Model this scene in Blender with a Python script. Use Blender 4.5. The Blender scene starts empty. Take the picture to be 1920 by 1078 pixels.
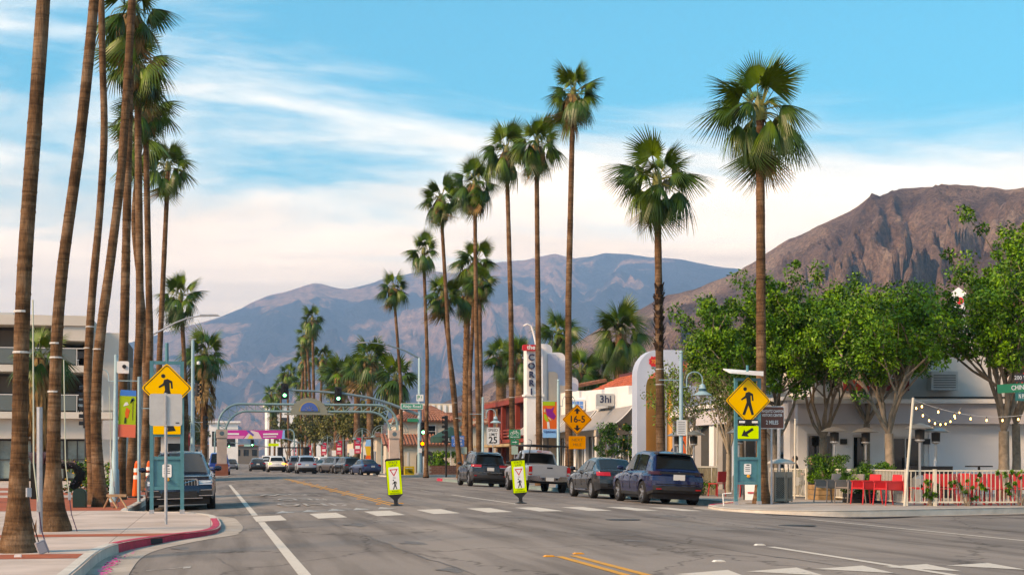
import bpy, bmesh, math, random
import numpy as np
from mathutils import Vector, Matrix, noise as mnoise
from mathutils.geometry import tessellate_polygon

random.seed(7)
rng = np.random.default_rng(7)
PI = math.pi
SC = bpy.context.scene
COL = SC.collection
R = math.radians

# ------------------------------------------------------------------ camera
FOC = 2700                              # focal length in photograph pixels (1920 wide)
PSI = math.atan(565 / FOC)              # the view is turned right of the street axis (+Y)
EYE = 1.2
cam_d = bpy.data.cameras.new('camera')
cam_d.sensor_width = 36; cam_d.lens = 36 * FOC / 1920
cam_d.shift_y = 324 / 1920
cam_d.clip_start = 0.1; cam_d.clip_end = 60000
cam = bpy.data.objects.new('camera', cam_d); COL.objects.link(cam)
cam.location = (0, 0, EYE); cam.rotation_euler = (PI / 2, 0, -PSI)
SC.camera = cam

# ------------------------------------------------------------------ sky, sun, exposure
SUN_AZ, SUN_EL = R(248), R(34)         # azimuth clockwise from +Y: veiled sun to the left, behind the camera
world = bpy.data.worlds.new('World'); SC.world = world; world.use_nodes = True
wn = world.node_tree.nodes; wl = world.node_tree.links; wn.clear()
def nd(t, **k):
    n = wn.new(t)
    for a, b in k.items(): setattr(n, a, b)
    return n
def wmath(op, a, b=None, clamp=False):
    n = nd('ShaderNodeMath', operation=op, use_clamp=clamp)
    for i, v in enumerate((a, b)):
        if v is None: continue
        if isinstance(v, (int, float)): n.inputs[i].default_value = v
        else: wl.new(v, n.inputs[i])
    return n.outputs[0]
sky = nd('ShaderNodeTexSky', sky_type='NISHITA', sun_disc=False, sun_elevation=SUN_EL, sun_rotation=SUN_AZ,
         altitude=150, air_density=1.0, dust_density=0.6, ozone_density=3.0)
hs = nd('ShaderNodeHueSaturation'); hs.inputs['Saturation'].default_value = 5.5; hs.inputs['Value'].default_value = 0.62; hs.inputs['Hue'].default_value = 0.48
wl.new(sky.outputs[0], hs.inputs['Color'])
tc = nd('ShaderNodeTexCoord'); sp = nd('ShaderNodeSeparateXYZ'); wl.new(tc.outputs['Generated'], sp.inputs[0])
zc = wmath('MAXIMUM', sp.outputs[2], 0.0)
den = wmath('ADD', zc, 0.06)
cu = wmath('DIVIDE', sp.outputs[0], den); cv = wmath('DIVIDE', sp.outputs[1], den)
cb = nd('ShaderNodeCombineXYZ'); wl.new(cu, cb.inputs[0]); wl.new(cv, cb.inputs[1])
mp = nd('ShaderNodeMapping'); wl.new(cb.outputs[0], mp.inputs[0])
mp.inputs['Rotation'].default_value = (0, 0, R(14)); mp.inputs['Scale'].default_value = (0.8, 1.35, 1); mp.inputs['Location'].default_value = (3.1, 1.35, 0)
n1 = nd('ShaderNodeTexNoise'); n1.inputs['Scale'].default_value = 0.72; n1.inputs['Detail'].default_value = 9; n1.inputs['Roughness'].default_value = 0.58; n1.inputs['Distortion'].default_value = 0.6
wl.new(mp.outputs[0], n1.inputs['Vector'])
# the cloud deck is seen edge-on near the horizon, so it closes up there
low = nd('ShaderNodeMapRange', interpolation_type='SMOOTHSTEP'); wl.new(zc, low.inputs[0])
for i, v in ((1, 0.05), (2, 0.30), (3, 0.42), (4, -0.04)): low.inputs[i].default_value = v
cs = wmath('ADD', n1.outputs[0], low.outputs[0])
mask = nd('ShaderNodeMapRange', interpolation_type='SMOOTHSTEP'); wl.new(cs, mask.inputs[0])
for i, v in ((1, 0.45), (2, 0.80), (3, 0.0), (4, 1.0)): mask.inputs[i].default_value = v
ccol = nd('ShaderNodeValToRGB'); wl.new(zc, ccol.inputs[0])
e = ccol.color_ramp.elements
e[0].position = 0.03; e[0].color = (1.0, 0.82, 0.62, 1); e[1].position = 0.19; e[1].color = (0.97, 0.95, 0.95, 1)
cgain = nd('ShaderNodeMix', data_type='RGBA', blend_type='MULTIPLY'); cgain.inputs[0].default_value = 1
n2 = nd('ShaderNodeTexNoise'); n2.inputs['Scale'].default_value = 1.1; n2.inputs['Detail'].default_value = 8; n2.inputs['Roughness'].default_value = 0.6; n2.inputs['Distortion'].default_value = 0.5
wl.new(mp.outputs[0], n2.inputs['Vector'])
cshade = nd('ShaderNodeMapRange'); wl.new(n2.outputs[0], cshade.inputs[0])
for i, v in ((1, 0.35), (2, 0.62), (3, 4.0), (4, 5.3)): cshade.inputs[i].default_value = v
wl.new(ccol.outputs[0], cgain.inputs[6]); wl.new(cshade.outputs[0], cgain.inputs[7])
mx = nd('ShaderNodeMix', data_type='RGBA'); wl.new(mask.outputs[0], mx.inputs[0]); wl.new(hs.outputs[0], mx.inputs[6]); wl.new(cgain.outputs[2], mx.inputs[7])
bg = nd('ShaderNodeBackground'); bg.inputs['Strength'].default_value = 0.12; wl.new(mx.outputs[2], bg.inputs['Color'])
wo = nd('ShaderNodeOutputWorld'); wl.new(bg.outputs[0], wo.inputs['Surface'])

sun_d = bpy.data.lights.new('sun', 'SUN'); sun_d.energy = 1.5; sun_d.angle = R(16); sun_d.color = (1.0, 0.80, 0.62)
sun = bpy.data.objects.new('sun', sun_d); COL.objects.link(sun); sun.location = (300, 100, 400)
sdir = Vector((math.sin(SUN_AZ) * math.cos(SUN_EL), math.cos(SUN_AZ) * math.cos(SUN_EL), math.sin(SUN_EL)))
sun.rotation_euler = sdir.to_track_quat('Z', 'Y').to_euler()

SC.view_settings.view_transform = 'Standard'; SC.view_settings.look = 'None'
SC.view_settings.gamma = 1; SC.view_settings.use_curve_mapping = False
SC.view_settings.exposure = 2.25
SC.view_settings.use_white_balance = True; SC.view_settings.white_balance_temperature = 10200; SC.view_settings.white_balance_tint = 17
SC.cycles.use_denoising = True
SC.cycles.max_bounces = 5; SC.cycles.diffuse_bounces = 2; SC.cycles.glossy_bounces = 2; SC.cycles.transmission_bounces = 3
SC.cycles.transparent_max_bounces = 6; SC.cycles.volume_bounces = 0
SC.cycles.caustics_reflective = False; SC.cycles.caustics_refractive = False

# ------------------------------------------------------------------ materials
MATS = {}
def mat(name, col, rough=0.6, metal=0.0, var=0.0, scale=4.0, bump=0.0, bscale=None, emis=0.0, spec=0.5, coat=0.0, stretch=None, col2=None, trans=0.0, ior=1.45):
    if name in MATS: return MATS[name]
    m = bpy.data.materials.new(name); m.use_nodes = True
    nt = m.node_tree; b = nt.nodes['Principled BSDF']; L = nt.links
    c = (*col, 1) if len(col) == 3 else col
    b.inputs['Base Color'].default_value = c
    b.inputs['Roughness'].default_value = rough; b.inputs['Metallic'].default_value = metal
    b.inputs['Specular IOR Level'].default_value = spec
    if coat: b.inputs['Coat Weight'].default_value = coat * 0.6; b.inputs['Coat Roughness'].default_value = 0.04
    if trans: b.inputs['Transmission Weight'].default_value = trans
    b.inputs['IOR'].default_value = ior
    if emis: b.inputs['Emission Color'].default_value = c; b.inputs['Emission Strength'].default_value = emis
    if var or bump:
        t = nt.nodes.new('ShaderNodeTexCoord'); mpn = nt.nodes.new('ShaderNodeMapping'); L.new(t.outputs['Object'], mpn.inputs[0])
        if stretch: mpn.inputs['Scale'].default_value = stretch
        nz = nt.nodes.new('ShaderNodeTexNoise'); nz.inputs['Scale'].default_value = scale; nz.inputs['Detail'].default_value = 6; nz.inputs['Roughness'].default_value = 0.6
        L.new(mpn.outputs[0], nz.inputs['Vector'])
        if var:
            rp = nt.nodes.new('ShaderNodeValToRGB'); L.new(nz.outputs[0], rp.inputs[0])
            a = tuple(max(0, x * (1 - var)) for x in col[:3]); d = tuple(min(1, x * (1 + var)) for x in col[:3]) if col2 is None else col2
            rp.color_ramp.elements[0].position = 0.32; rp.color_ramp.elements[0].color = (*a, 1)
            rp.color_ramp.elements[1].position = 0.68; rp.color_ramp.elements[1].color = (*d, 1)
            L.new(rp.outputs[0], b.inputs['Base Color'])
        if bump:
            bp = nt.nodes.new('ShaderNodeBump'); bp.inputs['Strength'].default_value = bump; bp.inputs['Distance'].default_value = 0.02
            if bscale:
                n2 = nt.nodes.new('ShaderNodeTexNoise'); n2.inputs['Scale'].default_value = bscale; n2.inputs['Detail'].default_value = 4
                L.new(mpn.outputs[0], n2.inputs['Vector']); L.new(n2.outputs[0], bp.inputs['Height'])
            else: L.new(nz.outputs[0], bp.inputs['Height'])
            L.new(bp.outputs[0], b.inputs['Normal'])
    MATS[name] = m
    return m

# ------------------------------------------------------------------ mesh helpers
class MB:
    def __init__(s): s.v = []; s.f = []; s.m = []
    def add(s, vs, fs, mi=0):
        o = len(s.v); s.v.extend(tuple(map(float, p)) for p in vs)
        for q in fs: s.f.append(tuple(i + o for i in q)); s.m.append(mi)
        return s
    def box(s, c, d, rz=0.0, mi=0):
        x, y, z = (k / 2 for k in d); ca, sa = math.cos(rz), math.sin(rz); vs = []
        for sx, sy, sz in ((-1,-1,-1),(1,-1,-1),(1,1,-1),(-1,1,-1),(-1,-1,1),(1,-1,1),(1,1,1),(-1,1,1)):
            a, b = sx * x, sy * y
            vs.append((c[0] + a * ca - b * sa, c[1] + a * sa + b * ca, c[2] + sz * z))
        return s.add(vs, [(0,3,2,1),(4,5,6,7),(0,1,5,4),(1,2,6,5),(2,3,7,6),(3,0,4,7)], mi)
    def bb(s, x0, x1, y0, y1, z0, z1, mi=0):
        return s.box(((x0 + x1) / 2, (y0 + y1) / 2, (z0 + z1) / 2), (abs(x1 - x0), abs(y1 - y0), abs(z1 - z0)), 0, mi)
    def tube(s, pts, rad, n=8, mi=0, cap=True):
        pts = [Vector(p) for p in pts]
        if not hasattr(rad, '__len__'): rad = [rad] * len(pts)
        vs = []; fs = []; up = None
        for i, p in enumerate(pts):
            t = (pts[min(i + 1, len(pts) - 1)] - pts[max(i - 1, 0)]).normalized()
            if up is None: up = Vector((1, 0, 0)) if abs(t.x) < 0.8 else Vector((0, 1, 0))
            a = (up - t * up.dot(t)).normalized(); b = t.cross(a); up = a
            for k in range(n):
                an = 2 * PI * k / n; vs.append(p + (a * math.cos(an) + b * math.sin(an)) * rad[i])
        for i in range(len(pts) - 1):
            for k in range(n):
                k2 = (k + 1) % n; fs.append((i * n + k, i * n + k2, (i + 1) * n + k2, (i + 1) * n + k))
        if cap:
            fs.append(tuple(range(n - 1, -1, -1))); o = (len(pts) - 1) * n; fs.append(tuple(o + k for k in range(n)))
        return s.add(vs, fs, mi)
    def lathe(s, prof, n=16, c=(0, 0, 0), mi=0, axis='z'):
        vs = []; fs = []
        for r, z in prof:
            for k in range(n):
                a = 2 * PI * k / n; x, y = r * math.cos(a), r * math.sin(a)
                p = (x, y, z) if axis == 'z' else ((z, x, y) if axis == 'x' else (x, z, y))
                vs.append((p[0] + c[0], p[1] + c[1], p[2] + c[2]))
        for i in range(len(prof) - 1):
            for k in range(n):
                k2 = (k + 1) % n; q = (i * n + k, i * n + k2, (i + 1) * n + k2, (i + 1) * n + k)
                fs.append(q if axis != 'y' else q[::-1])
        return s.add(vs, fs, mi)
    def prism(s, poly, d0, d1, plane='xz', mi=0):
        """poly of (a, b) pairs; plane xz is extruded along y (d0 = the -y face), xy along z, yz along x"""
        n = len(poly)
        def pt(a, b, d): return {'xz': (a, d, b), 'xy': (a, b, d), 'yz': (d, a, b)}[plane]
        ar = sum(poly[i][0] * poly[(i + 1) % n][1] - poly[(i + 1) % n][0] * poly[i][1] for i in range(n))
        if (ar < 0) != (plane == 'xy' or plane == 'yz') and plane == 'xz': poly = poly[::-1] if ar < 0 else poly
        elif ar < 0: poly = poly[::-1]
        vs = [pt(a, b, d0) for a, b in poly] + [pt(a, b, d1) for a, b in poly]
        f0 = tuple(range(n)); f1 = tuple(range(2 * n - 1, n - 1, -1))
        fs = [f0, f1] + [(i, i + n, (i + 1) % n + n, (i + 1) % n) for i in range(n)]
        if plane in ('xy', 'yz'): fs = [q[::-1] for q in fs]
        return s.add(vs, fs, mi)
    def grid(s, P, mi=0, flip=False):
        """P[i][j] grid of points"""
        n, m = len(P), len(P[0]); vs = [p for r in P for p in r]; fs = []
        for i in range(n - 1):
            for j in range(m - 1):
                q = (i * m + j, i * m + j + 1, (i + 1) * m + j + 1, (i + 1) * m + j); fs.append(q[::-1] if flip else q)
        return s.add(vs, fs, mi)
    def mesh(s, name, mats, smooth=False, ang=35):
        me = bpy.data.meshes.new(name); me.from_pydata(s.v, [], s.f)
        for m in (mats if isinstance(mats, (list, tuple)) else [mats]): me.materials.append(m)
        if any(s.m): me.polygons.foreach_set('material_index', s.m)
        if smooth:
            me.polygons.foreach_set('use_smooth', [True] * len(me.polygons))
            if ang < 180: me.set_sharp_from_angle(angle=R(ang))
        me.update(); return me
    def build(s, name, mats, parent=None, loc=(0, 0, 0), rz=0.0, smooth=False, ang=35):
        return obj(name, s.mesh(name, mats, smooth, ang), parent, loc, rz)

def obj(name, data, parent=None, loc=(0, 0, 0), rz=0.0):
    o = bpy.data.objects.new(name, data); COL.objects.link(o)
    o.location = loc
    o.rotation_euler = rz if hasattr(rz, '__len__') else (0, 0, rz)
    if parent is not None: o.parent = parent
    return o
def tag(o, label, cat, group=None):
    o['label'] = label; o['category'] = cat
    if group: o['group'] = group
    return o
def thing(name, label, cat, loc=(0, 0, 0), rz=0.0, group=None, raw=False):
    if not raw: loc = (*stretch_xy(loc[0], loc[1]), loc[2])
    return tag(obj(name, None, None, loc, rz), label, cat, group)
def struct(o): o['kind'] = 'structure'; return o
def copy_tree(o, parent=None):
    c = o.copy(); COL.objects.link(c); c.parent = parent
    for ch in list(o.children): copy_tree(ch, c)
    return c
def txt(s, size, m, parent, loc, rot=(PI / 2, 0, 0), xs=1.0, name='lettering', ext=0.001, al='CENTER', bold=0.0):
    cu = bpy.data.curves.new(name, 'FONT'); cu.body = s; cu.size = size; cu.align_x = al; cu.align_y = 'CENTER'
    cu.extrude = ext; cu.offset = bold; cu.materials.append(m); cu.resolution_u = 3
    tmp = bpy.data.objects.new(name, cu); COL.objects.link(tmp)
    me = bpy.data.meshes.new_from_object(tmp); bpy.data.objects.remove(tmp); bpy.data.curves.remove(cu)
    if not me.materials: me.materials.append(m)
    o = obj(name, me, parent, loc); o.rotation_euler = rot; o.scale = (xs, 1, 1); return o
def circ(cx, cz, r, n=20, a0=0.0, a1=2 * PI):
    k = n if abs(a1 - a0) >= 2 * PI - 1e-6 else n + 1
    return [(cx + r * math.cos(a0 + (a1 - a0) * i / n), cz + r * math.sin(a0 + (a1 - a0) * i / n)) for i in range(k)]
def rrect(cx, cz, w, h, r, n=4):
    o = []
    for sx, sz, a in ((1, 1, 0), (-1, 1, PI / 2), (-1, -1, PI), (1, -1, 1.5 * PI)):
        for i in range(n + 1):
            t = a + PI / 2 * i / n; o.append((cx + sx * (w / 2 - r) + r * math.cos(t), cz + sz * (h / 2 - r) + r * math.sin(t)))
    return o
def interp(tab, x):
    return float(np.interp(x, [t[0] for t in tab], [t[1] for t in tab]))

def stretch_xy(x, y):
    """positions taken from image pixels -> metres across (X) and along (Y) the street"""
    return (1.038 * x, 1.626 * y + 0.357 * x)  # stretched and sheared about the camera to suit the longer focal length
def zroad(x): return -0.00278 * (min(max(x, -2.3), 15.36) - 6.75) ** 2      # crowned carriageway
def zr(x): return zroad(1.038 * x)
WALK = -0.04

# plain materials used in many places
white_p = mat('white_paint', (0.78, 0.77, 0.74), 0.55, var=0.05, scale=2)
black_p = mat('black_plastic', (0.015, 0.015, 0.016), 0.45)
teal_p = mat('teal_paint', (0.045, 0.20, 0.24), 0.45, var=0.12, scale=6)
pale_blue = mat('pale_blue_steel', (0.30, 0.47, 0.52), 0.45, var=0.08, scale=5)
galv = mat('galvanised_steel', (0.42, 0.44, 0.46), 0.45, 0.6, var=0.12, scale=12)
alu = mat('sheet_aluminium', (0.52, 0.53, 0.52), 0.5, 0.35, var=0.06, scale=8)
amber_p = mat('amber_sign_sheeting', (0.92, 0.31, 0.0), 0.4, spec=0.4)
yel_p = mat('yellow_sign_sheeting', (0.95, 0.50, 0.0), 0.4, spec=0.4)
lime_p = mat('lime_sign_sheeting', (0.62, 0.85, 0.0), 0.4, spec=0.4)
sign_black = mat('sign_black', (0.012, 0.012, 0.012), 0.5)
sign_white = mat('sign_white', (0.80, 0.80, 0.78), 0.45)
sign_green = mat('sign_green', (0.0, 0.24, 0.12), 0.45)
sign_red = mat('sign_red', (0.62, 0.02, 0.03), 0.45)
sign_blue = mat('sign_blue', (0.035, 0.19, 0.62), 0.45)
sign_brown = mat('sign_brown', (0.16, 0.055, 0.04), 0.5)
glass_dark = mat('dark_glass', (0.012, 0.016, 0.018), 0.04, spec=0.7)
stucco = mat('white_stucco', (0.78, 0.77, 0.75), 0.85, var=0.06, scale=0.8, bump=0.25, bscale=60)
# ================================================================== SETTING
# ------------------------------------------------------------------ ground
def ground_material():
    m = bpy.data.materials.new('desert_ground'); m.use_nodes = True; nt = m.node_tree; L = nt.links; b = nt.nodes['Principled BSDF']
    g = nt.nodes.new('ShaderNodeNewGeometry'); nz = nt.nodes.new('ShaderNodeTexNoise'); nz.inputs['Scale'].default_value = 0.02; nz.inputs['Detail'].default_value = 8
    L.new(g.outputs['Position'], nz.inputs['Vector']); rp = nt.nodes.new('ShaderNodeValToRGB'); L.new(nz.outputs[0], rp.inputs[0])
    rp.color_ramp.elements[0].position = 0.35; rp.color_ramp.elements[0].color = (0.10, 0.09, 0.06, 1); rp.color_ramp.elements[1].position = 0.65; rp.color_ramp.elements[1].color = (0.26, 0.21, 0.16, 1)
    L.new(rp.outputs[0], b.inputs['Base Color']); b.inputs['Roughness'].default_value = 0.95
    return m
struct(MB().add([(-14000, -14000, -0.45), (14000, -14000, -0.45), (14000, 14000, -0.45), (-14000, 14000, -0.45)], [(0, 1, 2, 3)]).build('ground', ground_material()))

def asphalt_material():
    m = bpy.data.materials.new('worn_asphalt'); m.use_nodes = True; nt = m.node_tree; L = nt.links; b = nt.nodes['Principled BSDF']
    N = nt.nodes.new
    g = N('ShaderNodeNewGeometry')
    def noise(scale, det=6, st=(1, 1, 1), rough=0.6, dist=0.0):
        mp_ = N('ShaderNodeMapping'); mp_.inputs['Scale'].default_value = st; L.new(g.outputs['Position'], mp_.inputs[0])
        n = N('ShaderNodeTexNoise'); n.inputs['Scale'].default_value = scale; n.inputs['Detail'].default_value = det; n.inputs['Roughness'].default_value = rough; n.inputs['Distortion'].default_value = dist
        L.new(mp_.outputs[0], n.inputs['Vector']); return n.outputs[0]
    def ramp(src, stops):
        r = N('ShaderNodeValToRGB'); L.new(src, r.inputs[0]); el = r.color_ramp.elements
        while len(el) < len(stops): el.new(0.5)
        for e_, (p, c) in zip(el, stops): e_.position = p; e_.color = (*c, 1) if len(c) == 3 else c
        return r.outputs[0]
    def mul(a, b_, f=1.0):
        x = N('ShaderNodeMix'); x.data_type = 'RGBA'; x.blend_type = 'MULTIPLY'; x.inputs[0].default_value = f; L.new(a, x.inputs[6]); L.new(b_, x.inputs[7]); return x.outputs[2]
    base = ramp(noise(0.35, 7, (1, 0.35, 1)), [(0.30, (0.185, 0.158, 0.138)), (0.55, (0.255, 0.219, 0.191)), (0.75, (0.30, 0.258, 0.224))])
    grain = ramp(noise(55, 3), [(0.3, (0.72, 0.72, 0.72)), (0.7, (1.2, 1.2, 1.2))])
    streak = ramp(noise(1.1, 5, (1.6, 0.10, 1), 0.55), [(0.36, (0.55, 0.53, 0.52)), (0.54, (1, 1, 1))])      # oil and tyre bands along the lanes
    patch = ramp(noise(0.16, 2, (1, 0.6, 1), 0.4, 1.2), [(0.50, (1, 1, 1)), (0.515, (0.84, 0.85, 0.87))])
    c = mul(mul(mul(base, grain, 0.55), streak, 0.75), patch, 0.8)
    # crack network
    vor = N('ShaderNodeTexVoronoi'); vor.feature = 'DISTANCE_TO_EDGE'; vor.inputs['Scale'].default_value = 0.33
    mp_ = N('ShaderNodeMapping'); L.new(g.outputs['Position'], mp_.inputs[0]); mp_.inputs['Scale'].default_value = (1, 0.55, 1)
    wob = N('ShaderNodeTexNoise'); wob.inputs['Scale'].default_value = 2.2; wob.inputs['Detail'].default_value = 5; L.new(g.outputs['Position'], wob.inputs['Vector'])
    ad = N('ShaderNodeMix'); ad.data_type = 'RGBA'; ad.blend_type = 'ADD'; ad.inputs[0].default_value = 0.55; L.new(mp_.outputs[0], ad.inputs[6]); L.new(wob.outputs['Color'], ad.inputs[7]); L.new(ad.outputs[2], vor.inputs['Vector'])
    crack = ramp(vor.outputs['Distance'], [(0.0, (0.30, 0.29, 0.28)), (0.010, (1, 1, 1))])
    c = mul(c, crack, 0.75)
    L.new(c, b.inputs['Base Color']); b.inputs['Roughness'].default_value = 0.88; b.inputs['Specular IOR Level'].default_value = 0.25
    bp = N('ShaderNodeBump'); bp.inputs['Strength'].default_value = 0.35; bp.inputs['Distance'].default_value = 0.01; L.new(noise(90, 2), bp.inputs['Height']); L.new(bp.outputs[0], b.inputs['Normal'])
    return m
ASPH = asphalt_material()
xs_r = [-2.28 + 17.64 * i / 24 for i in range(25)]
ys_r = [-14, 0, 10, 20, 30, 40, 55, 70, 95, 130, 180, 260, 420, 700, 1200]
road = struct(MB().grid([[(x, y, zroad(x)) for x in xs_r] for y in ys_r]).build('road', ASPH, smooth=True, ang=180))
struct(MB().grid([[(x, y, -0.215) for x in (15.355, 20, 40, 140)] for y in (-14, 0, 15, 38)]).build('side_road', ASPH))
struct(MB().grid([[(x, y, -0.216) for x in (15.355, 20, 40, 140)] for y in (101.0, 127.0)]).build('side_road', ASPH))
struct(MB().grid([[(x, y, -0.24) for x in (-140, -40, -2.275)] for y in (90.0, 121.0)]).build('side_road', ASPH))

# ------------------------------------------------------------------ pavements with kerbs
def concrete(name, col, js=1.5):
    m = mat(name, col, 0.88, var=0.13, scale=0.9, bump=0.15, bscale=50)
    nt = m.node_tree; L = nt.links; b = nt.nodes['Principled BSDF']
    src = b.inputs['Base Color'].links[0].from_socket
    g = nt.nodes.new('ShaderNodeNewGeometry'); br = nt.nodes.new('ShaderNodeTexBrick'); br.offset = 0
    br.inputs['Scale'].default_value = 1.0 / js; br.inputs['Brick Width'].default_value = 1.0; br.inputs['Row Height'].default_value = 1.0; br.inputs['Mortar Size'].default_value = 0.006
    br.inputs['Color1'].default_value = (1, 1, 1, 1); br.inputs['Color2'].default_value = (0.94, 0.94, 0.94, 1); br.inputs['Mortar'].default_value = (0.5, 0.48, 0.46, 1)
    L.new(g.outputs['Position'], br.inputs['Vector'])
    st = nt.nodes.new('ShaderNodeTexNoise'); st.inputs['Scale'].default_value = 0.6; st.inputs['Detail'].default_value = 7; L.new(g.outputs['Position'], st.inputs['Vector'])
    rs = nt.nodes.new('ShaderNodeValToRGB'); rs.color_ramp.elements[0].position = 0.38; rs.color_ramp.elements[0].color = (0.78, 0.76, 0.74, 1); rs.color_ramp.elements[1].position = 0.55; rs.color_ramp.elements[1].color = (1, 1, 1, 1); L.new(st.outputs[0], rs.inputs[0])
    x = nt.nodes.new('ShaderNodeMix'); x.data_type = 'RGBA'; x.blend_type = 'MULTIPLY'; x.inputs[0].default_value = 1; L.new(src, x.inputs[6]); L.new(br.outputs[0], x.inputs[7])
    y = nt.nodes.new('ShaderNodeMix'); y.data_type = 'RGBA'; y.blend_type = 'MULTIPLY'; y.inputs[0].default_value = 0.8; L.new(x.outputs[2], y.inputs[6]); L.new(rs.outputs[0], y.inputs[7])
    L.new(y.outputs[2], b.inputs['Base Color']); return m
conc_l = concrete('pinkish_concrete', (0.52, 0.42, 0.36))
conc_r = concrete('grey_concrete', (0.41, 0.36, 0.315))
kerb_m = mat('kerb_concrete', (0.52, 0.48, 0.42), 0.85, var=0.15, scale=2.5, bump=0.3, bscale=30)
kerb_red = mat('kerb_red_paint', (0.52, 0.02, 0.06), 0.6, var=0.22, scale=5, bump=0.2, bscale=30)
kerb_green = mat('kerb_green_paint', (0.20, 0.27, 0.25), 0.7, var=0.2, scale=4)
gutter_m = mat('gutter_concrete', (0.36, 0.31, 0.26), 0.9, var=0.2, scale=1.4, bump=0.2, bscale=40)
paver_m = mat('terracotta_pavers', (0.36, 0.085, 0.035), 0.85, var=0.22, scale=3.5, bump=0.3, bscale=25)

def smooth_line(pts, n=5):
    """Catmull-Rom through the points"""
    P = [Vector((*p, 0)) for p in pts]; out = []
    for i in range(len(P) - 1):
        a, b, c, d = P[max(i - 1, 0)], P[i], P[i + 1], P[min(i + 2, len(P) - 1)]
        for k in range(n):
            t = k / n; q = 0.5 * ((2 * b) + (c - a) * t + (2 * a - 5 * b + 4 * c - d) * t * t + (3 * b - a - 3 * c + d) * t ** 3); out.append((q.x, q.y))
    out.append((P[-1].x, P[-1].y)); return out
def kerb(line, m_at, side, name='kerb', w=0.16, parent=None):
    """line runs along the road edge; side = +1 if the pavement lies to the left of the direction of travel"""
    runs = []; cur = None
    for i in range(len(line) - 1):
        mm = m_at((line[i][0] + line[i + 1][0]) / 2, (line[i][1] + line[i + 1][1]) / 2)
        if cur is None or cur[0] is not mm: cur = [mm, [line[i]]]; runs.append(cur)
        cur[1].append(line[i + 1])
    for mm, pts in runs:
        P = []; pts = [stretch_xy(*p) for p in pts]
        for i, p in enumerate(pts):
            a = pts[max(i - 1, 0)]; b = pts[min(i + 1, len(pts) - 1)]
            t = Vector((b[0] - a[0], b[1] - a[1])).normalized(); nn = Vector((-t.y, t.x)) * side
            z0 = zroad(p[0]) - 0.12; z1 = WALK + 0.008
            P.append([(p[0], p[1], z0), (p[0] + nn.x * 0.012, p[1] + nn.y * 0.012, z1 - 0.025), (p[0] + nn.x * 0.035, p[1] + nn.y * 0.035, z1), (p[0] + nn.x * w, p[1] + nn.y * w, z1), (p[0] + nn.x * w, p[1] + nn.y * w, z0)])
        o = MB().grid(P, flip=(side > 0)).build(name, mm, parent, smooth=True)
        if parent is None: struct(o)
def walk_sheet(poly, name, m, z=WALK):
    pts = [Vector((*stretch_xy(x, y), z)) for x, y in poly]; pts = [p for i, p in enumerate(pts) if (p - pts[i - 1]).length > 0.02]
    tri = tessellate_polygon([pts]); me = bpy.data.meshes.new(name)
    me.from_pydata(pts, [], [t if (pts[t[1]] - pts[t[0]]).cross(pts[t[2]] - pts[t[0]]).z > 0 else t[::-1] for t in tri])
    me.materials.append(m); return struct(obj(name, me))

LK = [(-1.42, -14), (-1.42, 6), (-1.42, 11)] + smooth_line([(-1.42, 11), (-1.42, 13.0), (-1.22, 14.2), (-0.62, 15.3), (0.0, 16.1), (0.18, 17.2), (0.16, 19.0), (0.05, 20.6), (-0.5, 21.8), (-1.5, 22.5), (-1.95, 23.2), (-1.95, 26)]) + [(-1.95, 56)] + smooth_line([(-1.95, 56), (-2.0, 60), (-3.2, 62.8), (-6, 63.5)]) + [(-60, 63.5)]
walk_sheet(LK + [(-60, -14)], 'pavement', conc_l)
def lk_mat(x, y): return kerb_red if (13.9 < y < 19.5 and x > -1.42) else kerb_m
kerb(LK, lk_mat, 1)
LK2 = [(-60, 72.5), (-6, 72.5)] + smooth_line([(-6, 72.5), (-2.5, 72.2), (-0.2, 70.6), (1.1, 70.8), (1.35, 72.5), (1.1, 75.0), (-0.6, 76.5), (-0.9, 79)]) + [(-0.9, 700)]
walk_sheet(LK2 + [(-60, 700)], 'pavement', conc_l)
kerb(LK2, lambda x, y: kerb_m, 1)
RK = [(90, 16.0), (40, 16.3), (22, 16.75)] + smooth_line([(22, 16.75), (18, 16.95), (16, 17.05), (14.3, 17.3), (13.2, 17.9), (12.65, 18.8), (12.75, 19.9), (13.3, 20.9), (14.3, 21.5), (14.75, 22.2), (14.78, 24)]) + [(14.78, 56)] + smooth_line([(14.78, 56), (14.8, 57.6), (15.6, 59.4), (17.5, 60.0), (20, 60)]) + [(90, 60)]
walk_sheet(RK, 'pavement', conc_r)
def rk_mat(x, y):
    if 17.5 < y < 22.5 and x < 14.6: return kerb_red if y > 20.6 else kerb_m
    if 38 < y < 52: return kerb_green
    if 52 < y < 59.3: return kerb_red
    return kerb_m
kerb(RK, rk_mat, -1)
RK2 = [(90, 71.2), (22, 71.2)] + smooth_line([(22, 71.2), (18, 71.0), (15.5, 70.2), (13.9, 70.4), (13.5, 72), (13.9, 74.5), (14.7, 76), (14.8, 79)]) + [(14.8, 700)]
walk_sheet(RK2 + [(90, 700)], 'pavement', conc_r)
kerb(RK2, lambda x, y: kerb_m, -1)

def strip(poly, z, name, m, parent=road, off=0.0):
    poly = [stretch_xy(*p) for p in poly]
    o = MB().add([(x, y, (zroad(x) if z is None else z) + off) for x, y in poly], [tuple(range(len(poly)))]).build(name, m, parent)
    if o.data.polygons[0].normal.z < 0: o.data.flip_normals()
    if parent is None: struct(o)
    return o
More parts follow.
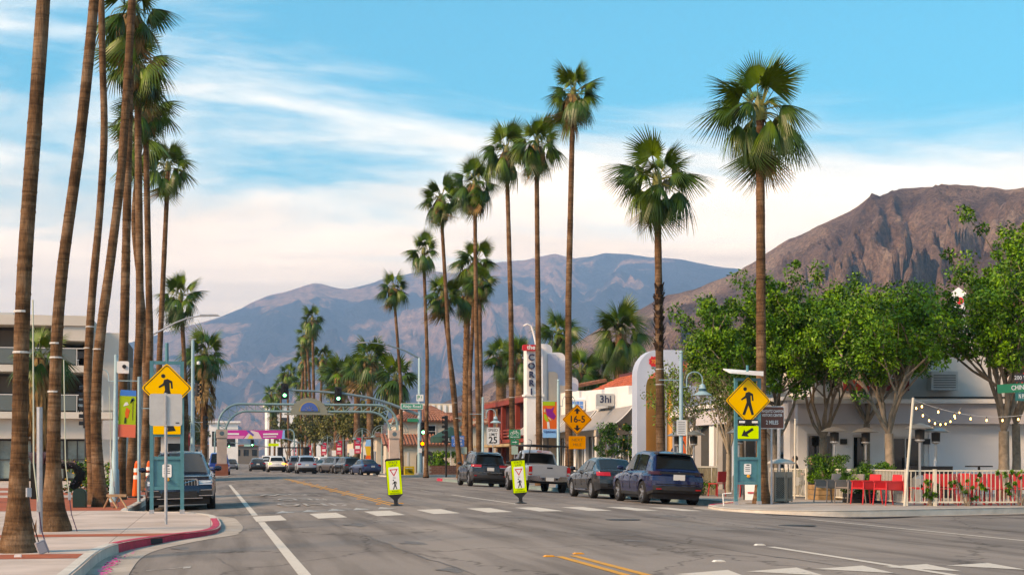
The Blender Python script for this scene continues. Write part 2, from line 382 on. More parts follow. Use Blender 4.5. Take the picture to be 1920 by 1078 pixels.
# gutters in pale concrete beside the kerbs
def gutter(line, side, w):
    P = []; wl_ = [w(p) if callable(w) else w for p in line]; line = [stretch_xy(*p) for p in line]
    for i, p in enumerate(line):
        a = line[max(i - 1, 0)]; b = line[min(i + 1, len(line) - 1)]
        t = Vector((b[0] - a[0], b[1] - a[1])).normalized(); nn = Vector((-t.y, t.x)) * side
        ww = wl_[i]
        P.append([(p[0] - nn.x * ww * k, p[1] - nn.y * ww * k, max(zroad(p[0] - nn.x * ww * k), -0.215 if p[0] > 14.95 else -9) + 0.006) for k in (-0.02, 0.35, 0.7, 1)])
    MB().grid(P, flip=(side > 0)).build('gutter', gutter_m, road, smooth=True)
gutter([p for p in LK if p[1] < 21.9 and p[0] > -1.6], 1, lambda p: 0.52 if p[1] < 16.2 else 0.42)
gutter([p for p in RK if p[0] < 21 and p[1] < 22.0][0:], -1, 0.42)
gutter([(14.78, 22.4), (14.78, 30), (14.78, 40), (14.78, 56)], -1, 0.4)
# dark fresh asphalt patches in the gutter at the right-hand corner
tar = mat('fresh_asphalt', (0.035, 0.034, 0.036), 0.8, var=0.25, scale=6, bump=0.3, bscale=80)
lens = smooth_line([(12.9, 17.75), (13.5, 17.32), (14.4, 17.02), (15.6, 16.86), (16.9, 16.82), (15.6, 16.62), (14.3, 16.66), (13.3, 17.0), (12.75, 17.5), (12.9, 17.75)], 4)[:-1]
lens = [stretch_xy(*p) for p in lens]
MB().add([(x, y, max(zroad(x), -0.215) + 0.012) for x, y in lens], [tuple(range(len(lens)))[::-1]]).build('asphalt_patch', tar, road)
MB().add([(*stretch_xy(x, y), -0.203) for x, y in ((18.6, 16.78), (24, 16.62), (24, 16.05), (20.5, 16.2))], [(0, 3, 2, 1)]).build('asphalt_patch', tar, road)
mh = mat('manhole_iron', (0.06, 0.055, 0.05), 0.6, 0.5, var=0.3, scale=30)
for x, y in (stretch_xy(10.6, 13.6), stretch_xy(7.9, 15.6)):
    MB().add([(x + 0.36 * math.cos(a * PI / 12), y + 0.36 * math.sin(a * PI / 12), zroad(x) + 0.008) for a in range(24)], [tuple(range(24))]).build('manhole_cover', mh, road)

# terracotta paver bands across the left pavement
def band(poly):
    poly = [(x, y - 0.22 * (x + 2.5)) for x, y in poly]      # square to the kerb
    strip(poly, WALK, 'paver_band', paver_m, None, 0.004)
band([(-9, 12.25), (-1.6, 12.25), (-1.6, 12.8), (-9, 12.8)])
band([(-9, 15.55), (-0.75, 15.55), (-0.4, 16.05), (-9, 16.05)])
band([(-14, 23.3), (-2.12, 23.3), (-2.12, 31.5), (-14, 31.5)])
band([(-14, 33.6), (-2.12, 33.6), (-2.12, 36.5), (-14, 36.5)])
band([(-14, 39), (-2.12, 39), (-2.12, 42.5), (-14, 42.5)])

# ------------------------------------------------------------------ road markings (worn thermoplastic)
def paint_material(name, col, wear=0.45):
    m = bpy.data.materials.new(name); m.use_nodes = True; nt = m.node_tree; L = nt.links; b = nt.nodes['Principled BSDF']
    g = nt.nodes.new('ShaderNodeNewGeometry'); nz = nt.nodes.new('ShaderNodeTexNoise'); nz.inputs['Scale'].default_value = 7; nz.inputs['Detail'].default_value = 8; nz.inputs['Roughness'].default_value = 0.75
    L.new(g.outputs['Position'], nz.inputs['Vector']); rp = nt.nodes.new('ShaderNodeValToRGB'); L.new(nz.outputs[0], rp.inputs[0])
    rp.color_ramp.elements[0].position = wear - 0.10; rp.color_ramp.elements[0].color = (0.20, 0.19, 0.175, 1); rp.color_ramp.elements[1].position = wear; rp.color_ramp.elements[1].color = (*col, 1)
    L.new(rp.outputs[0], b.inputs['Base Color']); b.inputs['Roughness'].default_value = 0.8; return m
pw = paint_material('road_paint_white', (0.54, 0.49, 0.42), 0.43); pwf = paint_material('road_paint_white_worn', (0.46, 0.43, 0.39), 0.52)
py_ = paint_material('road_paint_yellow', (0.60, 0.27, 0.03), 0.44)
MK = 0.005
def line(x0, y0, x1, y1, w, name, m, n=6):
    (x0, y0), (x1, y1) = stretch_xy(x0, y0), stretch_xy(x1, y1)
    d = Vector((x1 - x0, y1 - y0)).normalized(); nn = Vector((d.y, -d.x)) * w / 2
    P = [[(x0 + (x1 - x0) * i / n + s * nn.x, y0 + (y1 - y0) * i / n + s * nn.y, zroad(x0 + (x1 - x0) * i / n + s * nn.x) + MK) for s in (1, -1)] for i in range(n + 1)]
    o = MB().grid(P).build(name, m, road)
    if o.data.polygons[0].normal.z < 0: o.data.flip_normals()
line(1.0, -2, 1.0, 18.6, 0.14, 'lane_line', pw); line(0.98, 20.9, 0.95, 47.5, 0.14, 'lane_line', pw)
line(-1.9, 47.5, 0.88, 47.5, 0.14, 'lane_line', pwf)
for dx in (-0.10, 0.10):
    line(4.72 + dx, 22.9, 4.66 + dx, 59, 0.10, 'centre_line', py_)
    line(4.26 + dx, -2, 4.26 + dx, 10.0, 0.10, 'centre_line', py_)
line(8.0, 22.2, 8.0, 29.0, 0.12, 'lane_line', pw)
for y in (32.5, 38.5, 46, 54): line(8.0, y, 8.0, y + 1.2, 0.11, 'lane_line', pwf)
line(11.9, 22.6, 11.9, 34, 0.09, 'lane_line', pwf)
line(7.35, 10.0, 7.33, 2.0, 0.13, 'lane_line', pw)
line(12.55, 15.6, 12.45, 4.0, 0.14, 'lane_line', pw)
# zebra crossing
stripes = [(1.22 + 1.28 * i) for i in range(9)]
for i, x in enumerate(stripes):
    wd = 0.62
    P = [[(*stretch_xy(xx, yy), zr(xx) + MK) for xx in (x - wd / 2, x, x + wd / 2)] for yy in (18.75, 19.6, 20.5)]
    o = MB().grid(P).build('crosswalk_stripe', pw, road)
for i in range(5):    # yield triangles
    x = 5.0 + 0.83 * i; y = 7.75 - 0.1 * i
    strip([(x - 0.30, y + 0.36), (x + 0.30, y + 0.36), (x + 0.05, y - 0.36)] if False else [(x - 0.36, y + 0.22), (x + 0.36, y + 0.30), (x + 0.20, y - 0.34)], None, 'yield_triangle', pw, road, MK)
for i in range(5):
    x = 1.7 + 0.62 * i
    strip([(x - 0.24, 21.25), (x + 0.24, 21.25), (x, 22.2)], None, 'yield_triangle', pwf, road, MK)
for x0, y0, t in ((2.9, 31.5, 'SLOW'), (2.75, 27.8, 'PED'), (2.85, 24.4, 'XING')):   # lettering for the oncoming lane
    o = txt(t, 1.0, pwf, road, (*stretch_xy(x0, y0), zr(x0) + 0.014), (0, 0, PI), 1.0, 'road_lettering', 0.0); o.scale = (0.95, 3.0, 1)
for y in (9.7, 11.4): line(-0.75, y, -0.28, y + 0.02, 0.045, 'parking_tick', pwf); 
for y in (9.7, 11.4): line(-0.28, y - 0.08, -0.28, y + 0.1, 0.09, 'parking_tick', pwf)
for i in range(7): line(-0.3, 27 + 2.1 * i, 0.3, 27 + 2.1 * i, 0.06, 'parking_tick', pwf)
for x in [1.4 + 1.25 * i for i in range(10)]:       # far crossing at the junction
    line(x, 60.0, x + 0.7, 60.0, 0.3, 'crosswalk_stripe', pwf); line(x, 57.2, x + 0.9, 57.2, 0.2, 'crosswalk_stripe', pwf)
mk_y = mat('marker_orange', (0.75, 0.30, 0.02), 0.5); mk_w = mat('marker_white', (0.7, 0.68, 0.62), 0.5)
mk_me = {k: MB().prism([(-0.05, 0), (0.05, 0), (0.03, 0.018), (-0.03, 0.018)], -0.05, 0.05).mesh('pavement_marker', m) for k, m in (('y', mk_y), ('w', mk_w))}
for k, x, y in [('y', 4.05, 10.05), ('y', 4.5, 10.15), ('w', 7.35, 10.25), ('w', 5.7, 8.75)] + [('y', 4.72 + s * 0.32, 23.6 + 3.3 * i) for i in range(9) for s in (-1, 1)]:
    o = obj('pavement_marker', mk_me[k], road, (*stretch_xy(x, y), zr(x) + 0.001)); o.scale = (1.5, 1, 1)

# ------------------------------------------------------------------ mountains: two ranges of real terrain
def az_of(px): return math.atan((px - 960) / FOC) + PSI
def ridge_tab(pts): return [(az_of(px), (863 - py) / FOC * math.cos(math.atan((px - 960) / FOC))) for px, py in pts]   # tangent of the skyline's elevation
def mountain(name, tab, rr, r0, r1, az0, az1, na, nr, amp, seed, m, sharp):
    P = []
    for i in range(na + 1):
        az = az0 + (az1 - az0) * i / na; row = []
        ridge_r = rr(az); hz = interp(tab, az) * ridge_r
        for j in range(nr + 1):
            u = j / nr
            r = r0(az) + (ridge_r - r0(az)) * (u / 0.72) if u < 0.72 else ridge_r + (r1 - ridge_r) * (u - 0.72) / 0.28
            x, y = r * math.sin(az), r * math.cos(az)
            if u < 0.72:
                t = u / 0.72; h = hz * (0.30 * t + 0.70 * t ** 1.7); env = math.sin(PI * min(t, 1)) ** 0.8
            else:
                t = (u - 0.72) / 0.28; h = hz * (1 - 0.75 * t); env = 0.14 * min(1, 6 * t)
            v = Vector((x, y, seed * 100)) / sharp
            nz = mnoise.ridged_multi_fractal(v, 0.9, 2.1, 6, 1.0, 2.0) - 1.1
            n2 = mnoise.fractal(v * 3.1, 1.0, 2.0, 5)
            gul = mnoise.ridged_multi_fractal(Vector((az * 36 + 0.8 * n2, r / sharp * 0.55, seed)), 0.9, 2.0, 4, 1.0, 2.0) - 1.1
            h += amp * hz * env * (0.30 * nz + 0.34 * gul) + amp * 0.03 * hz * n2
            row.append((x, y, max(h, -0.6) if u > 0 else -1.0 if False else min(h, -0.6)))
        P.append(row)
    o = struct(MB().grid(P).build(name, m, smooth=True, ang=180))
    if sum(p.normal.z for p in o.data.polygons) < 0: o.data.flip_normals()
    return o
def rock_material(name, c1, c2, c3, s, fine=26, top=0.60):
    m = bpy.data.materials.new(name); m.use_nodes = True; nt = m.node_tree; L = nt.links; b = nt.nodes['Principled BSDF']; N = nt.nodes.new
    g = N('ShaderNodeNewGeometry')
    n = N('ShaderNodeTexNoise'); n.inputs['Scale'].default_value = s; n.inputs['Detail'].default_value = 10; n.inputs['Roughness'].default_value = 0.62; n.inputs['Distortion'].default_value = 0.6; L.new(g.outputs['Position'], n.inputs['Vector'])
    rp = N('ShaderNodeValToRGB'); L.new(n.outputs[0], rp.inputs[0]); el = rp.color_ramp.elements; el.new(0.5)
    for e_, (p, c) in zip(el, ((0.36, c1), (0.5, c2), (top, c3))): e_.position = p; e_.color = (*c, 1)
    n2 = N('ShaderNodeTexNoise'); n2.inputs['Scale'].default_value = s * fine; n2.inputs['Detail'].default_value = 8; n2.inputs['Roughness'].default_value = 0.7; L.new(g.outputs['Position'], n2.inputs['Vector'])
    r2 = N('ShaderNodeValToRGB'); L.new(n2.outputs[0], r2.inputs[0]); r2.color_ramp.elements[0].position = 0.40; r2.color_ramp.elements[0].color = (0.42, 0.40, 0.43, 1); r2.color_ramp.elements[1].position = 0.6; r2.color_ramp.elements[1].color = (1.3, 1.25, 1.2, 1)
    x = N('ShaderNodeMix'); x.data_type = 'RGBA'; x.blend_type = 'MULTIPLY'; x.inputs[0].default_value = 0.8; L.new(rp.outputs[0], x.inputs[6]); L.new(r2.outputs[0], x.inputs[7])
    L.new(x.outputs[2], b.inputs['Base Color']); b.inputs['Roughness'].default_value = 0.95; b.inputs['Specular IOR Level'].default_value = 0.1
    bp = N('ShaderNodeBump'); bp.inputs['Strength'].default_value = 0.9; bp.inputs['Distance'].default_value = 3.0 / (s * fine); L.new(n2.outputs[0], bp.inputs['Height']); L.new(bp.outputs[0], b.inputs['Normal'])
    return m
FAR = ridge_tab([(-700, 660), (0, 690), (150, 665), (230, 645), (280, 632), (305, 622), (345, 610), (410, 594), (450, 578), (500, 553), (545, 541), (590, 528), (620, 536), (645, 540), (690, 533), (720, 522), (790, 508), (850, 513), (900, 501), (940, 490), (985, 490), (1040, 472), (1080, 481), (1130, 474), (1180, 473), (1230, 479), (1290, 486), (1330, 493), (1365, 500), (1500, 520), (1900, 480), (2600, 460)])
NEAR = ridge_tab([(560, 840), (700, 800), (800, 765), (900, 724), (1000, 682), (1080, 642), (1150, 602), (1200, 578), (1250, 549), (1300, 541), (1362, 519), (1420, 488), (1480, 452), (1520, 430), (1560, 411), (1600, 388), (1628, 371), (1636, 366), (1646, 370), (1680, 357), (1740, 346), (1780, 342), (1850, 346), (1890, 351), (1920, 347), (2050, 330), (2300, 300), (2700, 200), (3600, -40), (6000, -600)])
rock_far = rock_material('far_rock_haze_sunlit', (0.055, 0.065, 0.08), (0.095, 0.095, 0.11), (0.74, 0.42, 0.27), 0.0012, 16, 0.555)  # haze blue and peach sunlit patches are painted into the far rock's colour
rock_near = rock_material('brown_rock', (0.115, 0.074, 0.062), (0.28, 0.175, 0.128), (0.43, 0.29, 0.21), 0.006, 34)
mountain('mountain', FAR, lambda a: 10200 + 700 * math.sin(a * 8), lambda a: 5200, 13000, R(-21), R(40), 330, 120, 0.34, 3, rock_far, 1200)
mountain('mountain', NEAR, lambda a: 2000 + 230 * math.sin(a * 5.3 + 0.5), lambda a: 850 + 120 * math.cos(a), 3200, R(3), R(75), 640, 170, 0.54, 11, rock_near, 330)

# ------------------------------------------------------------------ desert air
hv = bpy.data.materials.new('desert_air'); hv.use_nodes = True; nt = hv.node_tree; nt.nodes.clear()
pv = nt.nodes.new('ShaderNodeVolumePrincipled'); pv.inputs['Color'].default_value = (0.33, 0.62, 1.0, 1); pv.inputs['Density'].default_value = 1.2e-4; pv.inputs['Anisotropy'].default_value = 0.1
mo = nt.nodes.new('ShaderNodeOutputMaterial'); nt.links.new(pv.outputs[0], mo.inputs['Volume'])
hz = MB().bb(-14300, 14300, -14300, 14300, -2.6, 1640).build('haze', hv); hz['kind'] = 'stuff'; hz['label'] = 'pale desert haze between the street and the far mountains'
# ------------------------------------------------------------------ sealed cracks, seams and patches in the carriageway
seal = mat('crack_sealant', (.115, .10, .09), .7, var=.3, scale=9)
rs_ = random.Random(21)
def crack(pts, w, name='crack_seal', m=None, n=9):
    L_ = []
    for (x0, y0), (x1, y1) in zip(pts, pts[1:]):
        for i in range(n): L_.append((x0 + (x1 - x0) * i / n + rs_.uniform(-.035, .035), y0 + (y1 - y0) * i / n + rs_.uniform(-.05, .05)))
    P = []
    for i, p in enumerate(L_):
        a = L_[max(i - 1, 0)]; b = L_[min(i + 1, len(L_) - 1)]; t = Vector((b[0] - a[0], b[1] - a[1])).normalized(); ww = w * rs_.uniform(.15, .75)
        P.append([(p[0] + t.y * ww * s, p[1] - t.x * ww * s, zroad(p[0]) + .003) for s in (1, -1)])
    o = MB().grid(P).build(name, m or seal, road)
    if o.data.polygons[0].normal.z < 0: o.data.flip_normals()
crack([(2.3, 31.5), (2.5, 24), (2.7, 18), (2.9, 13.5), (2.85, 9)], .030); crack([(2.9, 13.5), (3.6, 14.6), (4.4, 14.2)], .018); crack([(3.3, 22), (4.2, 22.8), (5.6, 22.2), (7.0, 23.0)], .018)
crack([(6.4, 31), (6.5, 24), (6.9, 17), (7.2, 12)], .022); crack([(9.2, 33), (9.4, 26), (10.2, 19.5), (10.4, 15)], .024); crack([(7.4, 20.5), (8.6, 20.1), (9.8, 20.8), (11.2, 20.3)], .016)
crack([(5.0, 28), (5.9, 27.2), (7.0, 27.9)], .014); crack([(1.4, 27), (2.3, 26.4), (3.0, 27)], .014); crack([(8.8, 28), (10.1, 27.2), (11.8, 27.6)], .016); crack([(11.2, 33), (11.6, 27), (12.1, 23)], .016); crack([(3.4, 17.5), (4.4, 18.3), (5.5, 17.7), (6.5, 18.4)], .012); crack([(0.1, 20), (.5, 15), (.4, 11)], .014)
pm = mat('road_patch', (.19, .165, .145), .85, var=.22, scale=5, bump=.3, bscale=70)
def patch(x0, x1, y0, y1):
    n = 10; P = [[(x0 + (x1 - x0) * j / 4 + (rs_.uniform(-.05, .05) if j in (0, 4) else 0), y0 + (y1 - y0) * i / n, 0) for j in range(5)] for i in range(n + 1)]
    MB().grid([[(p[0], p[1], zroad(p[0]) + .0022) for p in r] for r in P]).build('road_patch', pm, road)
patch(8.3, 9.1, 23.8, 27.4); patch(5.5, 6.1, 36.2, 44); patch(9.9, 11.2, 36.6, 40.2); patch(2.2, 3.3, 45, 49)
oil = mat('oil_stain', (.13, .115, .105), .75, var=.35, scale=4)
for x, y, s in ((3.0, 21.5, .28), (2.8, 27.8, .34), (6.3, 29.6, .3), (9.9, 30.4, .35), (6.2, 20.8, .2), (2.7, 16.2, .22), (9.8, 24.4, .26), (13.9, 56, .5), (13.7, 67, .5), (-.4, 22.6, .22)):
    a0 = rs_.uniform(0, 6); MB().add([(x + s * (.7 + .3 * math.sin(3 * a + a0)) * math.cos(a), y + 2.2 * s * (.7 + .3 * math.sin(2 * a + a0)) * math.sin(a), zroad(x) + .0026) for a in [2 * PI * i / 18 for i in range(18)]], [tuple(range(18))]).build('oil_stain', oil, road)
# ================================================================== PALMS
def bark_material():
    m = bpy.data.materials.new('palm_bark'); m.use_nodes = True; nt = m.node_tree; L = nt.links; b = nt.nodes['Principled BSDF']; N = nt.nodes.new
    g = N('ShaderNodeNewGeometry')
    def nz(scale, st, det=6, rough=.6):
        mp_ = N('ShaderNodeMapping'); mp_.inputs['Scale'].default_value = st; L.new(g.outputs['Position'], mp_.inputs[0])
        n = N('ShaderNodeTexNoise'); n.inputs['Scale'].default_value = scale; n.inputs['Detail'].default_value = det; n.inputs['Roughness'].default_value = rough; L.new(mp_.outputs[0], n.inputs['Vector']); return n.outputs[0]
    def ramp(s, stops):
        r = N('ShaderNodeValToRGB'); L.new(s, r.inputs[0]); el = r.color_ramp.elements
        while len(el) < len(stops): el.new(.5)
        for e_, (p, c) in zip(el, stops): e_.position = p; e_.color = (*c, 1)
        return r.outputs[0]
    def mul(a, c, f):
        x = N('ShaderNodeMix'); x.data_type = 'RGBA'; x.blend_type = 'MULTIPLY'; x.inputs[0].default_value = f; L.new(a, x.inputs[6]); L.new(c, x.inputs[7]); return x.outputs[2]
    big = ramp(nz(1.7, (1, 1, 1.0), 7, .62), [(.34, (.085, .045, .024)), (.5, (.17, .092, .048)), (.66, (.27, .175, .11))])      # weathered grey-brown patches
    rings = ramp(nz(2.0, (.6, .6, 9), 4), [(.38, (.5, .48, .46)), (.52, (1, 1, 1)), (.7, (1.18, 1.15, 1.1))])
    fib = ramp(nz(38, (1, 1, .16), 4, .7), [(.35, (.55, .53, .5)), (.6, (1.1, 1.1, 1.1))])
    c = mul(mul(big, rings, .8), fib, .7); L.new(c, b.inputs['Base Color']); b.inputs['Roughness'].default_value = .92; b.inputs['Specular IOR Level'].default_value = .2
    bp = N('ShaderNodeBump'); bp.inputs['Strength'].default_value = .8; bp.inputs['Distance'].default_value = .03; ad = N('ShaderNodeMath'); ad.operation = 'ADD'; L.new(nz(2.0, (.6, .6, 9), 4), ad.inputs[0]); L.new(nz(38, (1, 1, .16), 4, .7), ad.inputs[1]); L.new(ad.outputs[0], bp.inputs['Height']); L.new(bp.outputs[0], b.inputs['Normal'])
    return m
trunk_m = bark_material()
boot_m = mat('palm_boots', (0.20, 0.105, 0.05), 0.9, var=0.45, scale=7, bump=0.6, bscale=14)
leaf_ms = [mat('palm_leaf', (0.036, 0.084, 0.005), 0.42, var=0.35, scale=1.6, spec=0.5), mat('palm_leaf_light', (0.085, 0.150, 0.006), 0.42, var=0.3, scale=1.6, spec=0.5)]
stalk_m = mat('palm_stalk', (0.16, 0.17, 0.04), 0.5, var=0.3, scale=4)
dead_m = mat('palm_dead_leaf', (0.24, 0.145, 0.055), 0.85, var=0.4, scale=3)
soil_m = mat('bare_soil', (.17, .11, .07), .95, var=.4, scale=14, bump=.5)
band_m = mat('palm_band', (0.62, 0.60, 0.56), 0.4, 0.3)

def frond_mesh(seed, droop, nleaf, petiole=0.70, blade=0.95, dead=False, mats=None):
    """one fan leaf: petiole along +X from the bud, then a folded fan of pointed leaflets whose tips hang"""
    rr = random.Random(seed); b = MB()
    pp = [(0, 0, 0)]
    for i in range(1, 5):
        t = i / 4; pp.append((petiole * t, 0, -droop * 0.16 * t * t))
    w = 0.022
    for i in range(4):
        p, q = pp[i], pp[i + 1]
        b.add([(p[0], -w, p[2]), (p[0], w, p[2]), (q[0], w * 0.8, q[2]), (q[0], -w * 0.8, q[2]), (p[0], 0, p[2] - 0.03), (q[0], 0, q[2] - 0.025)], [(0, 3, 2, 1), (0, 4, 5, 3), (1, 2, 5, 4)], 1)
    o = Vector(pp[-1]); slope = math.atan2(-droop * 0.32, petiole)
    span = R(112 if not dead else 60)
    for k in range(nleaf):
        u = (k + 0.5) / nleaf * 2 - 1; a = u * span
        ln = blade * (1.0 - 0.34 * abs(u) ** 1.6) * rr.uniform(0.88, 1.08)
        fold = 0.75 * abs(u) if not dead else 0.6
        n = 4; hw = blade * span / nleaf * 0.40
        P = []
        for i in range(n + 1):
            t = i / n; s = t * ln
            hang = (0.14 + 0.70 * droop) * blade * (t ** 2.2) * (0.55 + 0.75 * abs(u)) * rr.uniform(0.9, 1.1)
            f = o + Vector((math.cos(a) * s * math.cos(slope), math.sin(a) * s * (1 - fold * 0.42), math.cos(a) * s * math.sin(slope) - hang - fold * 0.38 * s))
            wd = hw * (0.35 + 1.9 * t) if t <= 0.5 else hw * 1.3 * (1 - t) / 0.5 + 0.003
            nn = Vector((-math.sin(a), math.cos(a), 0))
            P.append((f - nn * wd + Vector((0, 0, 0.012 * (1 - t))), f, f + nn * wd + Vector((0, 0, 0.012 * (1 - t)))))
        vs = []; fs = []
        for l, c, r in P: vs += [l, c, r]
        for i in range(n):
            j = i * 3; fs += [(j, j + 1, j + 4, j + 3), (j + 1, j + 2, j + 5, j + 4)]
        b.add(vs, fs, 0)
    return b.mesh('frond', mats or [leaf_ms[0], stalk_m])
FR = {}
def fronds_for(lod):
    if lod in FR: return FR[lod]
    nl = {0: 38, 1: 26, 2: 14}[lod]; d = {}
    for key, dr in (('up', 0.20), ('mid', 0.55), ('low', 0.95), ('hang', 1.25)):
        d[key] = [frond_mesh(11 * i + lod * 50 + int(dr * 100), dr * (0.9 + 0.1 * i), nl, mats=[leaf_ms[i % 2 if key != 'up' else 1], stalk_m]) for i in range(3)]
    d['dead'] = [frond_mesh(900 + i + lod, 1.2, max(9, nl // 2), dead=True, mats=[dead_m, dead_m]) for i in range(2)]
    FR[lod] = d; return d

def crown_core():
    b = MB(); b.lathe([(0.0, -0.25), (0.15, -0.2), (0.17, 0.0), (0.12, 0.22), (0.02, 0.42)], 8)
    for k in range(9):
        a = k * 2.4; b.tube([(0, 0, 0.1), (0.25 * math.cos(a), 0.25 * math.sin(a), 0.2), (0.6 * math.cos(a), 0.6 * math.sin(a), 0.0), (0.75 * math.cos(a), 0.75 * math.sin(a), -0.35)], [0.016, 0.014, 0.01, 0.004], 4)
    return b.mesh('crown', stalk_m)
CORE = crown_core()

def skirt_mesh(r, ln, seed, n=130):
    """thatch of dead fans hanging round the trunk below the crown"""
    b = MB(); rr = random.Random(seed)
    for i in range(n):
        a = rr.uniform(0, 2 * PI); z = -rr.uniform(0, ln * 0.75); l = rr.uniform(0.5, 1.0) * min(1.3, ln * 0.6)
        rad = r * rr.uniform(0.75, 1.08) * (1 - 0.45 * (-z / ln) ** 2) + 0.1
        c, s = math.cos(a), math.sin(a); tw = rr.uniform(-0.5, 0.5)
        for k in range(3):
            off = (k - 1) * 0.11 * rr.uniform(0.7, 1.3)
            p0 = Vector((c * rad * 0.55 - s * off * 0.3, s * rad * 0.55 + c * off * 0.3, z + 0.25)); p1 = Vector((c * rad - s * off, s * rad + c * off, z - l * 0.4)); p2 = Vector((c * rad * 0.95 - s * (off * 1.5 + tw * 0.2), s * rad * 0.95 + c * (off * 1.5 + tw * 0.2), z - l))
            w = Vector((-s, c, 0)) * 0.055
            b.add([p0 - w * 0.4, p0 + w * 0.4, p1 + w, p1 - w, p2], [(0, 1, 2, 3), (3, 2, 4)])
    return b.mesh('skirt', dead_m)

def palm(label, x, y, h, lean=(), r0=0.19, r1=0.10, size=1.0, lod=1, nf=30, skirt=0.0, skirt_r=0.55, flare=0.22, burnt=0, bands=(), seed=0, group=None, crown=True, base=WALK, boots=False, low=1.0):
    """lean: (height, dx, dy) offsets of the trunk's centre line"""
    rr = random.Random(seed * 31 + 5)
    t = thing('palm_tree', label, 'palm tree', (x, y, base), 0, group)
    off = [(0.0, 0, 0)] + list(lean) + ([] if lean and lean[-1][0] >= h else [(h, (lean[-1][1] if lean else rr.uniform(-.15, .15)), (lean[-1][2] if lean else 0))])
    zs = sorted(set([0, 0.08, 0.2, 0.4, 0.7, 1.1] + [1.1 + (h - 1.1) * i / 34 for i in range(35)]))
    pts = []; rad = []
    zt = [o[0] for o in off]
    def smooth(k, z):
        return sum(np.interp(min(max(z + d, 0), h), zt, [o[k] for o in off]) for d in (-0.8, -0.4, 0, 0.4, 0.8)) / 5 if z > 0.9 else np.interp(z, zt, [o[k] for o in off])
    for i, z in enumerate(zs):
        pts.append((smooth(1, z), smooth(2, z), z - (0.1 if i == 0 else 0)))
        r = r0 + (r1 - r0) * (z / h) ** 0.75 + flare * r0 * math.exp(-z / 0.45) * 2.0
        rad.append(r * (1 + rr.uniform(-0.035, 0.035)))
    tr = MB().tube(pts, rad, 12 if lod < 2 else 8).build('trunk', boot_m if boots else trunk_m, t, smooth=True, ang=60)
    if lod < 2:          # leaf-scar rings stand proud of the trunk
        b = MB(); zz = 1.2
        while zz < h - 0.4:
            k = np.interp(zz, zs, range(len(zs))); i = int(k); q = pts[i] if i + 1 >= len(pts) else [pts[i][j] + (pts[i + 1][j] - pts[i][j]) * (k - i) for j in range(3)]
            r = np.interp(zz, zs, rad); b.lathe([(r * 0.96, -0.03), (r * rr.uniform(1.02, 1.08), 0.0), (r * 0.96, 0.05)], 10, (q[0], q[1], zz)); zz += rr.uniform(0.25, 0.5)
        b.build('leaf_scars', trunk_m, tr, smooth=True)['kind'] = 'stuff'
    if lod < 2 and x < 20: MB().add([(r0 * 2.6 * math.cos(a) * (1 + .2 * math.sin(3 * a)), r0 * 2.6 * math.sin(a) * (1 + .2 * math.cos(2 * a)), .007) for a in [2 * PI * i / 20 for i in range(20)]], [tuple(range(20))]).build('soil', soil_m, t)
    for zz in bands:
        i = np.interp(zz, zs, range(len(zs))); q = pts[int(i)]; r = np.interp(zz, zs, rad)
        MB().lathe([(r * 1.0, -0.016), (r * 1.07, -0.013), (r * 1.07, 0.013), (r * 1.0, 0.016)], 12, (q[0], q[1], zz)).build('band', band_m, t)
    if boots or burnt:
        b = MB(); z0, z1 = (0.4, h) if boots else (burnt[0], burnt[1])
        for k in range(int((z1 - z0) * (26 if boots else 60))):
            z = rr.uniform(z0, z1); a = rr.uniform(0, 2 * PI); i = min(int(np.interp(z, zs, range(len(zs)))), len(pts) - 2); r = rad[i]; q = pts[i]; l = rr.uniform(0.12, 0.24)
            c, s = math.cos(a), math.sin(a); w = 0.06; o_ = rr.uniform(0.03, 0.13)
            b.add([(q[0] + c * r * 0.9 - s * w, q[1] + s * r * 0.9 + c * w, z), (q[0] + c * r * 0.9 + s * w, q[1] + s * r * 0.9 - c * w, z), (q[0] + c * (r + o_) + s * w * .5, q[1] + s * (r + o_) - c * w * .5, z + l), (q[0] + c * (r + o_) - s * w * .5, q[1] + s * (r + o_) + c * w * .5, z + l)], [(0, 1, 2, 3)])
        b.build('leaf_bases', boot_m if boots else mat('burnt_boots', (0.05, 0.028, 0.018), 0.95, var=0.4, scale=9), tr)['kind'] = 'stuff'
    if not crown: return t
    top = pts[-1]
    if skirt:
        obj('skirt', skirt_mesh(skirt_r, skirt, seed + 70, 110 if lod < 2 else 70), t, (top[0], top[1], h - 0.25))
    cr = obj('crown', CORE, t, (top[0], top[1], h)); size *= rr.uniform(.9, 1.1); cr.scale = (size, size, size * rr.uniform(.92, 1.1)); cr.rotation_euler = (rr.uniform(-.16, .16), rr.uniform(-.16, .16), rr.uniform(0, 6.28))
    F = fronds_for(lod); nf = int(nf * 0.86)
    for k in range(nf):
        u = (k + 0.5) / nf; az = k * 2.39996 + rr.uniform(-0.35, 0.35)
        if u < 0.22: key, tilt = 'up', R(84 - 150 * u + rr.uniform(-16, 12))
        elif u < 0.50: key, tilt = 'mid', R(50 - 140 * (u - 0.22) + rr.uniform(-22, 20))
        elif u < 0.80 * low + (1 - low) * 1.0: key, tilt = 'low', R(10 - 140 * (u - 0.5) + rr.uniform(-20, 20))
        else: key, tilt = 'hang', R(-38 - 110 * (u - 0.8) + rr.uniform(-10, 10))
        if u > 0.84 and rr.random() < 0.4: key, tilt = 'dead', R(-66 + rr.uniform(-14, 10))
        o = obj('frond', rr.choice(F[key]), cr, (0.05 * math.cos(az), 0.05 * math.sin(az), 0.14 - 0.25 * u))
        o.rotation_mode = 'XYZ'
        o.rotation_euler = (Matrix.Rotation(az, 4, 'Z') @ Matrix.Rotation(-tilt, 4, 'Y') @ Matrix.Rotation(rr.uniform(-0.35, 0.35), 4, 'X')).to_euler()
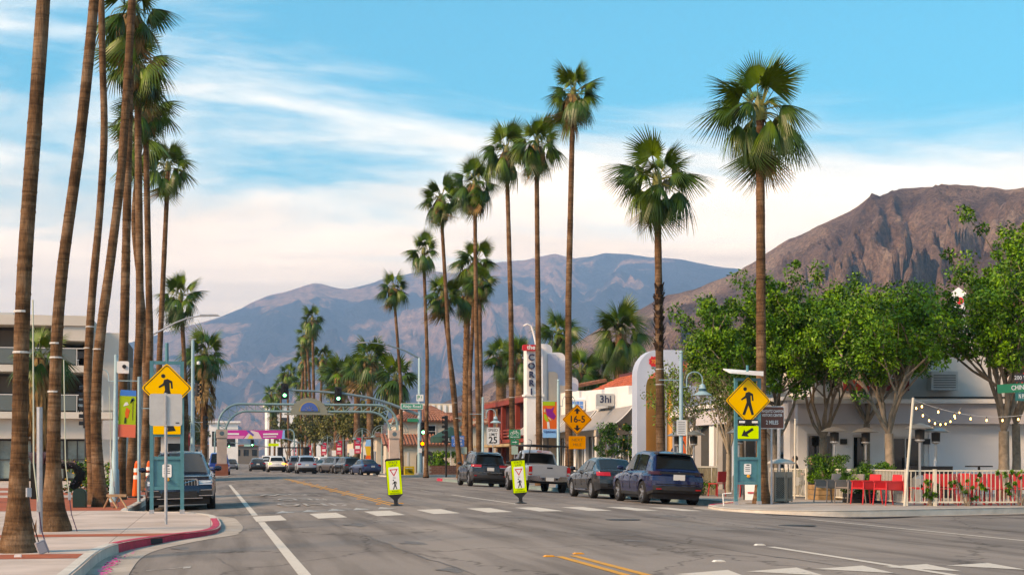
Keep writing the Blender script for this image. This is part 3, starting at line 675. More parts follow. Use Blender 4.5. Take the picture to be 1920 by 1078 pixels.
        s = rr.uniform(0.76, 1.16); o.scale = (s, s * rr.uniform(0.65, 1.1), s * rr.uniform(.8, 1.25))
    return t

LG = 'palms lining the left pavement'
palm('thick palm trunk in the left foreground, nearest the camera', -2.46, 13.1, 16.5, [(3.5, 0.06, 0), (7.4, 0.33, 0), (16.5, 0.9, 0)], 0.112, 0.072, lod=1, nf=24, flare=0.72, bands=(2.7, 3.25), seed=1, group=LG)
palm('leaning palm trunk second from the camera on the left pavement', -2.62, 16.85, 17.0, [(2.2, 0.02, 0), (4.2, 0.10, 0), (7.0, 0.48, 0), (9.3, 0.70, 0), (17, 1.2, 0)], 0.118, 0.070, lod=1, nf=24, flare=1.0, bands=(2.45, 3.05, 3.3), seed=2, group=LG)
palm('curving palm beside the banner lamp post, lowest part bulging', -2.76, 25.1, 17.0, [(2.2, -0.16, 0), (4.3, -0.06, 0), (6.0, 0.18, 0), (8.8, 0.52, 0), (11.6, 0.70, 0), (13.5, 0.80, 0), (17, 1.0, 0)], 0.155, 0.09, lod=1, nf=28, flare=0.35, bands=(4.2,), seed=3, group=LG)
palm('slim palm trunk just left of the curving one', -3.10, 26.6, 17.5, [(3.5, -0.20, 0), (6.0, -0.05, 0), (8.2, 0.16, 0), (10.5, 0.30, 0), (12.6, 0.22, 0), (17.5, 0.15, 0)], 0.13, 0.085, lod=1, nf=28, flare=0.25, bands=(4.4, 5.0), seed=4, group=LG)
palm('tall palm whose crown touches the top edge, left row', -2.72, 29.6, 15.4, [(6, 0.16, 0), (15.4, 0.36, 0)], 0.17, 0.11, lod=1, nf=34, skirt=0.9, skirt_r=0.35, seed=5, group=LG)
palm('left row palm with its crown just below the topmost one', -2.66, 32.4, 15.0, [(6, 0.36, 0), (15.0, 0.26, 0)], 0.17, 0.11, lod=1, nf=32, skirt=0.8, skirt_r=0.35, seed=6, group=LG)
palm('left row palm, third visible crown from the top', -2.62, 38.0, 15.6, [(6, 0.28, 0), (15.6, 0.10, 0)], 0.18, 0.11, lod=1, nf=30, skirt=0.7, skirt_r=0.35, seed=7, group=LG)
palm('left row palm leaning left, fourth visible crown from the top', -2.60, 42.0, 15.8, [(8, -0.3, 0), (12, -0.75, 0), (15.8, -0.4, 0)], 0.17, 0.11, lod=1, nf=30, seed=8, group=LG)
palm('left row palm with the lowest of the bunched crowns', -2.55, 46.5, 16.0, [(6, 0.1, 0), (16.0, 0.55, 0)], 0.17, 0.11, lod=1, nf=32, seed=9, group=LG)
palm('short leafy palm with dead thatch in front of the hotel', -5.5, 33.0, 4.75, [], 0.2, 0.2, lod=1, nf=34, skirt=2.6, skirt_r=0.30, seed=10, size=0.68)
palm('palm with bare bent trunk beside the left street light arm', -1.50, 60.8, 12.1, [(5, -0.05, 0), (9, -0.22, 0), (12.1, -0.40, 0)], 0.17, 0.13, lod=1, nf=32, seed=12, size=1.12)
palm('shaggy palm with long dead thatch beside the left signal pole', -0.55, 76.5, 10.2, [], 0.3, 0.28, lod=1, nf=44, skirt=6.4, skirt_r=1.05, seed=13, size=1.45)

RG = 'tall slim palms lining the right pavement'
def rpalm(label, x, y, h, top_dx, seed, mid=None, **k):
    ln = ([(mid[0], mid[1], 0)] if mid else []) + [(h, top_dx, 0)]
    palm(label, x, y, h, ln, seed=seed, group=RG, **k)
rpalm('tall palm behind the right pedestrian crossing sign, nearest on the right', 14.95, 20.75, 11.25, -0.05, 21, r0=0.165, r1=0.12, lod=0, nf=36, flare=0.4, size=1.08)
rpalm('palm with burnt frayed collar halfway up, right of the deco building', 15.2, 27.0, 11.2, -0.15, 22, r0=0.18, r1=0.12, lod=0, nf=36, burnt=(5.1, 7.4), bands=(3.95, 4.5), size=1.08)
rpalm('tallest palm of the right row', 15.2, 35.3, 17.7, 0.18, 23, mid=(8, -0.05), r0=0.19, r1=0.11, lod=0, nf=36, skirt=0.8, skirt_r=0.35, bands=(4.4, 3.2))
rpalm('slim palm standing before the white vertical letter tower', 15.32, 39.3, 16.8, -0.15, 24, r0=0.17, r1=0.11, nf=34, skirt=0.7, skirt_r=0.32)
rpalm('slim palm left of the white letter tower, by the bike route sign', 15.2, 42.9, 17.7, -0.35, 25, mid=(9, -0.1), r0=0.18, r1=0.11, nf=34, skirt=0.6, skirt_r=0.32, bands=(4.6, 5.6))
rpalm('right row palm with orange dead tuft under its crown, sixth from the camera', 15.3, 49.2, 17.9, -0.30, 26, mid=(9, -0.2), r0=0.17, r1=0.11, nf=34, skirt=1.4, skirt_r=0.45)
rpalm('right row palm leaning strongly left, seventh from the camera', 15.4, 53.6, 18.2, -1.35, 27, mid=(8, -0.75), r0=0.18, r1=0.11, nf=34, skirt=1.0, skirt_r=0.4, bands=(4.0, 5.0))
rpalm('slim palm rising right of the curved street light arm', 15.6, 64.0, 17.3, -0.2, 28, mid=(9, 0.1), r0=0.17, r1=0.12, nf=32)
rpalm('palm just left of the signal mast pole with small crown', 15.7, 73.2, 16.2, -0.75, 29, mid=(8, -0.1), r0=0.17, r1=0.12, nf=32, skirt=0.6, skirt_r=0.4)
MG = 'palms clumped before the red building'
palm('palm with the lowest crown of the clump, leaning left', 16.6, 58.2, 12.9, [(6, -0.3, 0), (12.9, -1.25, 0)], 0.16, 0.12, seed=31, lod=1, nf=34, skirt=0.9, skirt_r=0.45, group=MG)
palm('thick shaggy-barked palm in the clump before the red building', 17.4, 59.6, 13.3, [(6, 0.1, 0), (13.3, 0.2, 0)], 0.30, 0.22, seed=32, lod=1, nf=38, skirt=1.0, skirt_r=0.6, group=MG, boots=True, size=1.15)
palm('palm with the highest crown of the clump before the red building', 17.0, 56.6, 15.0, [(7, -0.1, 0), (15.0, 0.35, 0)], 0.17, 0.12, seed=33, lod=1, nf=36, skirt=1.0, skirt_r=0.5, group=MG, size=1.15)
palm('slim palm on the right side of the clump by the red building', 17.1, 55.0, 13.2, [(7, 0.1, 0), (13.2, 0.0, 0)], 0.16, 0.12, seed=34, lod=1, nf=34, skirt=0.8, skirt_r=0.45, group=MG)
palm('big-crowned palm with rough orange trunk behind the deco parapet', 24.2, 48.0, 9.1, [], 0.40, 0.36, seed=35, lod=0, nf=40, boots=True, size=1.30, flare=0.0)
palm('distant palm between the letter tower and the tallest palm', 31.2, 75.0, 13.2, [], 0.36, 0.3, seed=36, lod=1, nf=38, size=1.55)
palm('thick-trunked palm behind the red roof, left of two', 25.4, 75.0, 10.8, [], 0.50, 0.46, seed=37, lod=1, nf=36, boots=True, size=1.45)
palm('thick-trunked palm behind the red roof, right of two', 26.4, 72.5, 10.4, [], 0.45, 0.42, seed=38, lod=1, nf=36, boots=True, size=1.4)
palm('low palm crown showing above the tiled roof', 29.8, 62.0, 8.0, [], 0.35, 0.3, seed=39, lod=1, nf=34, size=1.5)
palm('low palm crown just right of the letter tower wall', 27.6, 62.0, 8.2, [], 0.35, 0.3, seed=40, lod=1, nf=34, size=1.5)
SG = 'stout skirted palms beyond the arch'
for i, (lb, x, y, h, sz, sk) in enumerate((('stout skirted palm beyond the arch, rightmost by the signal mast', 17.6, 85, 9.4, 1.6, 1.6), ('stout skirted palm with the highest full crown beyond the arch', 16.6, 94, 12.4, 1.7, 3.4), ('stout skirted palm left of the highest one beyond the arch', 15.9, 99, 11.8, 1.6, 3.4), ('stout skirted palm, leftmost of the full crowns beyond the arch', 15.6, 108, 12.0, 1.6, 3.6), ('stout skirted palm behind the right-hand signal head', 16.0, 116, 12.4, 1.6, 3.2))):
    palm(lb, x, y, h, [], 0.42, 0.34, seed=50 + i, lod=2, nf=46, skirt=sk, skirt_r=1.15, size=sz, group=SG)
FG = 'slender far palms above the arch'
for i, (lb, x, y, h, sz) in enumerate((('far slender palm with the topmost crown above the arch', 15.6, 138, 23.6, 1.45), ('far slender palm, second crown down of the tall stack', 15.3, 143, 22.0, 1.4), ('far slender palm, third crown down of the tall stack', 15.0, 146, 20.6, 1.4), ('far slender palm on the lower left of the tall stack', 15.2, 152, 18.6, 1.4), ('far slender palm on the lower right of the tall stack', 17.0, 139, 17.8, 1.4), ('far small palm left of the stack, highest of its group', 15.2, 178, 18.8, 1.5), ('far small palm right of the left signal head', 16.2, 170, 16.6, 1.5), ('far small palm left of the left signal head', 15.0, 195, 17.8, 1.5), ('far small palm, leftmost of the far crowns', 13.4, 214, 17.4, 1.6), ('far small palm low under the leftmost crowns', 13.6, 200, 13.6, 1.6), ('far palm right under the left signal head', 17.2, 165, 12.6, 1.5))):
    palm(lb, x, y, h, [(h * .5, random.uniform(-.5, .5), 0), (h, random.uniform(-.6, .6), 0)], 0.26, 0.2, seed=60 + i, lod=2, nf=30, skirt=1.6, skirt_r=0.8, size=sz, group=FG)

# ================================================================== BROADLEAF TREES AND SHRUBS
bark_m = mat('ficus_bark', (0.24, 0.19, 0.14), 0.9, var=0.35, scale=5, bump=0.5, bscale=18)
pale_bark = mat('pale_bark', (0.36, 0.30, 0.22), 0.9, var=0.3, scale=5)
def leaf_mat(name, c, v=0.4): 
    m = mat(name, c, 0.5, var=v, scale=1.1, spec=0.35); return m
LF = [leaf_mat('ficus_leaf', (0.056, 0.165, 0.008)), leaf_mat('ficus_leaf_bright', (0.130, 0.280, 0.010)), leaf_mat('ficus_leaf_deep', (0.020, 0.075, 0.006))]
def leaf_cloud(centres, radii, per, size, mats, wts, seed, name='foliage', flat=0.85, droop=0.3):
    """many pointed leaves gathered in clumps"""
    g = np.random.default_rng(seed); V = []; Fm = []
    n = int(len(centres) * per)
    ci = np.repeat(np.arange(len(centres)), per); c = np.array(centres)[ci]; rd = np.array(radii)[ci]
    d = g.normal(size=(n, 3)); d /= np.linalg.norm(d, axis=1)[:, None]
    p = c + d * (rd * g.uniform(0.15, 1.0, n) ** 0.6)[:, None] * np.array([1, 1, flat])
    ax = d * 0.7 + g.normal(size=(n, 3)) * 0.6; ax[:, 2] -= droop; ax /= np.linalg.norm(ax, axis=1)[:, None]
    sd = np.cross(ax, g.normal(size=(n, 3))); sd /= np.linalg.norm(sd, axis=1)[:, None]
    l = size * g.uniform(0.6, 1.3, n)[:, None]; w = l * 0.27
    q = np.stack([p - ax * l * 0.5, p + sd * w, p + ax * l * 0.5, p - sd * w], 1).reshape(-1, 3)
    me = bpy.data.meshes.new(name); me.vertices.add(len(q)); me.vertices.foreach_set('co', q.ravel())
    me.loops.add(4 * n); me.loops.foreach_set('vertex_index', np.arange(4 * n)); me.polygons.add(n); me.polygons.foreach_set('loop_start', np.arange(n) * 4)
    try: me.polygons.foreach_set('loop_total', np.full(n, 4))
    except Exception: pass
    for m in mats: me.materials.append(m)
    clump = g.choice(len(mats), size=len(centres), p=wts)[ci]; rnd = g.choice(len(mats), size=n, p=wts); k = np.where(g.random(n) < 0.65, clump, rnd)
    me.polygons.foreach_set('material_index', k.astype(np.int32)); me.update(calc_edges=True); return me
def tree(name, label, x, y, h, spread, trunk_h, r0, seed, nlimb=5, per=95, leaf=0.15, mats=LF, wts=(0.45, 0.35, 0.2), bark=None, base=WALK, group=None, clump=0.42, cat='tree', flat=0.85, depth=3, bottom=0.0, lean=(0, 0)):
    rr = random.Random(seed); t = thing(name, label, cat, (x, y, base), 0, group); b = MB(); cents = []; rads = []
    fork = Vector((lean[0] * .4, lean[1] * .4, trunk_h))
    b.tube([(0, 0, -0.1), (rr.uniform(-.03, .03), 0, trunk_h * 0.5), fork], [r0 * 1.25, r0, r0 * 0.95], 10)
    def limb(p, d, ln, r, lv):
        pts = [p]; q = p.copy(); dd = d.copy()
        for i in range(4):
            dd = (dd + Vector((rr.uniform(-.28, .28), rr.uniform(-.28, .28), rr.uniform(-.05, .24)))).normalized(); q = q + dd * ln / 4; pts.append(q.copy())
        b.tube(pts, [r, r * .85, r * .7, r * .55, r * .4], 6 if lv else 8, cap=False)
        if lv >= depth - 1 or r < 0.012:
            for k in (2, 3, 4): cents.append(tuple(pts[k] + Vector((rr.uniform(-.15, .15), rr.uniform(-.15, .15), rr.uniform(-.1, .15))))); rads.append(clump * rr.uniform(0.55, 1.15))
            return
        if lv == depth - 2:
            for k in (3, 4): cents.append(tuple(pts[k] + Vector((rr.uniform(-.3, .3), rr.uniform(-.3, .3), rr.uniform(-.35, .1))))); rads.append(clump * rr.uniform(0.5, 1.0))
        for k in range(rr.choice((3, 3, 4))):
            i = rr.choice((2, 3, 4)); a = rr.uniform(0, 2 * PI); out = Vector((math.cos(a), math.sin(a), rr.uniform(-0.15, 0.7)))
            limb(pts[i], (dd * 0.7 + out * 0.8).normalized(), ln * rr.uniform(0.55, 0.78), r * 0.5, lv + 1)
    tot = h - trunk_h
    for k in range(nlimb):
        a = 2 * PI * k / nlimb + rr.uniform(-.4, .4); sp_ = rr.uniform(0.35, 1.0) * spread / max(tot, 0.5)
        d = Vector((math.cos(a) * sp_ + lean[0] * .3, math.sin(a) * sp_ + lean[1] * .3, 1.0)).normalized(); limb(fork, d, tot * rr.uniform(0.48, 0.66), r0 * 0.55, 0)
    for k in range(9 if cat == 'tree' else 0):      # loose shoots above the crown
        c = rr.choice(cents); tip = Vector(c) + Vector((rr.uniform(-.3, .3), rr.uniform(-.3, .3), rr.uniform(.35, .8) * clump / .4)); b.tube([c, tip], [.012, .006], 4); cents.append(tuple(tip)); rads.append(clump * .42)
    cents2 = [(c, r) for c, r in zip(cents, rads) if c[2] > bottom]
    b.build('trunk', bark or bark_m, t, smooth=True, ang=60)
    obj('crown', leaf_cloud([c for c, _ in cents2], [r for _, r in cents2], per, leaf, mats, wts, seed, 'crown', flat), t)
    return t
TG = 'leafy trees round the restaurant patio'
tree('ficus_tree', 'leafy tree rising inside the corner patio behind the string lights', 24.4, 20.9, 8.1, 2.7, 2.2, 0.17, 101, nlimb=8, per=96, leaf=0.125, group=TG, bottom=2.9, clump=0.40)
tree('ficus_tree', 'leafy tree with pale forked trunk left of the leaning white post', 20.7, 21.9, 6.3, 2.5, 2.1, 0.15, 102, nlimb=7, per=84, leaf=0.125, group=TG, bottom=2.6, lean=(0, 0.3))
tree('ficus_tree', 'leafy tree with dark trunk left of the patio door', 20.6, 25.0, 6.7, 2.8, 2.0, 0.13, 103, nlimb=7, per=104, leaf=0.125, group=TG, bottom=2.4)
tree('ficus_tree', 'leafy tree standing behind the litter bin', 18.7, 25.2, 6.3, 2.6, 1.8, 0.13, 104, nlimb=7, per=110, leaf=0.125, group=TG, bottom=2.4, wts=(0.45, 0.35, 0.2))
tree('ficus_tree', 'bright green leafy tree above the thatched fence', 20.3, 29.6, 6.6, 2.3, 2.2, 0.14, 105, nlimb=7, per=104, leaf=0.125, group=TG, bottom=2.7, wts=(0.35, 0.5, 0.15))
tree('ficus_tree', 'leafy tree at the right edge, its crown crossing the street name sign', 27.6, 20.4, 7.8, 2.8, 2.4, 0.16, 106, nlimb=8, per=96, leaf=0.125, group=TG, bottom=3.2)
tree('ficus_tree', 'leafy tree behind the patio, filling the gap under the mountain', 22.9, 25.4, 7.3, 3.0, 2.6, 0.13, 107, nlimb=7, per=104, leaf=0.125, group=TG, bottom=3.0)
tree('ficus_tree', 'leafy tree closing the gap left of the rightmost tree', 26.0, 21.8, 7.6, 2.7, 2.5, 0.14, 110, nlimb=8, per=84, leaf=0.125, group=TG, bottom=3.0)
tree('thorn_tree', 'sparse yellow-green tree in front of the arched gateway', 18.2, 30.0, 4.9, 1.3, 1.3, 0.07, 108, nlimb=7, per=13, leaf=0.11, mats=[leaf_mat('thorn_leaf', (0.13, 0.19, 0.03)), LF[1]], wts=(0.7, 0.3), bark=pale_bark, bottom=2.0, clump=0.36, depth=3)
tree('thorn_tree', 'sparse pale-branched tree behind the patio heaters on the left', 18.6, 27.9, 4.6, 1.6, 1.5, 0.09, 109, nlimb=7, per=15, leaf=0.11, mats=[leaf_mat('thorn_leaf2', (0.11, 0.15, 0.03)), LF[0]], wts=(0.7, 0.3), bark=pale_bark, bottom=2.0, clump=0.36)
# street trees beyond the arch, dull yellow green
OL = [leaf_mat('olive_leaf', (0.10, 0.105, 0.025)), leaf_mat('olive_leaf_light', (0.16, 0.155, 0.035)), leaf_mat('olive_leaf_deep', (0.05, 0.06, 0.016))]
for i, (lb, x, y, h, sp_) in enumerate((('yellow-green street tree under the arch, nearest of the row', 16.8, 104, 7.6, 3.0), ('yellow-green street tree under the arch, second of the row', 16.4, 122, 8.0, 3.2), ('yellow-green street tree beyond the skirted palms', 17.4, 136, 8.6, 3.6), ('yellow-green street tree behind the far banners', 16.6, 152, 8.8, 3.6), ('far street tree behind the pink banner', 15.6, 190, 9, 3.6), ('street tree on the left beyond the pink banner', -3.4, 178, 8.0, 3.4), ('dark street tree on the far left pavement', -4.0, 140, 6.6, 3.0))):
    tree('street_tree', lb, x, y, h, sp_, 2.2, 0.18, 130 + i, nlimb=6, per=34, leaf=0.42, mats=OL, wts=(0.5, 0.3, 0.2), clump=0.9, group='street trees beyond the arch', bottom=1.9)
def bush(name, label, x, y, w, d, h, seed, mats=LF, wts=(0.5, 0.2, 0.3), n=50, per=70, leaf=0.09, flowers=None, base=WALK, group=None, z0=0.05, cat='shrub'):
    g = random.Random(seed); t = thing(name, label, cat, (x, y, base), 0, group)
    cs_ = [(g.uniform(-w, w) / 2, g.uniform(-d, d) / 2, g.uniform(z0 + .1, h - 0.1)) for _ in range(n)]
    st = MB()
    for k in range(7):
        a = g.uniform(0, 6.28); st.tube([(0.05 * math.cos(a), 0.05 * math.sin(a), 0), (w * .25 * math.cos(a), d * .25 * math.sin(a), h * .5), (w * .38 * math.cos(a), d * .38 * math.sin(a), h * .85)], [0.02, 0.014, 0.006], 5)
    st.build('stem', bark_m, t)
    obj('foliage', leaf_cloud(cs_, [min(w, d, h) * g.uniform(.16, .3) for _ in cs_], per, leaf, mats, wts, seed), t)
    if flowers:
        b = MB()
        for k in range(flowers[1]):
            p = (g.uniform(-w, w) * .52, g.uniform(-d, d) * .52, g.uniform(z0 + .2, h)); b.lathe([(0.0, -.03), (.05, 0), (.0, .03)], 6, p)
        b.build('blossom', flowers[0], t)
    return t
yel_fl = mat('yellow_blossom', (0.75, 0.42, 0.02), 0.6)
bush('flowering_shrub', 'low green shrub with yellow flowers behind the left palms', -4.3, 36.0, 1.7, 1.2, 1.35, 201, n=30, per=60, leaf=0.13, flowers=(yel_fl, 40))
bush('hedge', 'clipped green hedge in a wooden planter behind the grey bench', 18.45, 22.1, 1.1, 0.9, 1.42, 202, n=50, per=110, leaf=0.07, z0=.45)
bush('hedge', 'clipped green hedge between the grey and the red bench', 18.25, 20.15, 1.45, 0.8, 1.2, 203, n=60, per=110, leaf=0.07, z0=.2)
bush('vine', 'dark vine with yellow flowers climbing at the gateway corner', 18.2, 36.6, 2.0, 1.0, 3.0, 204, n=60, per=70, leaf=0.12, mats=[LF[2], LF[0]], wts=(0.7, 0.3), flowers=(yel_fl, 24))
bush('planting', 'green bed of agave and shrubs beside the dark green umbrella', 20.2, 75.6, 3.6, 1.6, 2.0, 205, n=50, per=50, leaf=0.24, mats=[LF[1], LF[0]], wts=(0.5, 0.5))
bush('planting', 'spiky green palm bush above the dark green umbrella', 20.6, 80.0, 2.4, 2.0, 4.2, 206, n=30, per=50, leaf=0.5, mats=[LF[0], LF[1]], wts=(0.6, 0.4), z0=2.0)
bush('shrub', 'small shrub at the foot of the thatched fence', 16.5, 26.3, 0.9, 0.6, 0.55, 207, n=14, per=50, leaf=0.09)
# ================================================================== BUILDINGS
cream_w = mat('cream_stucco', (0.60, 0.52, 0.41), 0.9, var=0.08, scale=0.7, bump=0.2, bscale=50)
warm_w = mat('warm_white_wall', (0.58, 0.54, 0.48), 0.9, var=0.05, scale=0.6)
grey_w = mat('grey_stucco', (0.50, 0.49, 0.52), 0.9, var=0.06, scale=0.6)
blue_w = mat('pale_blue_grey_stucco', (0.47, 0.53, 0.63), 0.88, var=0.06, scale=0.7)
peach_w = mat('peach_stucco', (0.74, 0.58, 0.43), 0.88, var=0.05, scale=0.7)
orange_w = mat('orange_stucco', (0.66, 0.33, 0.10), 0.88, var=0.08, scale=0.7)
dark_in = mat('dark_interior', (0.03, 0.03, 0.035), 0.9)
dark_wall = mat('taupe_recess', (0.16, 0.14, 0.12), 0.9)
teal_glass = mat('teal_glass', (0.03, 0.15, 0.16), 0.05, spec=0.8, var=0.5, scale=0.9)
frame_w = mat('white_frame', (0.62, 0.62, 0.60), 0.5)
frame_d = mat('dark_frame', (0.03, 0.03, 0.03), 0.5)
tile_m = mat('clay_tile', (0.46, 0.11, 0.055), 0.8, var=0.3, scale=4)
tile_d = mat('dull_clay_tile', (0.30, 0.13, 0.085), 0.85, var=0.3, scale=4)
red_wood = mat('red_timber', (0.24, 0.035, 0.022), 0.7, var=0.2, scale=2)
rail_glass = mat('rail_glass', (0.10, 0.13, 0.13), 0.05, spec=0.6)

def window(parent, x0, x1, z0, z1, y, gm=glass_dark, fm=frame_w, nx=1, nz=1, fw=0.07, name='window', deep=0.05):
    """window facing -y whose frame stands at y; frame, then one pane object per light"""
    fr = MB()
    for a, b in ((x0, x0 + fw), (x1 - fw, x1)): fr.bb(a, b, y - 0.02, y + 0.08, z0, z1)
    for a, b in ((z0, z0 + fw), (z1 - fw, z1)): fr.bb(x0 + fw, x1 - fw, y - 0.02, y + 0.08, a, b)
    xs = [x0 + fw + (x1 - x0 - 2 * fw) * i / nx for i in range(nx + 1)]; zs = [z0 + fw + (z1 - z0 - 2 * fw) * i / nz for i in range(nz + 1)]
    for a in xs[1:-1]: fr.bb(a - 0.02, a + 0.02, y - 0.01, y + 0.07, z0 + fw, z1 - fw)
    for a in zs[1:-1]: fr.bb(x0 + fw, x1 - fw, y - 0.012, y + 0.068, a - 0.02, a + 0.02)
    w = fr.build(name, fm, parent)
    for i in range(nx):
        for j in range(nz):
            MB().bb(xs[i] + 0.002, xs[i + 1] - 0.002, y + deep, y + deep + 0.012, zs[j] + 0.002, zs[j + 1] - 0.002).build('pane', gm, w)
    return w

def tile_roof(parent, p00, p10, p01, p11, m, step=0.28, r=0.085, name='roof'):
    """sloping roof: eave p00-p10, ridge p01-p11, with one barrel row of tiles after another running eave to ridge"""
    P = [Vector(p) for p in (p00, p10, p01, p11)]; n = max(2, int(max((P[1] - P[0]).length, (P[3] - P[2]).length) / step))
    nrm = (P[1] - P[0]).cross(P[2] - P[0])
    if nrm.length < 1e-6: nrm = (P[1] - P[0]).cross(P[3] - P[0])
    nrm.normalize(); nrm = nrm if nrm.z > 0 else -nrm
    rf = MB().add([P[0], P[1], P[3], P[2], P[0] - nrm * .12, P[1] - nrm * .12, P[3] - nrm * .12, P[2] - nrm * .12], [(0, 1, 2, 3), (7, 6, 5, 4), (0, 4, 5, 1), (1, 5, 6, 2), (2, 6, 7, 3), (3, 7, 4, 0)]).build(name, m, parent)
    for i in range(n):
        t = (i + 0.5) / n; a = P[0].lerp(P[1], t) + nrm * 0.02; b = P[2].lerp(P[3], t) + nrm * 0.02; k = max(2, int((b - a).length / 0.45)); mb = MB()
        if (b - a).length < 0.3: continue
        for j in range(k):
            u = a.lerp(b, j / k); v = a.lerp(b, (j + 1.06) / k); mb.tube([u + nrm * 0.02, v - nrm * 0.012], [r, r * 0.82], 6)
        mb.build('tile_row', m, rf, smooth=True, ang=60)
    return rf

# ------------------------------------------------------------------ hotel on the left
h = thing('hotel', 'modern beige three-storey hotel with balconies and teal glass, on the left', 'building', (0, 91.1, WALK), raw=True); h.scale = (1.038, 1.4, 1)
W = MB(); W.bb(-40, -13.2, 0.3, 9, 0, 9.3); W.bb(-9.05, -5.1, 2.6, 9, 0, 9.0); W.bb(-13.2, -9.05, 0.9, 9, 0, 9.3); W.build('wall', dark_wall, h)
MB().bb(-7.0, -5.05, 0.2, 2.58, 4.3, 9.05).build('end_wall', warm_w, h)
MB().bb(-6.9, -5.0, 0.25, 8.5, 0, 4.28).build('end_wall', warm_w, h)
MB().bb(-40, -6.85, -0.6, 9, 9.35, 9.95).build('roof', warm_w, h); MB().bb(-9.05, -6.86, -0.5, 2.6, 8.45, 9.34).build('soffit', warm_w, h)
for z0, z1 in ((6.55, 6.95), (3.75, 4.15)): MB().bb(-40, -5.6 if z0 < 5 else -6.85, -0.7, 2.58, z0, z1).build('balcony_slab', warm_w, h)
MB().bb(-40, -6.95, -0.3, 0.28, 2.55, 3.74).build('fascia', warm_w, h)
for zz in (6.95, 4.15):
    for i in range(4):
        x = -40 + 0 if False else -13.4 + i * 1.45
        MB().bb(x + 0.03, x + 1.40, -0.62, -0.605, zz + 0.08, zz + 1.0).build('balcony_pane', rail_glass, h)
    r_ = MB(); r_.bb(-14, -6.9, -0.64, -0.59, zz + 1.0, zz + 1.05)
    for i in range(6): r_.bb(-13.42 + i * 1.45, -13.38 + i * 1.45, -0.63, -0.6, zz, zz + 1.0)
    r_.build('balcony_rail', frame_w, h)
for z0 in (7.0, 4.2):
    for x0, x1 in ((-13.1, -11.2), (-11.1, -9.15)): window(h, x0, x1, z0, z0 + 2.25, 0.86, teal_glass, frame_d, 2, 2)
    window(h, -8.8, -7.2, z0, z0 + 1.35, 2.54, glass_dark, frame_d, 2, 1)
for x0, x1 in ((-15, -12.2), (-12.1, -10.2), (-9.9, -8.4), (-8.3, -7.05)):
    window(h, x0, x1, 0.1, 2.5, 0.25, mat('pale_shop_glass', (0.20, 0.26, 0.24), 0.08, spec=0.7, var=0.4, scale=0.8), frame_d, 2, 2)
txt('H1', 0.42, mat('letter_grey', (0.25, 0.24, 0.23), 0.5), h, (-12.75, -0.31, 3.1))
MB().bb(-13.6, -11.5, 1.5, 3.5, 9.96, 10.35).build('rooftop_unit', alu, h)
cw = mat('white_plastic', (0.7, 0.7, 0.68), 0.5)
for lb, x, z in (('white chair on the upper hotel balcony', -7.9, 6.95), ('white chair on the middle hotel balcony', -7.35, 4.15)):
    c = thing('balcony_chair', lb, 'chair', (x, 58.1, z + WALK), 0.4)
    MB().box((0, 0, .42), (.5, .5, .05)).build('seat', cw, c); MB().prism([(-.25, .45), (.25, .45), (.2, .9), (-.2, .9)], .2, .25).build('backrest', cw, c)
    for sx in (-1, 1):
        for sy in (-1, 1): MB().tube([(sx * .2, sy * .2, .4), (sx * .24, sy * .24, 0)], .02, 5).build('leg', cw, c)
c = thing('balcony_table', 'small dark table on the upper hotel balcony', 'table', (-8.4, 58.1, 6.95 + WALK)); MB().lathe([(0, .70), (.34, .70), (.34, .74), (0, .74)], 14).build('tabletop', black_p, c); MB().tube([(0, 0, 0), (0, 0, .7)], .03, 6).build('leg', black_p, c)
b2 = thing('annexe', 'plain beige annexe with small windows right of the hotel', 'building', (-4.1, 62.3, WALK)); MB().bb(-1.0, 0.75, -.9, 1.0, 0, 7.4).build('wall', warm_w, b2)
for k in range(4): window(b2, -0.2, 0.45, 1.2 + 1.5 * k, 2.2 + 1.5 * k, -0.93, glass_dark, frame_w, 1, 1, deep=0.02)

# ------------------------------------------------------------------ white restaurant at the right corner
A = PSI     # its corner front is turned by the camera yaw, parallel to the image plane
rb = thing('restaurant', 'white corner restaurant with grey canopy band behind the patio trees', 'building', (24.0, 25.5, WALK), -A)
def wall_with_openings(parent, x0, x1, z1, y0, y1, ops, m, name='wall'):
    xs = x0; mb = MB()
    for a, b, zt in sorted(ops):
        mb.bb(xs, a, y0, y1, 0, z1); mb.bb(a, b, y0, y1, zt, z1); xs = b
    mb.bb(xs, x1, y0, y1, 0, z1); return mb.build(name, m, parent)
ops = [(-3.05, -2.0, 2.25), (-1.35, -0.75, 2.2), (-0.0, 1.35, 2.15), (5.2, 7.2, 2.15)]
wall_with_openings(rb, -3.4, 12, 2.6, 0, 0.35, ops, stucco)
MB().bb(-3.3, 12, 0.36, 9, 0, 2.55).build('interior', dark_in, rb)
for a, b, zt in ops:
    window(rb, a, b, 0.02, zt, 0.16, glass_dark, frame_w, 2 if b - a > 1 else 1, 1, 0.08, 'glass_door')
MB().bb(0.62, 0.68, -0.02, 0.02, 0.95, 1.35).build('door_handle', galv, rb)
MB().bb(-3.5, 12.1, -0.45, 0.3, 2.6, 3.35).build('canopy_band', grey_w, rb)
MB().bb(-3.6, 12.2, -0.62, 0.32, 3.36, 3.52).build('canopy_edge', stucco, rb)
MB().bb(-2.6, 12, 0.9, 9, 3.53, 6.3).build('upper_wall', mat('upper_white_wall', (0.66, 0.64, 0.60), 0.9, var=0.08, scale=0.6), rb)
MB().bb(-2.8, 12.2, 0.7, 9.2, 6.31, 6.5).build('roof', stucco, rb)
MB().bb(1.5, 4.4, -0.06, -0.002, 0.0, 2.58).build('wall_panel', mat('bright_white_wall', (0.74, 0.75, 0.77), 0.8), rb)
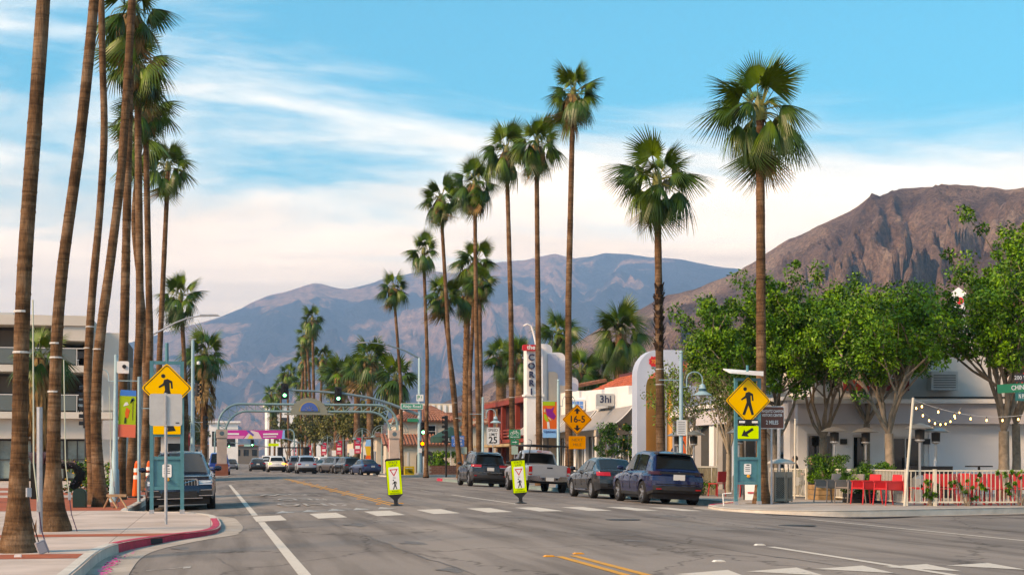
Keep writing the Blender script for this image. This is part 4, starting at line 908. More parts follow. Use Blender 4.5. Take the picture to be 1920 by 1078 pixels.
s_ = MB().bb(-1.5, 1.0, 0.80, 0.898, 3.9, 5.1).build('sign_board', mat('dull_red_sign', (0.34, 0.05, 0.04), 0.6), rb); txt('BAR', 0.5, sign_white, rb, (0.4, 0.795, 4.4)); txt('GRILL', 0.28, sign_white, rb, (-0.5, 0.795, 4.15))
MB().bb(4.9, 5.6, 0.82, 0.898, 4.0, 5.0).build('sign_board', sign_red, rb)
clad_g = mat('dull_grey_metal', (.16, .16, .16), .6); u = MB().bb(1.7, 2.7, 0.3, 0.89, 3.9, 4.6).build('air_unit', alu, rb); [MB().bb(1.78, 2.62, .285, .298, 3.98 + .09 * k, 4.02 + .09 * k).build('louvre', clad_g, u) for k in range(6)]
MB().bb(1.2, 7.5, 0.86, 0.9, 3.62, 3.67).build('pipe', frame_d, rb)
MB().lathe([(0, -.01), (.55, -.01), (.55, .01), (0, .01)], 24, (6.1, 0.10, 1.35), axis='y').build('window_disc', mat('deep_red_disc', (0.22, 0.015, 0.02), 0.5), rb)
for k, t in enumerate(('LOVE THIS', 'STAY')): txt(t, 0.17, sign_white, rb, (6.1, 0.08, 1.42 - 0.2 * k))
for x in (-1.7, 1.42): MB().bb(x - .12, x + .12, -0.12, -0.002, 1.85, 2.05).build('wall_lamp', black_p, rb)
# street wing of the restaurant, dark openings between white piers
rw = thing('restaurant_wing', 'white restaurant wing with dark openings between piers along the pavement', 'building', (20.6, 26.9, WALK)); rw.scale = (1, 1.626, 1)
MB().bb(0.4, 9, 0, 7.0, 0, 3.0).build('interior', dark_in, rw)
for k in range(5): MB().bb(0, 0.42, -0.05 + 1.72 * k, 0.32 + 1.72 * k, 0, 2.8).build('pier', stucco, rw)
MB().bb(-0.1, 9, -0.1, 7.1, 2.8, 3.5).build('canopy_band', grey_w, rw); MB().bb(-0.25, 9, -0.12, 7.2, 3.51, 3.65).build('canopy_edge', stucco, rw)
MB().bb(1.2, 9, 0.2, 7.0, 3.66, 5.6).build('upper_wall', stucco, rw)
for k in range(4): MB().bb(0.395, 0.405, 0.36 + 1.72 * k, 1.62 + 1.72 * k, 0.05, 2.75).build('pane', glass_dark, rw)
bs = thing('blue_shopfront', 'dark blue shopfront with orange door frame beside the gateway', 'building', (20.2, 34.3, WALK)); MB().bb(0, 6, -0.2, 0.6, 0, 3.2).build('wall', mat('navy_wall', (0.03, 0.06, 0.10), 0.7), bs)
fr = MB(); fr.bb(0.15, .27, -.32, -.21, 0, 2.5); fr.bb(.93, 1.05, -.32, -.21, 0, 2.5); fr.bb(.27, .93, -.32, -.21, 2.38, 2.5); d_ = fr.build('door_frame', mat('orange_frame', (0.70, 0.12, 0.03), 0.5), bs); MB().bb(.28, .92, -.27, -.25, 0.02, 2.37).build('pane', glass_dark, d_)
MB().bb(-0.2, 6.2, -1.2, 0.7, 3.21, 3.45).build('canopy', stucco, bs)
rs = thing('roof_sign', 'white rooftop sign with red emblem peeping through the right tree tops', 'sign', (31.2, 29.0, 7.9), -A); MB().prism([(-.35, 0), (.35, 0), (.32, .7), (0, .95), (-.32, .7)], 0, .12).build('board', stucco, rs); MB().prism(circ(0.06, .35, .16, 10), -.03, -.002).build('emblem', sign_red, rs)
MB().bb(-.3, -.24, .125, .19, -1.75, .6).build('post', galv, rs); MB().bb(.24, .3, .125, .19, -1.75, .6).build('post', galv, rs)

# ------------------------------------------------------------------ deco building with letter tower
db = thing('deco_building', 'white stepped deco building with red tiled roof and grey awnings', 'building', (19.5, 37.0, WALK)); db.scale = (1.038, 1.626, 1)
def stepped(x0, x1, zs):      # stepped skyline descending with rounded shoulders, local x
    p = [(x0, 0), (x0, zs[0])]; n = len(zs); w = (x1 - x0) / n
    for i, z in enumerate(zs):
        xe = x0 + w * (i + 1); nz = zs[i + 1] if i + 1 < n else 0; r = min(0.42 * w, 0.45)
        p += [(xe - r, z)] + [(xe - r + r * math.sin(a), z - r + r * math.cos(a)) for a in (PI / 6, PI / 3, PI / 2)]
        p.append((xe, nz))
    return p
tw = MB().prism(stepped(-1.15, 1.95, [8.15, 7.65, 6.2, 5.35]), 9.9, 10.5).build('stepped_wall', stucco, db)
MB().prism(stepped(-0.65, 1.70, [7.55, 7.2, 5.85, 5.05]), 9.84, 9.898).build('wall_inset', blue_w, db)
MB().prism(stepped(-0.62, 1.50, [6.5, 5.7, 4.9, 4.6]), 9.78, 9.838).build('wall_inset', peach_w, db)
MB().bb(-2.05, -1.12, 9.35, 9.88, 0, 8.0).build('letter_tower', stucco, db); MB().bb(-2.15, -1.04, 9.3, 9.86, 5.0, 5.12).build('tower_ledge', stucco, db)
navy = mat('navy_letters', (0.02, 0.03, 0.08), 0.5)
for k, ch in enumerate('CORRI'): txt(ch, 0.52, navy, db, (-1.80, 9.30, 7.25 - 0.5 * k), ext=0.03, bold=0.012)
hd = MB().prism(rrect(-1.85, 7.82, 0.95, 0.36, .1), 9.22, 9.34).build('name_plate', sign_red, db); txt('the', 0.36, sign_white, db, (-1.85, 9.21, 7.84), bold=.008)
MB().tube([(-1.42, 9.6, 8.0), (-1.6, 9.6, 8.8), (-1.72, 9.6, 9.15), (-1.95, 9.6, 9.25), (-2.15, 9.6, 9.15)], .05, 6).build('sign_lamp', stucco, db)
# street front with notched parapet
fp = [(0, 0), (7.9, 0), (7.9, 5.15), (6.9, 5.15), (6.9, 4.75), (6.55, 4.75), (6.55, 5.1), (4.0, 5.0), (4.0, 4.7), (3.6, 4.7), (3.6, 5.05), (0.9, 4.95), (0.9, 4.5), (0.5, 4.5), (0.5, 5.0), (0, 5.0)]
up = [(y, max(z, 2.95)) for y, z in fp]
MB().prism([(0, 2.95), (7.9, 2.95)] + [(y, z) for y, z in fp[2:]], 0, .3, 'yz').build('street_front', stucco, db)
MB().bb(.02, .28, 8.0, 10.5, 2.9, 5.2).build('street_front', stucco, db)
MB().bb(-.12, .31, 0, 10.4, 2.55, 2.94).build('beam', warm_w, db)
for k in range(8): MB().bb(-.06, .24, 0.25 + 1.4 * k, .50 + 1.4 * k, 0, 2.54).build('pier', stucco, db)
for k in range(7): MB().bb(.10, .115, .51 + 1.4 * k, 1.64 + 1.4 * k, .05, 2.53).build('pane', glass_dark, db)
for k in range(7): MB().bb(.07, .13, .52 + 1.4 * k + 0.5, .52 + 1.4 * k + .58, .05, 2.53).build('mullion', frame_w, db)
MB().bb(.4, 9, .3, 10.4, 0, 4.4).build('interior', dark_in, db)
MB().bb(.31, 9.0, -.06, .25, 0, 4.9).build('end_wall', blue_w, db)
tile_roof(db, (1.0, 1.2, 4.9), (1.0, 9.6, 4.9), (3.6, 1.2, 6.15), (3.6, 9.6, 6.15), tile_m, 0.3, 0.10)
MB().bb(3.5, 3.8, 1.0, 9.7, 6.12, 6.35).build('ridge', mat('maroon', (0.10, 0.025, 0.03), 0.6), db)
aw = mat('grey_canvas', (0.27, 0.26, 0.25), 0.85, var=0.08, scale=1.5)
for y0, y1 in ((0.2, 4.2), (4.5, 7.6), (7.9, 11.2), (11.4, 14.2)):
    P = []
    for i in range(9):
        t = i / 8; x = -0.05 - 1.55 * t; z = 3.95 - 1.15 * t ** 1.0 + 0.42 * math.sin(PI * t) * -0.55
        P.append([(x, y0 + (y1 - y0) * j / 4, z - 0.05 * math.sin(PI * j / 4)) for j in range(5)])
    b_ = MB(); b_.grid(P); b_.grid([[(p[0], p[1], p[2] - .03) for p in r] for r in P], flip=True); a_ = b_.build('awning', aw, db, smooth=True, ang=180)
    for yy in (y0, y1): MB().tube([(-.05, yy, 3.97)] + [r[0 if yy == y0 else 4] for r in P[1:]], .025, 5).build('awning_edge', frame_w, a_)
sg = MB().bb(-.32, -.002, 6.1, 7.1, 4.0, 4.6).build('sign_box', stucco, db); MB().bb(-.34, -.325, 6.15, 7.05, 4.05, 4.55).build('sign_face', mat('sky_blue_sign', (0.10, 0.30, 0.72), 0.5), db)
sg = MB().bb(-.30, -.002, 2.55, 4.0, 3.95, 4.65).build('sign_box', alu, db)
# these signs stand out from the wall so that both faces are read along the street
MB().bb(-.62, -.33, 6.06, 6.12, 4.02, 4.58).build('blade_sign', mat('sky_blue_sign', (0.1, 0.3, 0.7)), db)
g3 = thing('blade_sign', 'grey box sign with dark figures on the white parapet', 'sign', (19.0, 39.5, 4.33 + WALK)); MB().prism(rrect(0, 0, .95, .62, .06), -.06, .06).build('box', alu, g3); MB().bb(.3, .49, -.05, .05, -.03, .03).build('bracket', galv, g3); txt('3hi', .52, navy, g3, (0, -.07, .02), bold=.012)
g4 = thing('blade_sign', 'white box sign with blue squares on the white parapet', 'sign', (19.05, 43.1, 4.3 + WALK)); MB().prism(rrect(0, 0, .85, .55, .04), -.06, .06).build('box', sign_white, g4); MB().bb(.3, .45, -.05, .05, -.03, .03).build('bracket', galv, g4)
for i in range(3):
    for j in range(2): MB().bb(-.30 + .21 * i, -.12 + .21 * i, -.066, -.061, -.2 + .21 * j, -.02 + .21 * j).build('blue_square', mat('sky_blue_sign', (0.1, 0.3, 0.7)), g4)

# ------------------------------------------------------------------ arched gateway
gw = thing('arched_gateway', 'pale blue arched gateway with orange reveal and red sun emblem', 'gateway', (19.55, 34.9, WALK)); gw.scale = (0.86, 0.5, 1)
def arch_poly(w, ht, r):      # outer outline, rounded on the left shoulder
    return [(-w / 2, 0), (-w / 2, ht - r)] + [(-w / 2 + r - r * math.cos(a), ht - r + r * math.sin(a)) for a in [PI / 2 * i / 8 for i in range(1, 9)]] + [(w / 2, ht), (w / 2, 0)]
op = [(0.75, 0), (0.75, 4.6)] + [(0.75 * math.cos(a), 4.6 + 0.75 * math.sin(a)) for a in [PI * i / 12 for i in range(1, 12)]] + [(-0.75, 4.6), (-0.75, 0)]
out = arch_poly(2.5, 6.35, 1.2)
# one concave outline: up the outside, down to the opening and round it
poly = [(-1.25, 0)] + out[1:] + op
MB().prism(poly, 0, 1.6).build('arch', blue_w, gw)
MB().bb(.752, .80, .08, 2.4, 0, 5.3).build('reveal', orange_w, gw) if False else MB().bb(.70, .748, .06, 1.5, 0, 4.6).build('reveal', orange_w, gw)
MB().bb(-.75, .75, 2.2, 2.4, 0, 4.4).build('back_wall', orange_w, gw)
MB().prism([(0.7 * math.cos(PI * i / 12), 4.4 + 0.7 * math.sin(PI * i / 12)) for i in range(13)], 2.0, 2.3).build('niche', mat('ochre', (0.55, 0.36, 0.08), 0.8), gw)
em = MB().prism([(0.26 * (1 if i % 2 else .8) * math.cos(PI * i / 8) - .35, 5.8 + 0.26 * (1 if i % 2 else .8) * math.sin(PI * i / 8)) for i in range(16)], -.12, -.002).build('emblem', sign_red, gw); txt('70', .26, mat('gold', (0.8, 0.42, 0.05), 0.5), gw, (-.35, -.13, 5.78))
MB().bb(.9, 1.1, -.2, -.002, 2.6, 2.8).build('wall_lamp', black_p, gw)

# ------------------------------------------------------------------ red timber building with balcony
rd = thing('red_timber_building', 'dark red two-storey timber building with balcony behind the palm clump', 'building', (19.0, 50.0, WALK)); rd.scale = (1.038, 1.626, 1)
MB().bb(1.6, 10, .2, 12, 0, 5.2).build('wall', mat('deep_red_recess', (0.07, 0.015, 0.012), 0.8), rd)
MB().bb(.9, 10.5, -.4, 13, 5.2, 5.55).build('fascia', red_wood, rd)
tile_roof(rd, (.9, -.4, 5.56), (.9, 13, 5.56), (4.5, -.4, 6.3), (4.5, 13, 6.3), tile_d, 0.35, .10)
for k in range(5): MB().bb(1.0, 1.28, .0 + 3.0 * k, .28 + 3.0 * k, 0, 5.19).build('post', red_wood, rd)
MB().bb(1.0, 10, -.3, 12.5, 2.5, 2.75).build('balcony_floor', red_wood, rd)
for z in (2.9, 3.12, 3.34): MB().bb(1.05, 1.12, -.25, 12.4, z, z + .13).build('balcony_rail', red_wood, rd)
for z in (2.9, 3.12, 3.34): MB().bb(1.15, 9, -.28, -.22, z, z + .13).build('balcony_rail', red_wood, rd)
MB().bb(-.2, 1.5, .5, 12, 2.2, 2.38).build('shop_canopy', mat('tan_canvas', (0.42, 0.30, 0.17), 0.85), rd)
MB().prism([(-.4, 1.9), (1.5, 1.9), (1.5, 2.7)], -.9, -.4).build('tan_awning', mat('tan_canvas', (0.42, 0.30, 0.17)), rd)
MB().bb(3.1, 5.2, .1, .19, 3.0, 4.6).build('wall_patch', warm_w, rd); MB().bb(3.4, 4.0, -.2, .09, 3.6, 4.0).build('air_unit', alu, rd)
MB().bb(1.7, 4.0, .16, .195, .1, 2.1).build('shop_window', glass_dark, rd)
warm_l = mat('warm_lamp', (1.0, 0.55, 0.2), 0.5, emis=3.0)
for k in range(3): MB().lathe([(0, -.03), (.04, 0), (0, .03)], 8, (2.0 + .6 * k, .0, 1.9)).build('hanging_lamp', warm_l, rd)

# ------------------------------------------------------------------ Spanish building beyond the junction
sb = thing('spanish_building', 'cream Spanish building with clay tiled roofs and arched doorway', 'building', (16.9, 79.5, WALK))
MB().bb(0, 11, 0, 10, 0, 5.0).build('wall', cream_w, sb); MB().bb(-1.6, 5.2, -2.2, -.01, 0, 2.75).build('wall', cream_w, sb)
tile_roof(sb, (-.5, -.5, 5.0), (5.6, -.5, 5.0), (2.0, 3.2, 6.5), (3.4, 3.2, 6.5), tile_d, .3, .10)
tile_roof(sb, (-.5, 7, 5.0), (-.5, -.5, 5.0), (2.0, 4.5, 6.5), (2.0, 3.2, 6.5), tile_d, .3, .10)
tile_roof(sb, (5.6, -.5, 5.0), (5.6, 7, 5.0), (3.4, 3.2, 6.5), (3.4, 4.5, 6.5), tile_d, .3, .10)
tile_roof(sb, (-1.9, -2.6, 2.7), (5.4, -2.6, 2.7), (-1.9, -.05, 3.7), (5.4, -.05, 3.7), tile_d, .3, .10)
tile_roof(sb, (5.7, -.4, 4.4), (11, -.4, 5.2), (5.7, 2.6, 5.0), (11, 2.6, 5.9), tile_d, .3, .10)
window(sb, 1.6, 3.4, 3.4, 4.6, -.08, glass_dark, frame_w, 2, 2)
ap = [(3.0, 0), (3.0, 1.6)] + [(2.1 + .9 * math.cos(a), 1.6 + .55 * math.sin(a)) for a in [PI * i / 10 for i in range(1, 10)]] + [(1.2, 1.6), (1.2, 0)]
MB().prism(ap, -2.26, -2.202).build('arched_opening', dark_in, sb)
for x in (-.9, -.3, .4): MB().bb(x - .09, x + .09, -2.24, -2.202, 0, 2.0).build('shutter', frame_w, sb)
um = thing('umbrella', 'large dark green market umbrella lettered in white', 'umbrella', (20.4, 74.3, WALK)); gm = mat('dark_green_canvas', (0.008, 0.055, 0.045), 0.8)
MB().lathe([(0.02, 4.3), (1.9, 3.35), (1.9, 3.3), (0.02, 4.24)], 8).build('canopy', gm, um, rz=PI / 8); MB().lathe([(1.88, 3.32), (1.9, 2.85), (1.87, 2.85), (1.85, 3.32)], 8).build('valance', gm, um, rz=PI / 8); MB().tube([(0, 0, 0), (0, 0, 4.3)], .04, 6).build('pole', frame_w, um); txt('AL DE', .42, sign_white, um, (-.25, -1.80, 3.08))
pl = thing('brick_planter', 'low red brick planter wall by the junction corner', 'planter', (19.6, 73.0, WALK)); brick = mat('planter_brick', (0.17, 0.075, 0.05), 0.9, var=0.3, scale=6)
for r_ in range(5):
    for k in range(9): MB().bb(-1.5 + .34 * k + (.17 if r_ % 2 else 0), -1.5 + .34 * k + .325 + (.17 if r_ % 2 else 0), -.2, .2, .16 * r_ + .008, .16 * r_ + .155).build('brick', brick, pl)
MB().bb(-1.55, 1.75, -.19, .19, 0, .79).build('core', mat('mortar', (0.3, .27, .24), .9), pl)
yb = thing('planter_box', 'bright yellow planter box with a small shrub by the signal pole', 'planter', (16.1, 72.2, WALK)); ym = mat('yellow_box', (0.75, 0.48, 0.01), .5)
for a, b in ((-.42, -.36), (.36, .42)): MB().bb(a, b, -.3, .3, 0, .75).build('side', ym, yb)
MB().bb(-.36, .36, -.3, -.25, .0, .12).build('front_rail', ym, yb); MB().bb(-.36, .36, -.3, -.25, .6, .75).build('front_rail', ym, yb); MB().bb(-.36, .36, -.2, .28, .0, .55).build('back', ym, yb)
obj('foliage', leaf_cloud([(0, -.26, .36), (.1, -.26, .3)], [.22, .2], 60, .1, [LF[2]], [1.0], 9), yb)
# far buildings
for nm, lb, x, y, w, d, ht, m in (('far_building', 'flat white building with overhanging roof, far left of the street', 3.0, 225, 7, 10, 10.5, stucco), ('far_building', 'big plain white block behind the far palms', 23.0, 250, 17, 16, 16.5, stucco), ('far_building', 'cream flat-roofed building behind the Spanish tiled roof', 34, 120, 12, 10, 7.6, cream_w), ('far_building', 'low tan shop row on the right beyond the arch', 24, 118, 9, 40, 4.2, cream_w), ('far_building', 'low pale shop row on the left beyond the arch', -8, 150, 10, 60, 4.6, warm_w), ('far_building', 'dark glazed building closing the far end of the street', 2, 330, 30, 12, 6.5, dark_wall)):
    t = thing(nm, lb, 'building', (x, y, WALK)); MB().bb(-w / 2, w / 2, -d / 2, d / 2, 0, ht).build('wall', m, t); MB().bb(-w / 2 - .6, w / 2 + .6, -d / 2 - .6, d / 2 + .6, ht, ht + .45).build('roof', stucco if ht > 9 else tile_d, t)
    nw = max(2, int(w / 3))
    for k in range(nw):
        x0 = -w / 2 + w * (k + .2) / nw; MB().bb(x0, x0 + w / nw * .6, -d / 2 - .06, -d / 2 - .003, ht * .45, ht * .8).build('window', glass_dark, t)
    if w < 11:
        sd = -1 if x > 8 else 1
        for k in range(int(d / 4)): MB().bb(sd * w / 2, sd * (w / 2 + .06), -d / 2 + 4 * k + .6, -d / 2 + 4 * k + 3.0, .3, 2.4).build('shop_window', glass_dark, t)
cb_ = thing('far_building', 'cream strip of louvred wall on the slope above the street sign', 'building', (38.0, 150, 0)); MB().bb(-6, 4, 0, 4, 0, 11.5).build('wall', cream_w, cb_)
for k in range(9): MB().bb(-5.6 + 1.05 * k, -5.1 + 1.05 * k, -.2, -.003, 8.6, 11.2).build('louvre', stucco, cb_)
# ================================================================== STREET FURNITURE
def post(h, r=0.03, m=galv, name='post', parent=None, n=8, x=0, y=0, z0=0):
    return MB().tube([(x, y, z0), (x, y, h)], r, n).build(name, m, parent, smooth=True)
def walker(cx, cz, s, mirror=1):
    """walking-figure pictogram as outlines; s = figure height"""
    P = [[(-.06, .30), (.06, .335), (.13, .28), (.205, .22), (.20, .0), (.165, .0), (.165, .17), (.10, .19), (.105, -.02), (.235, -.44), (.15, -.47), (.045, -.16), (-.12, -.47), (-.205, -.45), (-.045, -.06), (-.055, .10), (-.23, .015), (-.215, -.02), (-.26, .03), (-.06, .17)]]
    P = [[(-.065, .30), (.05, .335), (.20, .26), (.22, .02), (.165, .02), (.15, .20), (.11, .20), (.12, -.03), (.235, -.46), (.15, -.485), (.03, -.14), (-.10, -.485), (-.19, -.46), (-.03, -.03), (-.05, .12), (-.22, .03), (-.245, .075), (-.09, .19)]]
    out = [[(cx + mirror * a * s, cz + b * s) for a, b in q] for q in P]
    out.append(circ(cx - mirror * .09 * s, cz + .43 * s, .068 * s, 14)); return out
def diamond(cx, cz, half, r=0.05):
    o = []
    for a in (0, PI / 2, PI, 1.5 * PI):
        px, pz = math.cos(a) * (half - r * 1.2), math.sin(a) * (half - r * 1.2)
        for t in (-PI / 4, 0, PI / 4): o.append((cx + px + r * math.cos(a + t), cz + pz + r * math.sin(a + t)))
    return o
def plate(parent, poly, y, m, name='face', th=0.006): return MB().prism(poly, y - th, y).build(name, m, parent)

# ------------------------------------------------------------------ pedestrian crossing beacons
def beacon(label, x, y, solar, flip=1):
    t = thing('crossing_beacon', label, 'beacon', (x, y, WALK), 0, 'pedestrian crossing beacons')
    hw = .345; H_ = 3.55
    for s in (-1, 1):
        p = MB().box((s * hw, 0, H_ / 2), (.085, .085, H_)).build('upright', teal_p, t); MB().box((s * hw, 0, .05), (.11, .11, .10)).build('foot', galv, p)
    for z in (.60, 1.30, 1.83, 2.42, H_ - .04): MB().box((0, 0, z), (2 * hw - .087, .07, .075)).build('crossbar', teal_p, t)
    pn = MB().box((0, .01, .95), (2 * hw - .09, .03, .62)).build('panel', teal_p, t)
    pl_ = plate(t, rrect(0, 1.0, .21, .30, .03), -.012, sign_white, 'instruction_plate')
    plate(pl_, [(-.04, 1.10), (.05, 1.10), (.06, 1.13), (-.03, 1.13)], -.0195, sign_black, 'symbol', .002)
    for k in range(3): plate(pl_, [(-.07, 1.04 - .05 * k), (.07, 1.04 - .05 * k), (.07, 1.055 - .05 * k), (-.07, 1.055 - .05 * k)], -.0195, sign_black, 'text_bar', .0015)
    MB().lathe([(0, -.07), (.035, -.065), (.045, -.03), (.045, 0)], 14, (.02, -.01, .80), axis='y').build('push_button', mat('button_orange', (0.75, 0.33, 0.03), 0.4), t)
    zc_ = 2.92; hd = .66 if solar else .57
    plate(t, diamond(0, zc_, hd), -.055, yel_p, 'warning_sign')
    for a, b in ((hd - .035, hd - .06),):
        ring = MB(); o1 = diamond(0, zc_, a); o2 = diamond(0, zc_, b); n = len(o1)
        ring.add([(p[0], -.0645, p[1]) for p in o1] + [(p[0], -.0645, p[1]) for p in o2], [(i, (i + 1) % n, n + (i + 1) % n, n + i) for i in range(n)]); ring.build('border', sign_black, t)
    for q in walker(-.02, zc_ - .02, .80 if solar else .70): plate(t, q, -.0625, sign_black, 'pictogram', .003)
    # lamp bar and arrow plate
    lb_ = MB().box((0, -.05, 2.32), (.56, .06, .14)).build('lamp_bar', black_p, t)
    for s in (-1, 1): MB().box((s * .19, -.085, 2.32), (.17, .012, .06)).build('lamp', sign_white, lb_)
    plate(t, rrect(0, 2.03, .62, .36, .02), -.055, lime_p if solar else yel_p, 'arrow_plate')
    ar = [(-.20, -.10), (.02, -.12), (-.03, -.05), (.16, .07), (.12, .13), (-.08, .01), (-.12, .08)]
    plate(t, [(flip * a, 2.03 + b) for a, b in ar], -.063, sign_black, 'arrow', .003)
    if solar: MB().add([(-.62, -.30, 3.66), (.36, -.30, 3.60), (.36, .28, 3.74), (-.62, .28, 3.80), (-.62, -.30, 3.69), (.36, -.30, 3.73), (.36, .28, 3.77), (-.62, .28, 3.83)], [(0, 3, 2, 1), (4, 5, 6, 7), (0, 1, 5, 4), (1, 2, 6, 5), (2, 3, 7, 6), (3, 0, 4, 7)]).build('solar_panel', sign_white, t)
    MB().tube([(0, 0, H_ - .05), (0, 0, H_ + (.36 if solar else .42))], .04, 8).build('mast', teal_p, t)
    return t
beacon('teal pedestrian crossing beacon with lime arrow plate on the right corner', 14.22, 20.4, True)
beacon('teal pedestrian crossing beacon half hidden by the blank sign back, on the left', -0.96, 21.4, False, -1)

def sign_post(name, label, x, y, h, cat='sign', r=.03, m=galv, base=WALK, group=None, rz=0):
    t = thing(name, label, cat, (x, y, base), rz, group); post(h, r, m, 'post', t); return t
t = sign_post('sign_back', 'bare aluminium back of a square sign on a pole, left foreground', -.82, 17.85, 2.55); MB().prism(rrect(0, 2.22, .62, .62, .05), -.034, -.028).build('panel', alu, t); MB().box((0.22, -.0355, 1.97), (.07, .003, .02)).build('sticker', sign_black, t); MB().tube([(0, -.045, 1.95), (0, -.045, 2.5)], .022, 6).build('bracket', galv, t)
t = sign_post('sign_back', 'bare aluminium back of a small sign behind the curving palm', -2.95, 29.4, 2.5); MB().prism(rrect(0, 2.2, .5, .6, .05), -.034, -.028).build('panel', alu, t)
sign_post('metal_post', 'plain grey steel post between the two nearest left palms', -2.75, 16.4, 2.15, 'post', .05)
sign_post('metal_post', 'grey sign post edge-on behind the litter bin', 17.0, 22.7, 2.6, 'post', .06)
t = sign_post('directional_sign', 'brown visitor centre sign beside the palm trunk on the right corner', 15.04, 20.42, 2.72)
plate(t, rrect(0, 2.46, .74, .64, .03), -.035, sign_white, 'border'); plate(t, rrect(0, 2.46, .70, .60, .03), -.0415, sign_brown, 'face', .004)
for k, (s_, sz, xs_) in enumerate((('TAHQUITZ CANYON', .105, .72), ("VISITOR'S CENTER", .105, .72), ('2 MILES', .16, .72))): txt(s_, sz, sign_white, t, (0, -.0475, 2.635 - (.115 * k if k < 2 else .32)), xs=xs_, bold=.002)
t = sign_post('speed_limit_sign', 'white speed limit 25 sign beside the left of the lamp posts', 15.1, 46.0, 2.98)
plate(t, rrect(0, 2.62, .76, 1.0, .05), -.035, sign_white); ring = MB(); o1, o2 = rrect(0, 2.62, .73, .97, .045), rrect(0, 2.62, .70, .94, .04); n = len(o1); ring.add([(p[0], -.0425, p[1]) for p in o1] + [(p[0], -.0425, p[1]) for p in o2], [(i, (i + 1) % n, n + (i + 1) % n, n + i) for i in range(n)]); ring.build('border', sign_black, t)
txt('SPEED', .23, sign_black, t, (0, -.043, 2.95), xs=.9, bold=.003); txt('LIMIT', .23, sign_black, t, (0, -.043, 2.71), xs=.9, bold=.003); txt('25', .52, sign_black, t, (0, -.043, 2.38), bold=.012)
t = sign_post('bike_route_sign', 'green bike route sign with arrow and pale notice below', 15.05, 42.2, 2.88)
plate(t, rrect(0, 2.62, .62, .50, .05), -.035, sign_green); b = MB()
for sx in (-.15, .15):
    o1, o2 = circ(sx, 2.65, .085, 16), circ(sx, 2.65, .068, 16); b.add([(p[0], -.0425, p[1]) for p in o1] + [(p[0], -.0425, p[1]) for p in o2], [(i, (i + 1) % 16, 16 + (i + 1) % 16, 16 + i) for i in range(16)])
for p, q in (((-.15, 2.65), (-.06, 2.77)), ((-.06, 2.77), (.1, 2.77)), ((.1, 2.77), (0, 2.65)), ((0, 2.65), (-.06, 2.77)), ((.15, 2.65), (.09, 2.82)), ((-.15, 2.65), (0, 2.65)), ((.05, 2.82), (.11, 2.82)), ((-.1, 2.8), (-.03, 2.8))): b.tube([(p[0], -.043, p[1]), (q[0], -.043, q[1])], .009, 4)
b.build('bicycle_symbol', sign_white, t); txt('BIKE ROUTE', .085, sign_white, t, (0, -.043, 2.47), bold=.002)
plate(t, rrect(0, 2.20, .44, .28, .03), -.035, sign_green, 'arrow_plate'); plate(t, [(-.14, 2.185), (.03, 2.185), (.03, 2.15), (.14, 2.205), (.03, 2.26), (.03, 2.225), (-.14, 2.225)], -.0425, sign_white, 'arrow', .002)
plate(t, rrect(0, 1.79, .35, .46, .03), -.035, mat('pale_green_notice', (.42, .55, .46), .5), 'notice')
t = sign_post('lane_width_sign', 'orange diamond sign reading 16-5 above a next mile plate', 15.0, 34.0, 3.3, m=mat('wood_post', (.3, .26, .2), .8))
plate(t, diamond(0, 3.02, .66, .05), -.04, amber_p); ring = MB(); o1, o2 = diamond(0, 3.02, .63), diamond(0, 3.02, .605); n = len(o1); ring.add([(p[0], -.0475, p[1]) for p in o1] + [(p[0], -.0475, p[1]) for p in o2], [(i, (i + 1) % n, n + (i + 1) % n, n + i) for i in range(n)]); ring.build('border', sign_black, t)
txt('16-5', .40, sign_black, t, (0, -.048, 3.02), bold=.008)
for s in (1, -1): plate(t, [(a, 3.02 + s * c_) for a, c_ in ((0, .50), (.16, .36), (.05, .36), (.05, .25), (-.05, .25), (-.05, .36), (-.16, .36))], -.048, sign_black, 'arrow', .002)
plate(t, rrect(0, 2.02, .76, .56, .04), -.04, amber_p, 'sub_plate'); txt('NEXT', .17, mat('faded_ink', (.28, .10, .01), .6), t, (0, -.048, 2.13), xs=1.15); txt('MILE', .17, mat('faded_ink', (.28, .1, .01)), t, (0, -.048, 1.92), xs=1.15)
t = sign_post('community_centre_sign', 'blue cultural center sign on a post at the far right corner', 16.6, 58.6, 2.95); plate(t, rrect(0, 2.62, .92, .78, .05), -.04, sign_blue)
for k, s_ in enumerate(('CULTURAL', 'COMM', 'CENTER')): txt(s_, .21, sign_white, t, (0, -.048, 2.84 - .22 * k), xs=.85, bold=.002)
t = sign_post('notice_sign', 'small pale sign on a post beside the blue center sign', 16.95, 58.2, 2.2); plate(t, rrect(0, 1.95, .4, .5, .04), -.04, mat('pale_green_notice', (.42, .55, .46)))
t = sign_post('street_name_sign', 'green CHINO street name blades at the right edge', 20.5, 16.75, 3.75, r=.04)
for z, tx, m_, w_ in ((3.18, 'CHINO DR', sign_green, 1.55), (2.93, 'N PALM CANYON', mat('teal_blade', (.01, .17, .16), .5), .95)):
    b_ = MB().prism(rrect(0, z, w_, .23, .02), -.05, -.042).build('blade', m_, t); b_.rotation_euler = (0, R(-4), 0) if z > 3 else (0, 0, 0); b_.location.z = 0; q = txt(tx, .17, sign_white, b_, (-.0, -.053, z), xs=.9 if z > 3 else .55, bold=.003)
MB().prism(rrect(.0, 3.42, 1.0, .2, .02), -.05, -.042).build('blade', mat('dark_blade', (.05, .045, .05), .5), t); txt('200 W', .15, sign_white, t, (-.3, -.053, 3.42))

